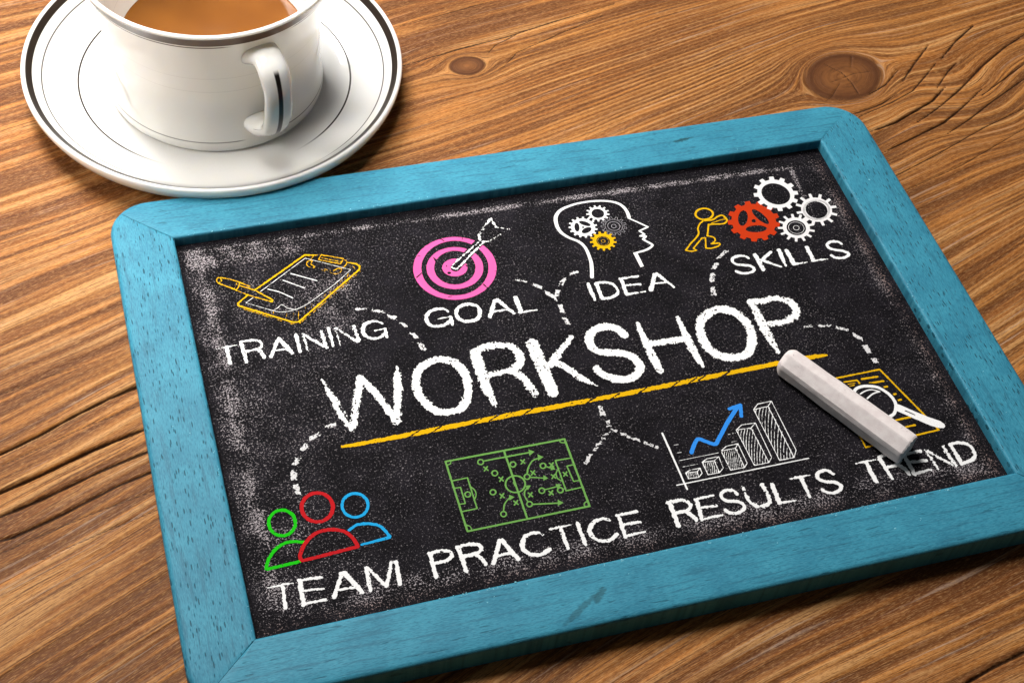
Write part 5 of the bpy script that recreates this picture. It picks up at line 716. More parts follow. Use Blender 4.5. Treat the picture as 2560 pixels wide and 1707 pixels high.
["team_drawing","three chalk people in green, red and blue",[["person_outline","green chalk person","green",0.45,[["s",[1806,3587,105,1788,3521,105,1761,3458,104,1726,3401,104,1683,3351,104,1635,3309,104,1581,3276,104,1524,3253,104,1464,3240,104,1403,3238,104,1343,3247,104,1285,3266,104,1231,3295,104,1181,3333,104,1137,3380,104,1101,3434,104,1072,3494,104,1051,3559,104,1040,3627,104,1039,3696,104,1047,3764,104,1064,3831,104,1090,3894,104,1125,3951,104,1167,4002,105,1215,4045,105,1269,4079,105,1327,4103,105,1387,4116,105,1449,4119,105,1509,4110,105,1568,4091,105,1623,4062,105,1674,4022,105,1718,3975,105,1755,3920,105,1783,3859,105,1803,3793,105,1814,3725,105,1815,3656,105,1806,3587,105]],["s",[1915,2888,104,1884,2897,104,1841,2911,104,1791,2928,104,1735,2947,104,1676,2964,104,1618,2979,104,1561,2989,104,1509,2992,104,1461,2991,103,1414,2985,103,1367,2977,103,1320,2965,103,1275,2950,103,1230,2932,103,1187,2911,103,1145,2888,103,1104,2861,103,1063,2831,103,1023,2797,103,985,2760,103,948,2722,102,913,2683,102,880,2643,102,850,2604,102,823,2562,102,798,2515,102,775,2467,102,755,2418,102,736,2371,102,720,2329,102,707,2294,102,696,2267,102]],["s",[724,2247,102,1672,2278,103]]]],["person_outline","blue chalk person","blue",0.45,[["s",[4019,3696,99,4000,3633,99,3972,3574,99,3936,3520,99,3893,3473,99,3843,3433,99,3789,3402,99,3732,3380,98,3672,3368,98,3612,3367,98,3552,3375,98,3495,3394,98,3442,3422,98,3393,3459,98,3351,3504,98,3315,3556,98,3288,3613,98,3269,3675,98,3260,3739,98,3260,3805,99,3269,3870,99,3288,3933,99,3315,3993,99,3351,4047,99,3394,4096,99,3443,4136,99,3497,4168,99,3555,4190,99,3615,4203,99,3676,4204,99,3736,4196,100,3794,4177,100,3848,4149,100,3897,4111,100,3940,4066,100,3976,4013,100,4003,3955,100,4021,3892,99,4030,3827,99,4029,3761,99,4019,3696,99]],["s",[3291,2983,98,3310,2994,98,3335,3009,98,3365,3028,98,3398,3047,98,3434,3067,98,3472,3085,98,3510,3099,98,3547,3108,98,3584,3112,98,3624,3113,98,3665,3112,98,3707,3108,98,3749,3102,98,3791,3095,98,3833,3086,98,3873,3076,98,3913,3064,98,3953,3051,98,3994,3036,98,4035,3020,98,4073,3001,98,4110,2982,98,4144,2960,98,4175,2937,98,4201,2911,98,4225,2882,98,4246,2851,98,4264,2818,98,4281,2785,98,4297,2753,98,4311,2721,98,4326,2692,98,4340,2664,98,4352,2635,98,4364,2606,98,4374,2578,98,4384,2553,98,4392,2529,98,4398,2510,98,4404,2495,98]],["s",[4397,2468,90,3536,2420,89]]]],["person_outline","red chalk person","red2",0.45,[["s",[2991,3860,123,2969,3784,123,2936,3713,123,2894,3648,122,2843,3591,122,2785,3543,122,2721,3506,122,2652,3480,122,2581,3465,122,2508,3464,122,2437,3474,121,2368,3496,121,2303,3530,121,2244,3575,121,2192,3629,121,2149,3691,121,2115,3760,121,2092,3834,122,2079,3912,122,2077,3991,122,2087,4070,122,2109,4146,122,2140,4218,122,2182,4284,122,2233,4342,123,2291,4391,123,2355,4429,123,2424,4456,123,2496,4471,123,2570,4474,123,2642,4463,123,2712,4441,123,2778,4406,123,2837,4361,123,2890,4306,123,2933,4242,123,2967,4172,123,2990,4097,123,3002,4018,123,3002,3939,123,2991,3860,123]],["s",[1744,2299,119,1741,2311,119,1735,2325,119,1728,2343,119,1721,2363,119,1715,2386,119,1713,2411,119,1714,2438,119,1722,2469,119,1735,2503,119,1752,2541,119,1773,2583,119,1797,2628,119,1824,2673,119,1854,2718,119,1885,2761,120,1918,2801,120,1954,2840,120,1992,2880,120,2032,2919,120,2075,2957,120,2120,2993,120,2166,3026,120,2213,3055,121,2261,3080,121,2310,3099,121,2361,3115,121,2414,3127,121,2468,3136,121,2522,3142,121,2577,3144,121,2631,3143,121,2684,3140,121,2739,3132,121,2795,3121,121,2851,3106,121,2908,3088,122,2963,3067,122,3015,3044,122,3063,3019,122,3107,2992,122,3145,2964,122,3180,2931,122,3212,2897,122,3241,2860,122,3268,2822,122,3292,2784,122,3313,2745,122,3333,2708,121,3350,2669,121,3364,2626,121,3376,2581,121,3385,2537,121,3393,2495,121,3399,2458,121,3404,2426,121,3409,2403,121]],["s",[1753,2283,111,3412,2378,113]]]]]],
["pitch_drawing","green chalk football pitch with play arrows",[["pitch_lines","green pitch lines","green2",0.2,[["s",[6684,4694,67,10549,4684,70,10550,2151,68,6688,2144,65,6684,4694,67]],["s",[8558,4677,68,8564,2145,66]],["s",[8856,3353,57,8838,3308,57,8814,3266,57,8784,3229,57,8748,3195,57,8708,3168,57,8664,3146,57,8617,3132,57,8569,3124,57,8521,3124,57,8474,3131,57,8429,3145,57,8387,3166,57,8350,3193,57,8317,3226,57,8291,3264,57,8271,3305,57,8258,3350,57,8252,3396,57,8255,3443,57,8264,3489,57,8281,3534,57,8305,3576,57,8335,3614,57,8371,3648,57,8411,3676,57,8455,3697,57,8502,3712,57,8550,3720,57,8599,3720,58,8646,3713,58,8692,3699,58,8734,3678,58,8772,3651,58,8804,3617,58,8831,3579,58,8851,3538,58,8863,3493,58,8868,3446,58,8866,3399,57,8856,3353,57]],["s",[8538,3486,81,8550,3376,81]],["s",[6712,3965,50,7190,3975,50,7182,2846,49,6729,2843,49]],["s",[6724,3696,46,6890,3686,46,6882,3098,46,6711,3111,46]],["s",[7211,3620,43,7218,3609,43,7227,3595,43,7239,3577,43,7251,3558,43,7263,3538,43,7275,3517,43,7284,3496,43,7289,3475,43,7293,3455,43,7295,3433,43,7295,3411,43,7294,3389,43,7291,3367,43,7287,3344,43,7282,3322,43,7275,3301,43,7265,3279,43,7253,3256,43,7238,3233,43,7221,3210,43,7205,3189,43,7191,3170,43,7179,3153,43,7170,3141,43]],["s",[10494,3958,52,10024,3975,52,10013,2840,51,10520,2851,51]],["s",[10499,3703,48,10315,3696,48,10343,3111,48,10518,3112,48]],["s",[10054,3683,45,10042,3671,45,10026,3657,45,10006,3639,45,9985,3620,45,9963,3599,45,9943,3577,45,9925,3555,45,9912,3533,45,9903,3510,45,9896,3485,44,9890,3460,44,9886,3434,44,9884,3408,44,9885,3382,44,9887,3358,44,9892,3336,44,9901,3314,44,9915,3292,44,9932,3270,44,9951,3249,44,9970,3230,44,9987,3213,44,10002,3199,44,10012,3187,44]],["s",[6851,4677,40,6848,4669,40,6846,4658,40,6844,4645,40,6840,4631,40,6836,4617,40,6831,4604,40,6824,4592,40,6815,4583,40,6804,4577,40,6790,4572,40,6773,4569,40,6756,4566,40,6739,4565,40,6723,4563,40,6710,4562,40,6700,4561,40]],["s",[10371,4682,42,10373,4674,42,10375,4663,42,10378,4649,42,10382,4634,42,10386,4619,42,10392,4604,42,10400,4592,42,10410,4582,42,10423,4574,42,10439,4569,42,10458,4564,42,10478,4560,42,10498,4558,42,10516,4555,42,10531,4554,42,10542,4552,42]],["s",[10540,2330,41,10530,2327,41,10516,2323,41,10499,2318,41,10481,2312,41,10463,2306,41,10446,2298,41,10431,2289,41,10420,2279,41,10412,2267,41,10407,2251,41,10403,2234,41,10401,2216,41,10400,2198,41,10399,2182,41,10398,2169,41,10397,2159,41]],["s",[6664,2359,39,6675,2355,39,6690,2352,39,6709,2348,39,6729,2343,39,6750,2336,39,6769,2329,39,6786,2319,39,6799,2308,39,6808,2293,39,6815,2273,39,6820,2251,39,6823,2229,39,6826,2206,39,6827,2185,39,6829,2168,39,6830,2156,39]]]],["player_marks","green rings and crosses","green2",0.2,[["s",[7824,4423,51,7819,4409,51,7812,4395,51,7803,4383,51,7793,4372,51,7781,4364,51,7769,4356,51,7755,4352,51,7742,4349,51,7728,4348,51,7714,4350,51,7701,4354,51,7690,4361,51,7679,4369,51,7670,4379,51,7662,4391,51,7657,4403,51,7653,4417,51,7652,4432,51,7653,4446,51,7656,4461,51,7661,4475,51,7668,4488,51,7677,4501,51,7687,4511,51,7699,4520,51,7711,4527,51,7725,4532,51,7738,4535,51,7752,4536,51,7766,4534,51,7779,4530,51,7790,4523,51,7801,4515,51,7810,4505,51,7818,4493,51,7823,4480,51,7827,4466,51,7828,4452,51,7827,4437,51,7824,4423,51]],["s",[8138,3930,51,8133,3916,51,8126,3903,51,8117,3891,51,8107,3881,51,8095,3872,51,8083,3865,51,8069,3860,51,8056,3857,51,8042,3857,51,8028,3859,51,8016,3863,51,8004,3869,51,7993,3878,51,7984,3887,51,7977,3899,51,7971,3912,51,7968,3925,51,7967,3940,51,7968,3954,51,7971,3969,51,7976,3983,51,7983,3996,51,7991,4008,51,8002,4018,51,8013,4027,51,8026,4034,51,8039,4039,51,8053,4042,51,8067,4042,51,8080,4040,51,8093,4036,51,8105,4030,51,8116,4022,51,8125,4012,51,8132,4000,51,8138,3987,51,8141,3974,51,8142,3959,51,8141,3945,51,8138,3930,51]],["s",[7893,3281,50,7888,3267,50,7881,3254,50,7873,3242,50,7862,3232,50,7851,3223,50,7839,3217,50,7825,3212,50,7812,3209,50,7798,3209,50,7785,3211,50,7772,3215,50,7761,3221,50,7750,3229,50,7741,3239,50,7734,3251,50,7728,3263,50,7725,3277,50,7724,3291,50,7724,3305,50,7727,3319,50,7732,3333,50,7739,3346,50,7748,3357,50,7758,3368,50,7770,3376,50,7782,3383,50,7795,3388,50,7809,3390,50,7822,3391,50,7836,3389,50,7848,3385,50,7860,3379,50,7871,3370,50,7880,3361,50,7887,3349,50,7892,3337,50,7896,3323,50,7897,3309,50,7896,3295,50,7893,3281,50]],["s",[8779,4116,51,8774,4102,51,8767,4088,51,8758,4076,51,8747,4066,51,8735,4057,51,8723,4050,51,8709,4045,51,8695,4042,51,8681,4042,51,8668,4044,51,8655,4048,51,8643,4054,51,8633,4062,51,8623,4072,51,8616,4084,51,8611,4097,51,8607,4111,51,8606,4125,51,8607,4140,51,8610,4154,51,8616,4168,51,8623,4181,51,8632,4194,51,8642,4204,51,8654,4213,51,8667,4220,51,8681,4225,51,8694,4228,51,8708,4228,51,8722,4226,51,8735,4222,51,8747,4216,51,8757,4208,51,8766,4198,51,8774,4186,51,8779,4173,51,8782,4159,51,8784,4145,51,8783,4130,51,8779,4116,51]],["s",[9676,3858,51,9670,3844,51,9663,3831,51,9654,3819,51,9643,3809,51,9631,3800,51,9618,3793,51,9604,3788,51,9590,3785,51,9576,3785,51,9563,3787,51,9550,3791,51,9538,3797,51,9528,3805,51,9518,3815,51,9511,3827,51,9506,3840,51,9503,3854,51,9502,3868,51,9503,3883,51,9506,3897,51,9512,3911,51,9519,3924,51,9528,3936,51,9539,3947,51,9551,3956,51,9564,3963,51,9578,3968,51,9592,3971,51,9606,3971,51,9619,3969,51,9632,3965,51,9644,3959,51,9655,3950,51,9664,3940,51,9671,3929,51,9676,3916,51,9679,3902,51,9680,3888,51,9679,3873,51,9676,3858,51]],["s",[9077,3583,51,9072,3569,51,9064,3556,51,9055,3544,51,9045,3533,51,9033,3525,51,9020,3518,51,9007,3513,51,8993,3510,51,8979,3510,51,8966,3512,51,8953,3516,51,8941,3522,51,8930,3530,51,8921,3540,51,8914,3552,51,8909,3564,51,8906,3578,51,8904,3592,51,8906,3607,51,8909,3621,51,8914,3635,51,8921,3648,51,8930,3660,51,8941,3671,51,8953,3679,51,8965,3686,51,8979,3691,51,8993,3694,51,9007,3694,51,9020,3692,51,9033,3688,51,9045,3682,51,9055,3674,51,9064,3664,51,9072,3652,51,9077,3639,51,9080,3626,51,9081,3612,51,9080,3597,51,9077,3583,51]],["s",[9373,2995,51,9368,2981,51,9361,2969,51,9352,2957,51,9341,2946,51,9330,2938,51,9317,2931,51,9303,2926,51,9290,2924,51,9276,2924,51,9262,2925,51,9250,2930,51,9238,2936,51,9227,2944,51,9219,2954,51,9211,2965,51,9206,2978,51,9203,2991,51,9202,3005,51,9203,3019,51,9206,3034,51,9212,3047,51,9219,3060,51,9228,3072,51,9238,3082,51,9250,3091,51,9263,3098,51,9276,3102,51,9290,3105,51,9304,3105,51,9317,3103,51,9330,3099,51,9342,3093,51,9352,3085,51,9361,3075,51,9368,3064,51,9374,3051,51,9377,3038,51,9378,3024,51,9377,3009,51,9373,2995,51]],["s",[9934,2886,51,9928,2872,51,9921,2859,51,9912,2848,51,9901,2837,51,9889,2829,51,9876,2822,51,9863,2817,51,9849,2815,51,9835,2814,51,9822,2816,51,9809,2820,51,9797,2827,51,9787,2835,51,9778,2845,51,9771,2856,51,9765,2869,51,9762,2882,51,9761,2896,51,9762,2910,51,9766,2925,51,9771,2938,51,9779,2951,51,9788,2963,51,9798,2973,51,9810,2982,51,9823,2989,51,9837,2993,51,9851,2996,51,9864,2996,51,9878,2994,51,9891,2990,51,9903,2984,51,9913,2976,51,9922,2966,51,9929,2955,51,9934,2942,51,9937,2928,51,9938,2914,51,9937,2900,51,9934,2886,51]],["s",[8864,2620,50,8859,2606,50,8851,2594,50,8843,2582,50,8832,2572,50,8821,2563,50,8808,2557,50,8795,2552,50,8781,2550,50,8768,2549,50,8754,2551,50,8742,2555,50,8730,2562,50,8720,2570,50,8711,2579,50,8704,2591,50,8698,2603,50,8695,2616,50,8694,2630,50,8695,2644,50,8698,2658,50,8703,2672,50,8710,2684,50,8719,2696,50,8729,2706,50,8741,2715,50,8754,2721,50,8767,2726,50,8781,2729,50,8794,2729,50,8807,2727,50,8820,2723,50,8832,2717,50,8842,2709,50,8851,2699,50,8858,2688,50,8864,2675,50,8867,2662,50,8868,2648,50,8867,2634,50,8864,2620,50]],["s",[7991,2460,50,7986,2447,50,7980,2434,50,7971,2423,50,7961,2413,50,7949,2404,50,7937,2398,50,7924,2393,50,7911,2391,50,7897,2391,50,7884,2393,50,7871,2397,50,7860,2403,50,7849,2411,50,7841,2420,50,7833,2431,50,7828,2444,50,7825,2457,50,7823,2471,50,7824,2485,50,7827,2499,50,7832,2512,50,7839,2524,50,7847,2536,50,7858,2546,50,7869,2554,50,7881,2561,50,7894,2566,50,7908,2568,50,7921,2568,50,7935,2567,50,7947,2562,50,7959,2556,50,7969,2548,50,7978,2539,50,7985,2527,50,7991,2515,50,7994,2502,50,7995,2488,50,7994,2474,50,7991,2460,50]],["s",[7123,3376,50,7118,3362,50,7112,3349,50,7103,3337,50,7093,3327,50,7082,3318,50,7069,3312,50,7056,3307,50,7043,3304,50,7030,3304,50,7016,3306,50,7004,3310,50,6992,3316,50,6982,3324,50,6973,3334,50,6965,3345,50,6960,3358,50,6956,3371,50,6955,3385,50,6955,3399,50,6958,3414,50,6963,3427,50,6970,3440,50,6978,3452,50,6988,3462,50,6999,3471,50,7012,3478,50,7025,3482,50,7038,3485,50,7052,3485,50,7065,3483,50,7078,3479,50,7089,3473,50,7100,3465,50,7109,3455,50,7116,3444,50,7122,3431,50,7125,3418,50,7127,3404,50,7126,3390,50,7123,3376,50]],["s",[7784,4245,51,7879,4094,51]],["s",[8141,3773,51,8235,3623,50]],["s",[7999,3185,50,8092,3038,50]],["s",[8344,2854,50,8437,2707,50]],["s",[8976,4238,51,9069,4086,51]],["s",[9167,3776,51,9260,3625,51]],["s",[9815,3924,52,9908,3773,52]],["s",[9747,3506,51,9839,3356,51]],["s",[10131,3507,51,10223,3356,51]],["s",[8857,3027,50,8949,2879,50]],["s",[9494,2951,51,9586,2803,51]],["s",[7899,4235,51,7765,4104,51]],["s",[8255,3763,51,8121,3633,50]],["s",[8111,3175,50,7979,3048,50]],["s",[8457,2843,50,8324,2717,50]],["s",[9091,4228,51,8954,4096,51]],["s",[9282,3766,51,9145,3636,51]],["s",[9931,3914,52,9792,3783,51]],["s",[9862,3495,51,9724,3366,51]],["s",[10247,3497,52,10108,3367,51]],["s",[8971,3017,51,8836,2890,50]],["s",[9609,2941,51,9472,2814,51]]]],["play_arrows","green arrows","green2",0.2,[["s",[7872,4457,58,9363,4446,59]],["p",[9494,4444,9284,4327,9319,4568]],["s",[9021,3696,51,9030,3715,51,9040,3739,51,9053,3769,51,9067,3802,51,9083,3836,51,9100,3870,51,9118,3903,51,9138,3932,51,9158,3960,51,9181,3988,51,9205,4016,51,9231,4043,51,9257,4069,51,9284,4093,51,9310,4114,51,9337,4131,51,9366,4145,51,9397,4156,51,9430,4164,51,9462,4169,52,9493,4173,52,9521,4177,52,9545,4179,52,9563,4182,52]],["p",[9714,4188,9499,4089,9551,4328]],["s",[9078,3562,48,9522,3428,48]],["p",[9621,3401,9433,3348,9503,3544]],["s",[9664,3833,48,9840,3723,48]],["p",[9937,3663,9764,3660,9864,3826]],["s",[9379,3025,47,9804,3055,48]],["p",[9951,3100,9784,2943,9761,3153]],["s",[8874,2610,54,9687,2468,54]],["p",[9813,2454,9599,2377,9665,2603]],["s",[8753,2751,47,8750,2767,47,8745,2787,47,8740,2812,47,8734,2839,47,8728,2868,47,8723,2896,47,8721,2923,47,8720,2948,47,8722,2970,47,8725,2993,47,8729,3015,47,8735,3037,47,8742,3057,47,8750,3077,47,8759,3096,47,8770,3114,47,8784,3131,47,8801,3148,47,8821,3164,47,8841,3178,47,8861,3192,47,8879,3204,47,8895,3214,47,8906,3222,47]],["p",[9017,3277,8875,3122,8839,3310]],["s",[7937,2574,46,7943,2591,46,7951,2615,46,7961,2643,46,7972,2674,46,7984,2706,46,7998,2738,46,8012,2768,47,8028,2794,47,8045,2818,47,8065,2841,47,8086,2863,47,8109,2885,47,8131,2904,47,8153,2922,47,8174,2938,47,8193,2952,47,8210,2962,47,8227,2970,47,8243,2975,47,8259,2978,47,8273,2980,47,8286,2982,47,8296,2983,47,8304,2985,47]],["p",[8409,2983,8217,2895,8260,3109]]]]]],
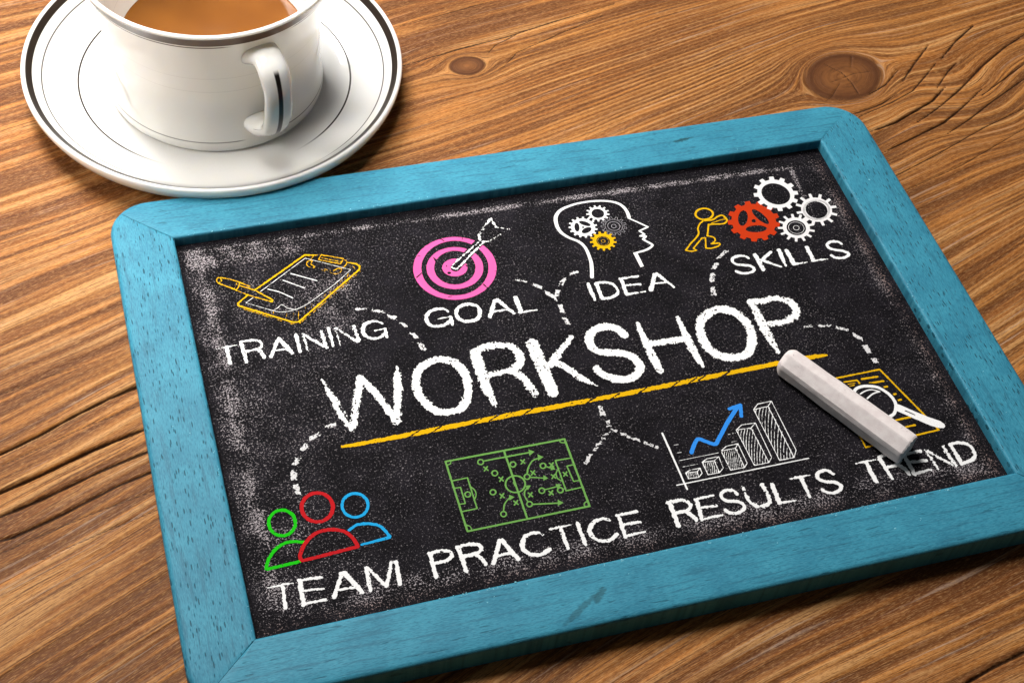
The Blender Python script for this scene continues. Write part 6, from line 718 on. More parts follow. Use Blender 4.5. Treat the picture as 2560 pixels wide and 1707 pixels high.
["chart_drawing","white chalk bar chart with a rising blue arrow",[["chart_axes","white chart axes","white",0.2,[["s",[13681,4205,65,13714,2050,63]],["s",[13453,2259,41,17959,2262,43]],["s",[13873,3696,19,14036,3690,19]],["s",[13876,3393,19,14038,3387,19]],["s",[13839,3102,19,15180,3105,20]],["s",[13855,2856,19,14389,2857,19]],["s",[15748,3694,20,16010,3701,20]],["s",[15752,3394,20,15929,3392,20]]]],["chart_bar",None,"white",0.25,[["s",[13883,2627,29,13896,2403,29,14228,2375,29,14387,2493,29,14397,2687,29,14072,2695,29,13883,2627,29,14259,2585,29,14397,2687,29]],["s",[14259,2585,29,14228,2375,29]],["s",[13919,2601,19,13917,2599,19,13916,2598,19,13914,2595,19,13912,2593,19,13910,2590,19,13908,2587,19,13906,2583,19,13904,2580,19,13903,2577,19,13901,2573,19,13900,2569,19,13898,2564,19,13897,2560,19,13896,2557,19,13895,2554,19,13894,2551,19]],["s",[13985,2592,19,13981,2586,19,13975,2578,19,13969,2569,19,13961,2559,19,13954,2548,19,13947,2536,19,13940,2525,19,13934,2514,19,13929,2503,19,13925,2490,19,13920,2477,19,13916,2464,19,13913,2451,19,13909,2440,19,13907,2431,19,13904,2424,19]],["s",[14039,2586,19,14034,2580,19,14029,2572,19,14022,2562,19,14014,2551,19,14007,2540,19,13999,2528,19,13992,2516,19,13986,2505,19,13981,2493,19,13976,2480,19,13972,2466,19,13967,2453,19,13964,2440,19,13960,2428,19,13957,2419,19,13955,2411,19]],["s",[14092,2580,19,14088,2574,19,14082,2566,19,14075,2556,19,14068,2546,19,14060,2534,19,14053,2522,19,14046,2511,19,14040,2499,19,14035,2488,19,14030,2475,19,14025,2461,19,14021,2448,19,14017,2435,19,14014,2424,19,14011,2414,19,14009,2407,19]],["s",[14145,2574,19,14141,2568,19,14135,2560,19,14128,2551,19,14121,2540,19,14113,2529,19,14106,2517,19,14099,2505,19,14093,2494,19,14088,2483,19,14083,2470,19,14079,2457,19,14075,2443,19,14071,2430,19,14067,2419,19,14065,2409,19,14062,2402,19]],["s",[14198,2569,19,14194,2562,19,14188,2554,19,14182,2545,19,14174,2534,19,14167,2523,19,14159,2512,19,14153,2500,19,14147,2489,19,14142,2477,19,14137,2465,19,14132,2452,19,14128,2438,19,14124,2426,19,14121,2414,19,14118,2405,19,14116,2398,19]],["s",[14251,2563,19,14247,2557,19,14242,2549,19,14235,2539,19,14228,2529,19,14220,2518,19,14213,2506,19,14206,2495,19,14200,2484,19,14195,2472,19,14191,2460,19,14186,2447,19,14182,2433,19,14178,2421,19,14175,2410,19,14172,2400,19,14170,2393,19]]]],["chart_bar",None,"white",0.25,[["s",[14539,2886,29,14554,2399,29,14941,2396,29,15119,2530,29,15138,2964,29,14737,2972,29,14539,2886,29,14938,2851,29,15138,2964,29]],["s",[14938,2851,29,14941,2396,29]],["s",[14581,2860,19,14580,2858,19,14578,2855,19,14575,2852,19,14572,2848,19,14569,2844,19,14567,2840,19,14564,2836,19,14562,2832,19,14560,2827,19,14558,2822,19,14556,2817,19,14554,2811,19,14553,2806,19,14551,2801,19,14550,2798,19,14549,2795,19]],["s",[14657,2851,19,14652,2844,19,14645,2834,19,14637,2823,19,14628,2810,19,14619,2796,19,14610,2782,19,14601,2768,19,14594,2754,19,14588,2740,19,14582,2725,19,14577,2709,19,14572,2693,19,14567,2678,19,14563,2664,19,14560,2653,19,14557,2644,19]],["s",[14733,2843,19,14725,2830,19,14713,2813,19,14699,2793,19,14684,2771,19,14668,2747,19,14653,2723,19,14639,2700,19,14627,2677,19,14617,2654,19,14607,2628,19,14598,2602,19,14589,2575,19,14582,2550,19,14575,2528,19,14569,2509,19,14565,2495,19]],["s",[14798,2836,19,14788,2821,19,14774,2800,19,14758,2775,19,14740,2748,19,14721,2719,19,14703,2689,19,14686,2660,19,14672,2632,19,14660,2604,19,14648,2573,19,14636,2541,19,14626,2509,19,14616,2478,19,14608,2451,19,14601,2428,19,14595,2411,19]],["s",[14858,2831,19,14848,2816,19,14835,2795,19,14818,2771,19,14801,2744,19,14782,2715,19,14764,2686,19,14748,2657,19,14733,2629,19,14721,2601,19,14709,2571,19,14698,2539,19,14688,2507,19,14678,2477,19,14670,2450,19,14663,2427,19,14657,2410,19]],["s",[14919,2826,19,14909,2810,19,14896,2790,19,14879,2766,19,14862,2740,19,14843,2711,19,14825,2682,19,14809,2653,19,14795,2626,19,14783,2599,19,14771,2568,19,14760,2537,19,14749,2506,19,14740,2476,19,14732,2449,19,14725,2427,19,14720,2410,19]],["s",[14973,2802,19,14963,2788,19,14950,2769,19,14934,2746,19,14917,2721,19,14899,2694,19,14882,2667,19,14866,2640,19,14853,2614,19,14841,2588,19,14830,2559,19,14819,2530,19,14810,2500,19,14801,2472,19,14793,2446,19,14787,2425,19,14782,2409,19]],["s",[14958,2648,19,14952,2639,19,14944,2628,19,14934,2615,19,14924,2600,19,14913,2584,19,14902,2567,19,14893,2551,19,14885,2536,19,14877,2520,19,14871,2502,19,14864,2484,19,14858,2465,19,14853,2448,19,14848,2432,19,14844,2419,19,14841,2409,19]],["s",[14942,2495,19,14940,2492,19,14937,2488,19,14934,2484,19,14930,2479,19,14926,2473,19,14923,2468,19,14919,2462,19,14916,2457,19,14914,2451,19,14911,2445,19,14909,2438,19,14906,2431,19,14904,2424,19,14903,2418,19,14901,2413,19,14900,2410,19]]]],["chart_bar",None,"white",0.25,[["s",[15287,3149,29,15321,2398,29,15799,2393,29,15938,2530,29,15928,3289,30,15525,3285,30,15287,3149,29,15785,3142,30,15928,3289,30]],["s",[15785,3142,30,15799,2393,29]],["s",[15334,3126,20,15332,3123,20,15330,3120,20,15327,3117,20,15324,3113,20,15321,3109,20,15318,3104,20,15315,3100,20,15313,3096,20,15311,3091,20,15309,3086,20,15307,3080,20,15305,3074,20,15303,3069,20,15301,3064,20,15300,3060,20,15299,3056,20]],["s",[15416,3121,20,15410,3113,20,15403,3103,20,15395,3091,20,15385,3077,20,15375,3063,20,15366,3048,20,15357,3034,20,15349,3020,20,15343,3005,20,15336,2989,20,15330,2972,20,15325,2956,20,15320,2940,20,15316,2926,20,15312,2914,20,15309,2905,20]],["s",[15498,3117,20,15489,3103,20,15477,3086,20,15462,3065,20,15446,3042,20,15429,3017,20,15413,2992,20,15398,2967,20,15386,2944,20,15375,2919,20,15364,2893,20,15354,2865,20,15345,2838,20,15337,2812,20,15330,2788,20,15324,2769,20,15319,2754,20]],["s",[15567,3115,20,15556,3096,20,15540,3071,20,15521,3041,20,15500,3008,20,15479,2973,20,15458,2937,20,15439,2901,20,15422,2868,20,15407,2834,20,15392,2797,20,15378,2758,20,15365,2720,20,15353,2684,20,15342,2652,20,15333,2624,19,15326,2604,19]],["s",[15634,3114,20,15620,3089,20,15601,3056,20,15578,3017,20,15554,2974,20,15528,2928,20,15503,2881,20,15479,2835,20,15458,2792,20,15439,2748,20,15420,2701,20,15402,2652,20,15384,2603,19,15368,2557,19,15354,2516,19,15342,2481,19,15333,2455,19]],["s",[15700,3113,20,15685,3087,20,15666,3052,20,15642,3010,20,15616,2963,20,15589,2914,20,15562,2864,20,15537,2815,20,15515,2769,20,15495,2722,20,15475,2672,20,15455,2619,20,15437,2567,20,15419,2518,19,15404,2474,19,15391,2437,19,15381,2410,19]],["s",[15767,3112,20,15752,3086,20,15732,3051,20,15708,3009,20,15682,2962,20,15655,2913,20,15629,2863,20,15604,2814,20,15582,2768,20,15561,2721,20,15541,2671,20,15521,2618,20,15503,2567,20,15485,2518,20,15470,2474,19,15457,2437,19,15447,2409,19]],["s",[15820,3080,20,15806,3055,20,15787,3021,20,15764,2981,20,15739,2937,20,15713,2890,20,15687,2842,20,15663,2796,20,15642,2752,20,15622,2707,20,15603,2659,20,15584,2609,20,15566,2559,20,15549,2512,20,15535,2470,20,15522,2435,19,15513,2408,19]],["s",[15823,2921,20,15812,2902,20,15796,2877,20,15777,2847,20,15756,2813,20,15734,2778,20,15713,2742,20,15693,2706,20,15676,2673,20,15661,2638,20,15646,2601,20,15632,2563,20,15618,2524,20,15606,2488,20,15595,2455,20,15586,2428,20,15579,2408,19]],["s",[15823,2764,20,15814,2751,20,15802,2734,20,15787,2713,20,15771,2691,20,15755,2666,20,15738,2642,20,15724,2617,20,15711,2594,20,15700,2570,20,15689,2544,20,15680,2517,20,15670,2490,20,15662,2464,20,15655,2441,20,15649,2422,20,15644,2407,20]],["s",[15809,2610,20,15804,2603,20,15797,2594,20,15789,2582,20,15780,2570,20,15770,2556,20,15761,2542,20,15753,2528,20,15746,2515,20,15739,2502,20,15733,2486,20,15728,2471,20,15722,2455,20,15717,2440,20,15713,2427,20,15710,2415,20,15707,2407,20]],["s",[15795,2457,20,15794,2456,20,15793,2454,20,15791,2452,20,15788,2449,20,15786,2446,20,15784,2443,20,15782,2440,20,15780,2437,20,15779,2433,20,15777,2429,20,15775,2425,20,15774,2421,20,15773,2416,20,15771,2413,20,15770,2409,20,15770,2407,20]]]],["chart_bar",None,"white",0.25,[["s",[16076,3806,30,16134,2399,29,16635,2398,30,16797,2560,30,16796,3924,30,16331,3951,30,16076,3806,30,16580,3770,30,16796,3924,30]],["s",[16580,3770,30,16635,2398,30]],["s",[16144,3777,20,16141,3774,20,16138,3769,20,16133,3763,20,16129,3757,20,16124,3750,20,16119,3743,20,16115,3736,20,16111,3729,20,16108,3722,20,16105,3714,20,16102,3705,20,16099,3697,20,16096,3689,20,16094,3681,20,16092,3675,20,16090,3671,20]],["s",[16258,3766,20,16250,3755,20,16239,3740,20,16227,3722,20,16213,3703,20,16199,3682,20,16185,3661,20,16172,3640,20,16161,3620,20,16152,3599,20,16143,3576,20,16134,3553,20,16126,3529,20,16119,3507,20,16113,3487,20,16108,3470,20,16103,3458,20]],["s",[16359,3757,20,16348,3738,20,16332,3713,20,16313,3683,20,16292,3650,20,16270,3615,20,16248,3579,20,16229,3544,20,16212,3510,20,16196,3476,20,16181,3439,20,16167,3401,20,16154,3363,20,16141,3327,20,16130,3294,20,16121,3267,20,16114,3246,20]],["s",[16452,3751,20,16437,3724,20,16416,3688,20,16392,3646,20,16365,3599,20,16337,3549,20,16310,3498,20,16284,3448,20,16262,3401,20,16241,3354,20,16220,3302,20,16200,3249,20,16180,3197,20,16162,3147,20,16146,3102,20,16133,3065,20,16123,3037,20]],["s",[16544,3744,20,16526,3709,20,16501,3663,20,16471,3608,20,16439,3547,20,16405,3482,20,16371,3417,20,16340,3353,20,16312,3292,20,16285,3232,20,16259,3166,20,16232,3098,20,16207,3032,20,16183,2968,20,16162,2911,20,16145,2864,20,16131,2828,20]],["s",[16617,3689,20,16596,3648,20,16568,3594,20,16534,3530,20,16497,3458,20,16459,3382,20,16420,3305,20,16384,3230,20,16352,3160,20,16321,3089,20,16290,3013,20,16259,2934,20,16229,2857,20,16201,2783,20,16176,2717,20,16156,2662,20,16140,2620,20]],["s",[16625,3479,20,16604,3438,20,16576,3384,20,16542,3320,20,16506,3249,20,16467,3173,20,16429,3096,20,16393,3022,20,16360,2952,20,16330,2881,20,16299,2805,20,16268,2727,20,16238,2649,20,16210,2576,20,16185,2510,20,16164,2455,20,16148,2414,20]],["s",[16633,3270,20,16616,3237,20,16592,3194,20,16564,3142,20,16533,3085,20,16500,3025,20,16468,2963,20,16438,2903,20,16411,2847,20,16386,2790,20,16361,2728,20,16336,2665,20,16312,2602,20,16290,2543,20,16270,2489,20,16253,2444,20,16240,2411,20]],["s",[16642,3062,20,16627,3037,20,16608,3005,20,16585,2966,20,16560,2923,20,16534,2878,20,16508,2832,20,16484,2786,20,16463,2744,20,16443,2700,20,16424,2654,20,16405,2605,20,16387,2557,20,16370,2511,20,16356,2470,20,16343,2436,20,16334,2410,20]],["s",[16650,2854,20,16639,2838,20,16624,2816,20,16606,2791,20,16587,2762,20,16567,2732,20,16547,2700,20,16529,2670,20,16514,2641,20,16500,2611,20,16487,2579,20,16474,2545,20,16462,2512,20,16451,2480,20,16442,2452,20,16434,2428,20,16427,2410,20]],["s",[16642,2652,20,16636,2643,20,16628,2632,20,16617,2618,20,16606,2603,20,16595,2587,20,16584,2570,20,16574,2554,20,16565,2538,20,16557,2522,20,16550,2504,20,16543,2486,20,16536,2467,20,16531,2450,20,16525,2434,20,16521,2420,20,16518,2410,20]],["s",[16628,2452,20,16627,2451,20,16626,2449,20,16625,2447,20,16623,2445,20,16621,2443,20,16619,2441,20,16617,2438,20,16616,2436,20,16615,2433,20,16613,2430,20,16612,2426,20,16611,2422,20,16610,2419,20,16608,2416,20,16608,2413,20,16607,2411,20]]]],["chart_bar",None,"white",0.25,[["s",[16945,4434,30,17005,2400,30,17508,2391,30,17684,2644,30,17654,4623,31,17166,4611,30,16945,4434,30,17459,4447,31,17654,4623,31]],["s",[17459,4447,31,17508,2391,30]],["s",[17029,4411,20,17025,4406,20,17021,4400,20,17015,4392,20,17009,4384,20,17003,4375,20,16997,4366,20,16991,4357,20,16986,4348,20,16982,4339,20,16977,4329,20,16973,4318,20,16970,4307,20,16966,4297,20,16963,4288,20,16961,4280,20,16959,4274,20]],["s",[17166,4408,20,17156,4394,20,17143,4375,20,17127,4353,20,17110,4329,20,17092,4303,20,17075,4276,20,17059,4250,20,17045,4225,20,17033,4200,20,17022,4172,20,17011,4143,20,17001,4114,20,16991,4086,20,16983,4062,20,16977,4041,20,16971,4026,20]],["s",[17280,4410,20,17266,4386,20,17247,4355,20,17224,4318,20,17199,4276,20,17174,4232,20,17148,4188,20,17125,4144,20,17104,4103,20,17085,4061,20,17066,4015,20,17048,3968,20,17030,3922,20,17014,3878,20,17000,3838,20,16988,3805,20,16979,3780,20]],["s",[17391,4413,20,17373,4379,20,17349,4335,20,17320,4282,20,17288,4224,20,17254,4162,20,17221,4099,20,17190,4038,20,17163,3981,20,17137,3922,20,17111,3860,20,17085,3795,20,17060,3731,20,17037,3670,20,17017,3615,20,17000,3570,20,16986,3535,20]],["s",[17495,4396,20,17473,4354,20,17443,4298,20,17408,4231,20,17370,4157,20,17329,4079,20,17289,3999,20,17251,3922,20,17217,3849,20,17185,3776,20,17152,3697,20,17119,3616,20,17088,3536,20,17059,3460,20,17032,3392,20,17010,3335,20,16994,3292,20]],["s",[17500,4148,20,17479,4106,20,17449,4050,20,17414,3984,20,17376,3910,20,17335,3832,20,17296,3753,20,17258,3676,20,17224,3604,20,17192,3532,20,17159,3453,20,17126,3373,20,17095,3293,20,17066,3218,20,17039,3150,20,17017,3093,20,17001,3051,20]],["s",[17506,3900,20,17484,3859,20,17455,3803,20,17420,3737,20,17382,3664,20,17342,3587,20,17302,3509,20,17264,3432,20,17230,3361,20,17198,3288,20,17166,3211,20,17133,3131,20,17102,3051,20,17072,2977,20,17046,2909,20,17025,2853,20,17008,2811,20]],["s",[17512,3655,20,17490,3613,20,17461,3558,20,17426,3493,20,17388,3420,20,17348,3343,20,17308,3265,20,17270,3189,20,17237,3118,20,17205,3047,20,17172,2969,20,17140,2890,20,17109,2811,20,17079,2737,20,17053,2670,20,17032,2614,20,17015,2572,20]],["s",[17517,3410,20,17497,3372,20,17470,3321,20,17437,3261,20,17401,3194,20,17364,3124,20,17326,3052,20,17291,2982,20,17260,2916,20,17230,2850,20,17200,2779,20,17170,2705,20,17141,2632,20,17114,2564,20,17090,2502,20,17070,2450,20,17054,2411,20]],["s",[17523,3167,20,17507,3139,20,17485,3101,20,17458,3056,20,17429,3005,20,17399,2952,20,17369,2898,20,17341,2845,20,17317,2796,20,17294,2745,20,17271,2691,20,17248,2635,20,17226,2579,20,17206,2526,20,17188,2479,20,17173,2439,20,17161,2409,20]],["s",[17529,2926,20,17516,2907,20,17500,2881,20,17480,2851,20,17458,2817,20,17435,2781,20,17412,2745,20,17392,2709,20,17374,2675,20,17357,2641,20,17341,2603,20,17326,2564,20,17311,2525,20,17298,2489,20,17286,2456,20,17276,2428,20,17269,2407,20]],["s",[17523,2688,20,17515,2678,20,17505,2665,20,17493,2649,20,17480,2631,20,17466,2612,20,17453,2592,20,17441,2573,20,17430,2555,20,17421,2536,20,17412,2515,20,17404,2494,20,17396,2472,20,17389,2452,20,17383,2433,20,17378,2418,20,17374,2406,20]],["s",[17503,2455,20,17502,2454,20,17500,2452,20,17498,2450,20,17496,2447,20,17493,2444,20,17491,2441,20,17489,2438,20,17487,2435,20,17485,2431,20,17484,2427,20,17482,2423,20,17480,2419,20,17479,2415,20,17478,2411,20,17477,2408,20,17476,2406,20]]]],["rising_arrow","blue chalk arrow","blue2",0.3,[["s",[14338,3307,136,14354,3329,136,14376,3359,136,14402,3395,136,14431,3434,136,14461,3475,137,14492,3514,137,14521,3551,137,14548,3582,137,14573,3610,137,14596,3638,137,14620,3665,137,14642,3690,137,14665,3712,137,14689,3729,137,14712,3740,137,14737,3745,137,14762,3742,137,14787,3731,137,14812,3713,137,14838,3692,137,14864,3668,137,14891,3643,137,14918,3619,137,14947,3599,137,14977,3577,137,15009,3552,137,15042,3526,137,15075,3500,137,15109,3477,137,15141,3458,137,15173,3445,137,15202,3442,138,15228,3445,138,15250,3454,138,15270,3469,138,15290,3488,138,15311,3513,138,15336,3543,138,15367,3578,138,15405,3618,138,15452,3665,138,15505,3720,138,15563,3782,139,15625,3849,139,15690,3919,139,15757,3989,139,15825,4059,139,15893,4127,140,15966,4196,140,16047,4271,140,16132,4349,140,16218,4426,141,16300,4500,141,16374,4566,141,16436,4622,141,16483,4664,141]],["s",[16170,4634,127,16580,4694,128,16446,4277,127]]]]]],
["report_drawing","yellow chalk report sheet under a white magnifying glass",[["report_outline","yellow sheet outline and text lines","yellow",0.4,[["s",[20001,5017,66,21800,5039,68,22664,2329,66,19961,2238,64,20001,5017,66]],["s",[21021,4801,74,21590,4778,74]],["s",[21147,4578,73,21710,4564,74]],["s",[21542,4321,74,21741,4323,74]],["s",[21726,3959,73,21884,3982,74]],["s",[21794,3714,73,21963,3726,73]],["s",[21430,2998,72,21940,3009,73]],["s",[21628,2681,72,21958,2682,73]],["s",[20383,4816,56,20843,4786,57,20879,4571,57]],["s",[20466,4701,37,20733,4693,37]],["s",[20494,4617,37,20664,4619,37]],["-s",[20614,4436,199,20640,4455,199,20669,4472,199,20699,4488,199,20731,4501,199,20764,4513,200,20797,4522,200,20830,4530,200,20863,4536,200,20895,4540,200,20927,4543,200,20959,4543,200,20991,4542,200,21023,4539,200,21056,4534,200,21090,4526,200,21125,4517,200,21162,4506,200,21201,4494,200,21241,4480,200,21281,4464,200,21321,4445,200,21359,4424,201,21396,4400,201,21431,4372,201,21464,4341,201,21495,4304,201,21526,4265,201,21555,4223,200,21583,4179,200,21608,4136,200,21631,4093,200,21652,4053,200,21671,4013,200,21687,3973,200,21702,3932,200,21714,3892,200,21724,3853,200,21732,3815,200,21738,3779,200,21741,3745,200,21742,3713,200,21740,3684,200,21736,3657,200,21730,3631,200,21721,3606,200,21711,3581,199,21700,3555,199,21687,3527,199,21672,3499,199,21654,3468,199,21634,3437,199,21612,3406,199,21590,3376,199,21567,3347,199,21545,3321,199,21525,3298,199,21506,3277,198,21488,3259,198,21471,3243,198,21454,3228,198,21436,3215,198,21416,3203,198,21394,3192,198,21368,3182,198,21338,3171,198,21305,3161,198,21269,3152,198,21232,3144,198,21193,3137,198,21154,3133,197,21115,3132,197,21076,3134,197,21037,3139,197,20996,3145,197,20955,3154,197,20913,3166,197,20872,3180,197,20832,3197,197,20795,3218,197,20760,3242,197,20726,3271,197,20695,3306,197,20664,3344,197,20635,3385,197,20608,3428,197,20582,3471,197,20559,3514,197,20539,3555,197,20521,3595,197,20506,3635,197,20493,3674,197,20483,3714,197,20474,3755,197,20466,3795,197,20460,3836,197,20455,3877,198,20450,3920,198,20447,3964,198,20445,4010,198,20444,4055,198,20445,4099,198,20448,4142,198,20454,4182,198,20463,4219,198,20474,4253,198,20488,4285,198,20504,4315,199,20523,4343,199,20543,4369,199,20565,4393,199,20589,4416,199,20614,4436,199]]]],["magnifying_glass","white magnifying glass","white",0.2,[["s",[20614,4436,113,20639,4453,113,20666,4468,113,20696,4480,113,20726,4489,113,20757,4497,113,20789,4503,113,20820,4508,113,20851,4512,113,20882,4514,113,20913,4514,113,20944,4513,113,20976,4510,113,21008,4505,113,21040,4499,113,21074,4491,113,21109,4482,113,21146,4471,113,21185,4460,113,21225,4447,114,21266,4432,114,21307,4415,114,21346,4396,114,21384,4373,114,21419,4348,114,21453,4318,114,21486,4283,114,21518,4245,114,21548,4205,114,21577,4163,114,21603,4122,114,21627,4081,114,21647,4042,114,21664,4005,113,21678,3967,113,21690,3929,113,21699,3891,113,21706,3854,113,21711,3818,113,21714,3783,113,21717,3750,113,21718,3719,113,21717,3690,113,21715,3663,113,21711,3636,113,21705,3610,113,21698,3584,113,21689,3557,113,21678,3530,113,21664,3500,113,21648,3469,113,21629,3437,113,21609,3406,113,21588,3375,113,21566,3346,113,21545,3320,113,21525,3298,112,21505,3279,112,21487,3263,112,21469,3249,112,21450,3238,112,21430,3227,112,21409,3218,112,21386,3210,112,21361,3202,112,21332,3194,112,21302,3186,112,21270,3178,112,21236,3172,112,21201,3168,112,21165,3165,112,21129,3165,112,21092,3168,112,21055,3173,112,21015,3181,112,20974,3191,112,20932,3202,112,20891,3217,112,20850,3234,112,20812,3254,112,20776,3276,112,20741,3303,112,20707,3333,112,20674,3366,112,20643,3402,112,20613,3440,112,20586,3478,112,20561,3517,112,20539,3555,112,20521,3593,112,20505,3632,112,20492,3672,112,20482,3712,112,20473,3753,112,20466,3794,112,20460,3836,112,20455,3877,112,20450,3920,112,20447,3964,112,20445,4010,112,20444,4055,112,20445,4099,112,20448,4142,112,20454,4182,112,20463,4219,112,20474,4254,112,20488,4286,112,20505,4316,113,20524,4345,113,20544,4371,113,20566,4395,113,20590,4417,113,20614,4436,113]],["s",[20709,4242,53,20726,4248,53,20748,4257,53,20775,4268,53,20804,4279,53,20836,4291,53,20868,4301,53,20900,4310,53,20929,4316,53,20958,4321,53,20988,4324,53,21017,4327,53,21047,4328,53,21077,4328,53,21107,4326,53,21136,4321,53,21166,4315,53,21196,4304,53,21229,4288,53,21262,4270,53,21294,4251,53,21325,4231,53,21353,4213,53,21376,4198,53,21394,4187,53]],["s",[21394,4187,53,21373,4185,53,21345,4183,53,21311,4180,53,21274,4177,53,21235,4173,53,21196,4167,53,21158,4160,53,21122,4151,53,21087,4138,53,21049,4121,53,21010,4102,53,20972,4082,53,20936,4062,53,20904,4043,53,20877,4028,53,20857,4017,53]]]],["magnifying_glass_handle","white handle","white",0.2,[["p",[21693,3615,21819,3548,22219,3168,22565,2864,22863,2646,22948,2502,22936,2405,22847,2350,22691,2397,22467,2535,22006,2963,21650,3295,21550,3367]],["-s",[21901,3277,40,22139,3052,40]]]]]],
["dashed_line","dashed white chalk line arching down between TRAINING and GOAL",[["chalk_dash",None,"dash",1.5,[["p",[5320,11244,5707,11170,5693,11108,5306,11182]]]],["chalk_dash",None,"dash",1.5,[["p",[5845,11095,6258,10927,6236,10837,5824,11005]]]],["chalk_dash",None,"dash",1.5,[["p",[6303,10790,6567,10594,6539,10477,6275,10673]]]],["chalk_dash",None,"dash",1.5,[["p",[6586,10348,6727,10099,6874,10067,6734,10317]]]],["chalk_dash",None,"dash",1.5,[["p",[6838,9860,6925,9594,7074,9562,6987,9828]]]],["chalk_dash",None,"dash",1.5,[["p",[6973,9375,7043,9032,7206,8997,7137,9339]]]]]],
["dashed_line","dashed white chalk line forked below the head drawing",[["chalk_dash",None,"dash",1.5,[["p",[10915,11382,11290,11222,11271,11158,10896,11319]]]],["chalk_dash",None,"dash",1.5,[["p",[11455,11090,11723,10866,11688,10753,11421,10977]]]],["chalk_dash",None,"dash",1.5,[["p",[11777,10665,12021,10417,11984,10298,11740,10545]]]],["chalk_dash",None,"dash",1.5,[["p",[11765,10681,12067,10295,12022,10151,11720,10536]]]],["chalk_dash",None,"dash",1.5,[["p",[12836,11268,13203,11344,13161,11215,12795,11140]]]],["chalk_dash",None,"dash",1.5,[["p",[12273,10799,12519,11086,12672,11054,12425,10767]]]],["chalk_dash",None,"dash",1.5,[["p",[11980,10377,12137,10622,12288,10590,12130,10345]]]],["chalk_dash",None,"dash",1.5,[["p",[11980,10009,11981,9643,12144,9609,12144,9974]]]],["chalk_dash",None,"dash",1.5,[["p",[11977,9427,11982,9101,12143,9067,12139,9392]]]]]],
["dashed_line","dashed white chalk line left of the word SKILLS",[["chalk_dash",None,"dash",1.5,[["p",[18127,10844,18556,11131,18713,11099,18282,10812]]]],["chalk_dash",None,"dash",1.5,[["p",[17765,10417,18020,10669,18181,10635,17925,10383]]]],["chalk_dash",None,"dash",1.5,[["p",[17509,9866,17669,10242,17848,10204,17687,9829]]]],["chalk_dash",None,"dash",1.5,[["p",[17435,9668,17360,9281,17543,9243,17620,9630]]]]]],
["dashed_line","dashed white chalk line curving down above the report sheet",[["chalk_dash",None,"dash",1.5,[["p",[20006,7337,20322,7335,20278,7235,19962,7238]]]],["chalk_dash",None,"dash",1.5,[["p",[20536,7294,20944,7182,20903,7091,20496,7203]]]],["chalk_dash",None,"dash",1.5,[["p",[21103,7092,21499,6886,21449,6779,21054,6984]]]],["chalk_dash",None,"dash",1.5,[["p",[21562,6700,21815,6421,21750,6282,21497,6561]]]],["chalk_dash",None,"dash",1.5,[["p",[21646,6132,21681,5755,21857,5717,21823,6094]]]],["chalk_dash",None,"dash",1.5,[["p",[21689,5558,21720,5356,21904,5316,21873,5518]]]]]],
["dashed_line","dashed white chalk line forked under the yellow line",[["chalk_dash",None,"dash",1.5,[["p",[11982,5714,11971,5309,12124,5275,12135,5680]]]],["chalk_dash",None,"dash",1.5,[["p",[12036,5074,12041,4927,12185,4895,12181,5042]]]],["chalk_dash",None,"dash",1.5,[["p",[12009,4879,12013,4733,12172,4697,12168,4844]]]],["chalk_dash",None,"dash",1.5,[["p",[11781,4549,12034,4655,12149,4630,11896,4523]]]],["chalk_dash",None,"dash",1.5,[["p",[12142,4699,12288,4630,12262,4554,12116,4623]]]],["chalk_dash",None,"dash",1.5,[["p",[12382,4541,12559,4447,12529,4362,12353,4456]]]],["chalk_dash",None,"dash",1.5,[["p",[12552,4361,12905,4173,12873,4083,12521,4271]]]],["chalk_dash",None,"dash",1.5,[["p",[13000,4046,13365,3765,13331,3673,12966,3953]]]],["chalk_dash",None,"dash",1.5,[["p",[11472,4316,11666,4344,11631,4239,11438,4211]]]],["chalk_dash",None,"dash",1.5,[["p",[11264,4057,11358,4178,11486,4150,11392,4028]]]],["chalk_dash",None,"dash",1.5,[["p",[10815,3639,11091,3972,11247,3937,10970,3604]]]],["chalk_dash",None,"dash",1.5,[["p",[11724,4469,11841,4452,11826,4407,11708,4424]]]]]],
["dashed_line","dashed white chalk line curving down over the red person",[["chalk_dash",None,"dash",1.5,[["p",[3379,6825,3738,6879,3708,6740,3350,6687]]]],["chalk_dash",None,"dash",1.5,[["p",[2817,6509,3167,6642,3135,6487,2785,6354]]]],["chalk_dash",None,"dash",1.5,[["p",[2401,6076,2616,6300,2796,6259,2580,6036]]]],["chalk_dash",None,"dash",1.5,[["p",[2075,5607,2250,5851,2428,5810,2253,5567]]]],["chalk_dash",None,"dash",1.5,[["p",[2039,5436,1976,5069,2156,5028,2221,5395]]]],["chalk_dash",None,"dash",1.5,[["p",[1974,4944,1979,4566,2162,4524,2158,4901]]]]]],
]

CHALK = {
    'white': chalk_mark('white_chalk', (.90, .90, .90), .12),
    'dash': chalk_mark('dry_chalk', (.74, .73, .74), .9),
    'greywhite': chalk_mark('soft_white_chalk', (.80, .78, .79), .06),
    'grey': chalk_mark('grey_chalk', (.52, .50, .54), .1),
    'yellow': chalk_mark('yellow_chalk', (.76, .43, .006), .15),
    'pink': chalk_mark('pink_chalk', (.80, .120, .37), .05),
    'red': chalk_mark('orange_red_chalk', (.52, .040, .008), .05),
    'red2': chalk_mark('red_chalk', (.50, .014, .018), .05),
    'green': chalk_mark('bright_green_chalk', (.016, .52, .010), .05),
    'green2': chalk_mark('leaf_green_chalk', (.155, .36, .085), .05),
    'blue': chalk_mark('sky_blue_chalk', (.018, .36, .72), .05),
    'blue2': chalk_mark('blue_chalk', (.036, .27, .82), .04),
}


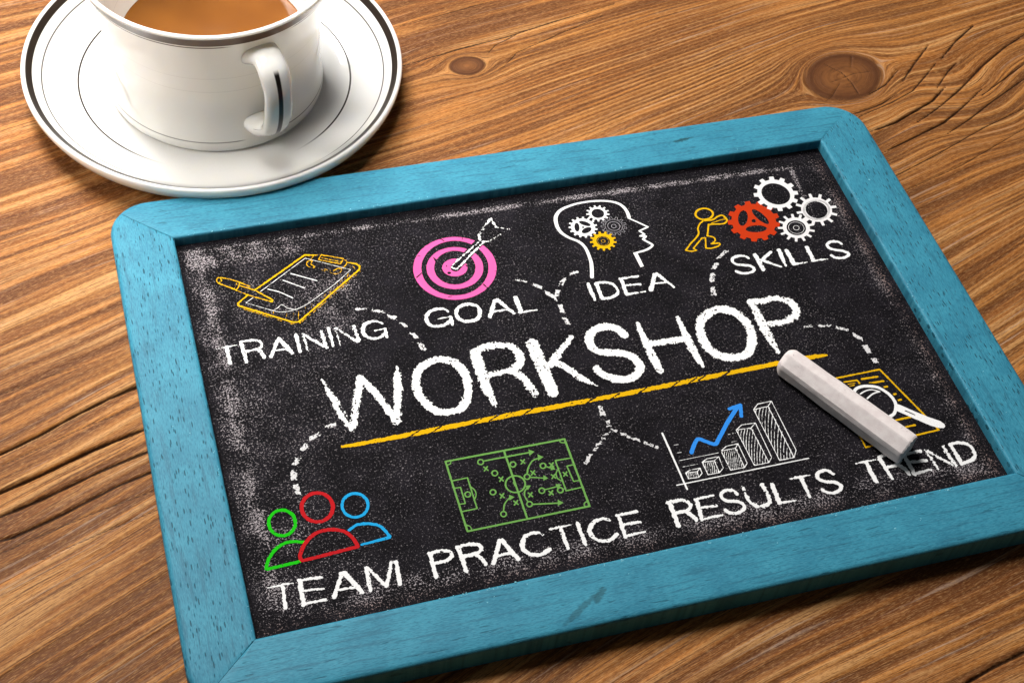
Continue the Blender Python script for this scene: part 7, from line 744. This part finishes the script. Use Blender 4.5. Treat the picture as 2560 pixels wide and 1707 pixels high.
def field(items, X, Y, cell):
    """signed coverage of a mark: positive inside the chalk"""
    F = np.full(X.shape, -9.0)
    xs, ys = X[0], Y[:, 0]
    reach = 1.0
    for k, *data in items:
        neg = k[0] == '-'
        kind = k[-1]
        if kind == 's':
            flat = data[0]
            P = [(flat[i] / 100, flat[i + 1] / 100, flat[i + 2] / 200) for i in range(0, len(flat), 3)]
            S = np.full(X.shape, -9.0)
            for a, b in zip(P[:-1], P[1:]):
                rr = max(a[2], b[2]) + reach
                i0, i1 = np.searchsorted(xs, min(a[0], b[0]) - rr), np.searchsorted(xs, max(a[0], b[0]) + rr)
                j0, j1 = np.searchsorted(ys, min(a[1], b[1]) - rr), np.searchsorted(ys, max(a[1], b[1]) + rr)
                if i1 <= i0 or j1 <= j0: continue
                sx, sy = X[j0:j1, i0:i1], Y[j0:j1, i0:i1]
                l2 = (b[0] - a[0]) ** 2 + (b[1] - a[1]) ** 2 + 1e-9
                t = np.clip(((sx - a[0]) * (b[0] - a[0]) + (sy - a[1]) * (b[1] - a[1])) / l2, 0, 1)
                d = np.hypot(sx - a[0] - t * (b[0] - a[0]), sy - a[1] - t * (b[1] - a[1]))
                v = a[2] + (b[2] - a[2]) * t - d
                S[j0:j1, i0:i1] = np.maximum(S[j0:j1, i0:i1], v)
        else:
            D = np.full(X.shape, 9.0)
            inside = np.zeros(X.shape, bool)
            for flat in data:
                P = [(flat[i] / 100, flat[i + 1] / 100) for i in range(0, len(flat), 2)]
                for a, b in zip(P, P[1:] + P[:1]):
                    i0, i1 = np.searchsorted(xs, min(a[0], b[0]) - reach), np.searchsorted(xs, max(a[0], b[0]) + reach)
                    j0, j1 = np.searchsorted(ys, min(a[1], b[1]) - reach), np.searchsorted(ys, max(a[1], b[1]) + reach)
                    if i1 > i0 and j1 > j0:
                        sx, sy = X[j0:j1, i0:i1], Y[j0:j1, i0:i1]
                        l2 = (b[0] - a[0]) ** 2 + (b[1] - a[1]) ** 2 + 1e-9
                        t = np.clip(((sx - a[0]) * (b[0] - a[0]) + (sy - a[1]) * (b[1] - a[1])) / l2, 0, 1)
                        d = np.hypot(sx - a[0] - t * (b[0] - a[0]), sy - a[1] - t * (b[1] - a[1]))
                        D[j0:j1, i0:i1] = np.minimum(D[j0:j1, i0:i1], d)
                    if a[1] != b[1]:
                        j0, j1 = np.searchsorted(ys, min(a[1], b[1])), np.searchsorted(ys, max(a[1], b[1]))
                        if j1 > j0:
                            yy = ys[j0:j1]
                            xc = a[0] + (yy - a[1]) * (b[0] - a[0]) / (b[1] - a[1])
                            inside[j0:j1] ^= X[j0:j1] > xc[:, None]
            S = np.where(inside, D, -D)
        F = np.minimum(F, -S) if neg else np.maximum(F, S)
    return F


def contour_mesh(name, F, x0, y0, cell, z):
    """marching squares over F > 0; full cells are merged along rows"""
    ny, nx = F.shape
    F = np.where(np.abs(F) < 1e-4, 1e-4, F)
    I = F > 0
    case = I[:-1, :-1] * 1 + I[:-1, 1:] * 2 + I[1:, 1:] * 4 + I[1:, :-1] * 8
    verts, faces, vid = [], [], {}

    def corner(j, i):
        k = ('c', j, i)
        if k not in vid:
            vid[k] = len(verts); verts.append((x0 + i * cell, y0 + j * cell))
        return vid[k]

    def cross(j, i, j2, i2):
        k = (j, i, j2, i2)
        if k not in vid:
            a, b = F[j, i], F[j2, i2]
            t = min(max(a / (a - b), .02), .98)
            vid[k] = len(verts); verts.append((x0 + (i + (i2 - i) * t) * cell, y0 + (j + (j2 - j) * t) * cell))
        return vid[k]

    for j, i in zip(*np.nonzero((case > 0) & (case < 15))):
        j, i = int(j), int(i)
        cs = [(j, i), (j, i + 1), (j + 1, i + 1), (j + 1, i)]
        poly = []
        for k in range(4):
            a, b = cs[k], cs[(k + 1) % 4]
            ia, ib = I[a], I[b]
            if ia: poly.append(corner(*a))
            if ia != ib:
                p, q = (a, b) if a < b else (b, a)
                poly.append(cross(*p, *q))
        if len(poly) >= 3: faces.append(poly)
    full = case == 15
    for j in range(ny - 1):
        row = np.concatenate([[0], full[j].astype(np.int8), [0]])
        d = np.diff(row)
        for a, b in zip(np.nonzero(d == 1)[0], np.nonzero(d == -1)[0]):
            a, b = int(a), int(b)
            faces.append([corner(j, a), corner(j, b), corner(j + 1, b), corner(j + 1, a)])
    me = bpy.data.meshes.new(name)
    me.from_pydata([(x * MM, y * MM, z * MM) for x, y in verts], [], faces)
    me.update()
    return me


def build_marks():
    cell = .14
    layer = 0
    for gname, glabel, obs in MARKS:
        g = empty(gname, (0, 0, SLATE), board)
        g['label'] = glabel
        for n, lab, col, rough, items in obs:
            allx, ally = [], []
            for k, *data in items:
                if k[0] == '-': continue
                if k == 's': allx += data[0][0::3]; ally += data[0][1::3]
                else:
                    for ring in data: allx += ring[0::2]; ally += ring[1::2]
            pad = 1.6
            x0, x1, y0, y1 = min(allx) / 100 - pad, max(allx) / 100 + pad, min(ally) / 100 - pad, max(ally) / 100 + pad
            wmax = max([max(d[0][2::3]) / 200 for k, *d in items if k == 's'] + [0])
            x0 -= wmax; x1 += wmax; y0 -= wmax; y1 += wmax
            c = cell if rough > .15 else .11
            xs, ys = np.arange(x0, x1, c), np.arange(y0, y1, c)
            X, Y = np.meshgrid(xs, ys)
            F = field(items, X, Y, c)
            layer += 1
            nz = vnoise(X / .42, Y / .42, layer % 7) - .5
            nz2 = vnoise(X / .95, Y / .8, layer % 5 + 11) - .5
            nz3 = vnoise(X / 2.6, Y / 2.6, layer % 9 + 21) - .5
            nz0 = vnoise(X / .24, Y / .30, layer % 4 + 61) - .5
            F = F - (.05 if rough >= .6 else .02)
            F = F + rough * (nz0 * .22 + nz * .32 + nz2 * .26 + nz3 * .14)
            if rough >= .3:      # pinholes and dry patches where the slate shows through
                dry = vnoise(X / .36, Y / .36, layer % 6 + 31) * .6 + vnoise(X / .8, Y / .8, 40) * .4
                place = vnoise(X / 5.0, Y / 5.0, layer % 8 + 50)
                lim = .13 + .11 * rough * place ** 1.5 + (.13 if col == 'dash' else 0)
                F = np.minimum(F, (dry - lim) * 1.2)
            me = contour_mesh(n, F, x0, y0, c, SLATE + .035 + .012 * (layer % 6))
            me.materials.append(CHALK[col])
            o = bpy.data.objects.new(n, me)
            COL.objects.link(o)
            o.parent = g
            o.matrix_parent_inverse = Matrix.Translation((0, 0, -SLATE * MM))
            if lab: o['label'] = lab


build_marks()

# ---------------------------------------------------------------- chalk stick


def build_stick():
    A, B = np.array(STICK[0]), np.array(STICK[1])
    ax = B - A; Ln = np.linalg.norm(ax); ax = ax / Ln
    side = np.array([-ax[1], ax[0], 0.0])           # to the upper right of the stick
    if side[0] < 0: side = -side
    up = np.array([0, 0, 1.0])
    ns, nr = 90, 72
    verts, faces = [], []
    # cross-section: rounded block with a flat top, a broad bevel on each shoulder
    pts = [(-3.7, 0), (3.7, 0), (4.9, 1.4), (5.1, 5.0), (3.0, 8.6), (1.6, 9.2), (-1.4, 9.2), (-4.6, 6.2), (-5.0, 4.6), (-4.8, 1.2)]
    P = np.array(pts, float)
    C = np.array([0, 4.6])
    sec = []
    for k in range(nr):
        an = 2 * math.pi * k / nr
        d = np.array([math.cos(an), math.sin(an)])
        best = 1e9
        for a, b in zip(P, np.roll(P, -1, axis=0)):
            e = b - a
            M2 = np.array([[d[0], -e[0]], [d[1], -e[1]]])
            if abs(np.linalg.det(M2)) < 1e-9: continue
            t, s = np.linalg.solve(M2, a - C)
            if t > 0 and -1e-6 <= s <= 1 + 1e-6: best = min(best, t)
        sec.append(best)
    sec = np.array(sec)
    sm = sec.copy()
    for _ in range(0): sm = (np.roll(sm, 1) + np.roll(sm, -1) + sm * 3) / 5
    r = random.Random(8)
    for i in range(ns + 1):
        t = i / ns
        l = t * Ln
        e0 = min(l, 2.4) / 2.4; e1 = min(Ln - l, .9) / .9
        k = (1 - (1 - e0) ** 2 * .30) * (1 - (1 - e1) ** 2 * .07)
        taper = .93 + .10 * t
        for q in range(nr):
            an = 2 * math.pi * q / nr
            rad = sm[q] * k * taper
            rad *= 1 + (vnoise(l / 5, q / 5.0, 3) - .5) * .035
            if i > ns - 3: rad *= 1 + (vnoise(q / 3.0, i, 6) - .5) * .04
            # the stick was snapped: near end is ragged and slanted
            end = 0
            if t > .97: end = (vnoise(q / 2.2, 3.3, 8) - .5) * .7 * (t - .97) / .03
            sl_ = -math.cos(an) * rad * .05 * t
            h = 4.6 + math.sin(an) * rad
            p = A + ax * (l + end + sl_) + side * (math.cos(an) * rad) + up * max(h - 0.0, 0.02)
            verts.append(p)
    for i in range(ns):
        for q in range(nr):
            a, b = i * nr + q, i * nr + (q + 1) % nr
            faces.append((a, b, b + nr, a + nr))
    for endi, sgn in ((0, 1), (ns, -1)):
        prev = endi * nr
        for f in (.8, .55, .25):
            base = len(verts)
            for q in range(nr):
                p = verts[endi * nr + q]
                c = sum((verts[endi * nr + k] for k in range(nr)), np.zeros(3)) / nr
                w = c + (p - c) * f
                w = w + ax * (-sgn) * ((1 - f) * .35 if endi == 0 else (vnoise(q / 3.0, f * 7, 9) - .5) * .35)
                verts.append(w)
            for q in range(nr):
                faces.append((prev + q, base + q, base + (q + 1) % nr, prev + (q + 1) % nr))
            prev = base
        base = len(verts)
        verts.append(sum((verts[prev + k] for k in range(nr)), np.zeros(3)) / nr)
        for q in range(nr): faces.append((prev + q, base, prev + (q + 1) % nr))
    root = (A + B) / 2
    vv = [tuple(np.array(v) - root) for v in verts]
    o = mesh_obj('chalk_stick', vv, faces, stick_material(), None)
    bm = bmesh.new(); bm.from_mesh(o.data); bmesh.ops.recalc_face_normals(bm, faces=bm.faces); bm.to_mesh(o.data); bm.free()
    o.data.polygons.foreach_set('use_smooth', [True] * len(o.data.polygons))
    o.data.set_sharp_from_angle(angle=math.radians(17))
    o.location = [v * MM for v in root]
    tag(o, 'pale pinkish white chalk stick lying across the word TREND on the chalkboard', 'chalk')


build_stick()

# ---------------------------------------------------------------- cup, saucer, coffee


def spline(pts, n=6):
    P = [np.array(p, float) for p in pts]
    out = []
    for i in range(len(P) - 1):
        a, b, c, d = P[max(i - 1, 0)], P[i], P[i + 1], P[min(i + 2, len(P) - 1)]
        for k in range(n):
            t = k / n
            out.append(.5 * (2 * b + (c - a) * t + (2 * a - 5 * b + 4 * c - d) * t * t + (3 * b - a - 3 * c + d) * t ** 3))
    out.append(P[-1])
    return [tuple(p) for p in out]


def lathe(name, prof, mat, loc, parent=None, seg=160):
    verts, faces, rows = [], [], []
    for rr, z in prof:
        if rr < .01:
            rows.append([len(verts)]); verts.append((0, 0, z))
        else:
            rows.append(list(range(len(verts), len(verts) + seg)))
            verts += [(rr * math.cos(2 * math.pi * k / seg), rr * math.sin(2 * math.pi * k / seg), z) for k in range(seg)]
    for a, b in zip(rows[:-1], rows[1:]):
        for k in range(seg):
            k2 = (k + 1) % seg
            if len(a) == 1: faces.append((a[0], b[k], b[k2]))
            elif len(b) == 1: faces.append((a[k], b[0], a[k2]))
            else: faces.append((a[k], b[k], b[k2], a[k2]))
    o = mesh_obj(name, verts, faces, mat, None)
    bm = bmesh.new(); bm.from_mesh(o.data); bmesh.ops.recalc_face_normals(bm, faces=bm.faces); bm.to_mesh(o.data); bm.free()
    o.data.polygons.foreach_set('use_smooth', [True] * len(o.data.polygons))
    o.location = [v * MM for v in loc]
    if parent is not None:
        o.parent = parent
        o.location = (0, 0, 0)
    return o


SZ = 0.25     # saucer foot stands on the ridges of the wood
saucer_prof = [(0, 1.0), (28, 1.0), (30, .0), (31.5, .0), (33, 1.2)] + spline([(33, 1.2), (48, 1.3), (58, 1.9), (63.5, 3.8), (67.2, 7.0), (68.9, 10.2), (69.3, 12.2), (68.9, 13.1), (68.0, 13.1), (65.8, 11.3), (61, 8.0), (54, 5.4), (47, 4.0), (40, 3.5), (33, 3.3)]) + [(20, 3.2), (0, 3.2)]
saucer = lathe('saucer', saucer_prof, porcelain('saucer_porcelain', saucer_paint), (CX, CY + 1.8, SZ), seg=200)
tag(saucer, 'white porcelain saucer with dark rim band under the coffee cup', 'saucer')

CUPZ = SZ + 3.45
cup_root = empty('cup', (CX, CY, CUPZ))
tag(cup_root, 'white porcelain coffee cup with dark rim band and loop handle, standing on a saucer', 'cup')
cup_prof = [(0, 1.2), (24, 1.2), (25.5, 0), (27.5, 0)] + spline([(27.5, 0), (35, .1), (38.4, .6), (39.3, 2.0), (39.3, 6.0), (38.5, 14), (38.5, 24), (39.1, 33), (40.4, 41.5), (42.4, 50), (44.5, 55.6), (45.2, 57.0), (44.9, 57.8), (44.1, 57.9), (43.3, 57.0), (41.4, 52), (39.6, 45), (36.4, 33), (32.6, 21), (28.0, 12), (18, 6.5), (10, 4.5)]) + [(0, 4.2)]
cup = lathe('body', cup_prof, porcelain('cup_porcelain', cup_paint), (0, 0, 0), cup_root, seg=200)

HANG = math.radians(-75)


def build_handle():
    # centre line in the plane through the cup's axis: (distance from axis, height), width across, thickness
    cl = spline([(38.5, 43.5, 14, 8), (43.0, 45.8, 12, 7), (47.5, 46.8, 10.6, 5.6), (51.8, 44.2, 10.6, 4.8), (54.2, 38.0, 9.8, 4.4), (54.2, 30.5, 10.2, 4.4), (53.0, 24.5, 10.2, 4.6), (50.4, 19.0, 10.0, 5.0), (46.0, 15.4, 11.0, 6.2), (41.5, 12.6, 12, 7.5), (36.5, 11.6, 13, 8.5)], 8)
    seg = 24
    verts, faces, side, run = [], [], [], []
    tang = []
    for i, p in enumerate(cl):
        a, b = cl[max(i - 1, 0)], cl[min(i + 1, len(cl) - 1)]
        tang.append((b[0] - a[0], b[1] - a[1]))
    n = len(cl)
    for i, (p, t) in enumerate(zip(cl, tang)):
        l = math.hypot(*t) or 1
        nx, nz = -t[1] / l, t[0] / l
        for k in range(seg):
            a = 2 * math.pi * k / seg
            w = math.copysign(abs(math.cos(a)) ** .85, math.cos(a)) * p[2] / 2
            h = math.copysign(abs(math.sin(a)) ** .85, math.sin(a)) * p[3] / 2
            rr, z = p[0] + nx * h, p[1] + nz * h
            verts.append((rr * math.cos(HANG) - w * math.sin(HANG), rr * math.sin(HANG) + w * math.cos(HANG), z))
            side.append(math.cos(a) if math.sin(a) > 0 else 1.0)
            run.append(i / (n - 1))
    for i in range(n - 1):
        for k in range(seg):
            a, b = i * seg + k, i * seg + (k + 1) % seg
            faces.append((a, b, b + seg, a + seg))
    faces.append(tuple(range(seg))[::-1]); faces.append(tuple(range((n - 1) * seg, n * seg)))
    o = mesh_obj('handle', verts, faces, porcelain('handle_porcelain', handle_paint), None)
    for nm, v in (('side', side), ('run', run)):
        at = o.data.attributes.new(nm, 'FLOAT', 'POINT'); at.data.foreach_set('value', np.array(v, np.float32))
    bm = bmesh.new(); bm.from_mesh(o.data); bmesh.ops.recalc_face_normals(bm, faces=bm.faces); bm.to_mesh(o.data); bm.free()
    o.data.polygons.foreach_set('use_smooth', [True] * len(o.data.polygons))
    o.parent = cup_root
    return o


build_handle()

coffee = lathe('coffee', [(0, 22.0), (30.5, 22.0), (32.5, 22.05), (33.25, 22.3), (33.1, 21.6), (32.0, 17.0), (0, 17.0)], coffee_material(), (CX, CY, CUPZ), seg=120)
tag(coffee, 'milky brown coffee filling the white cup', 'coffee')
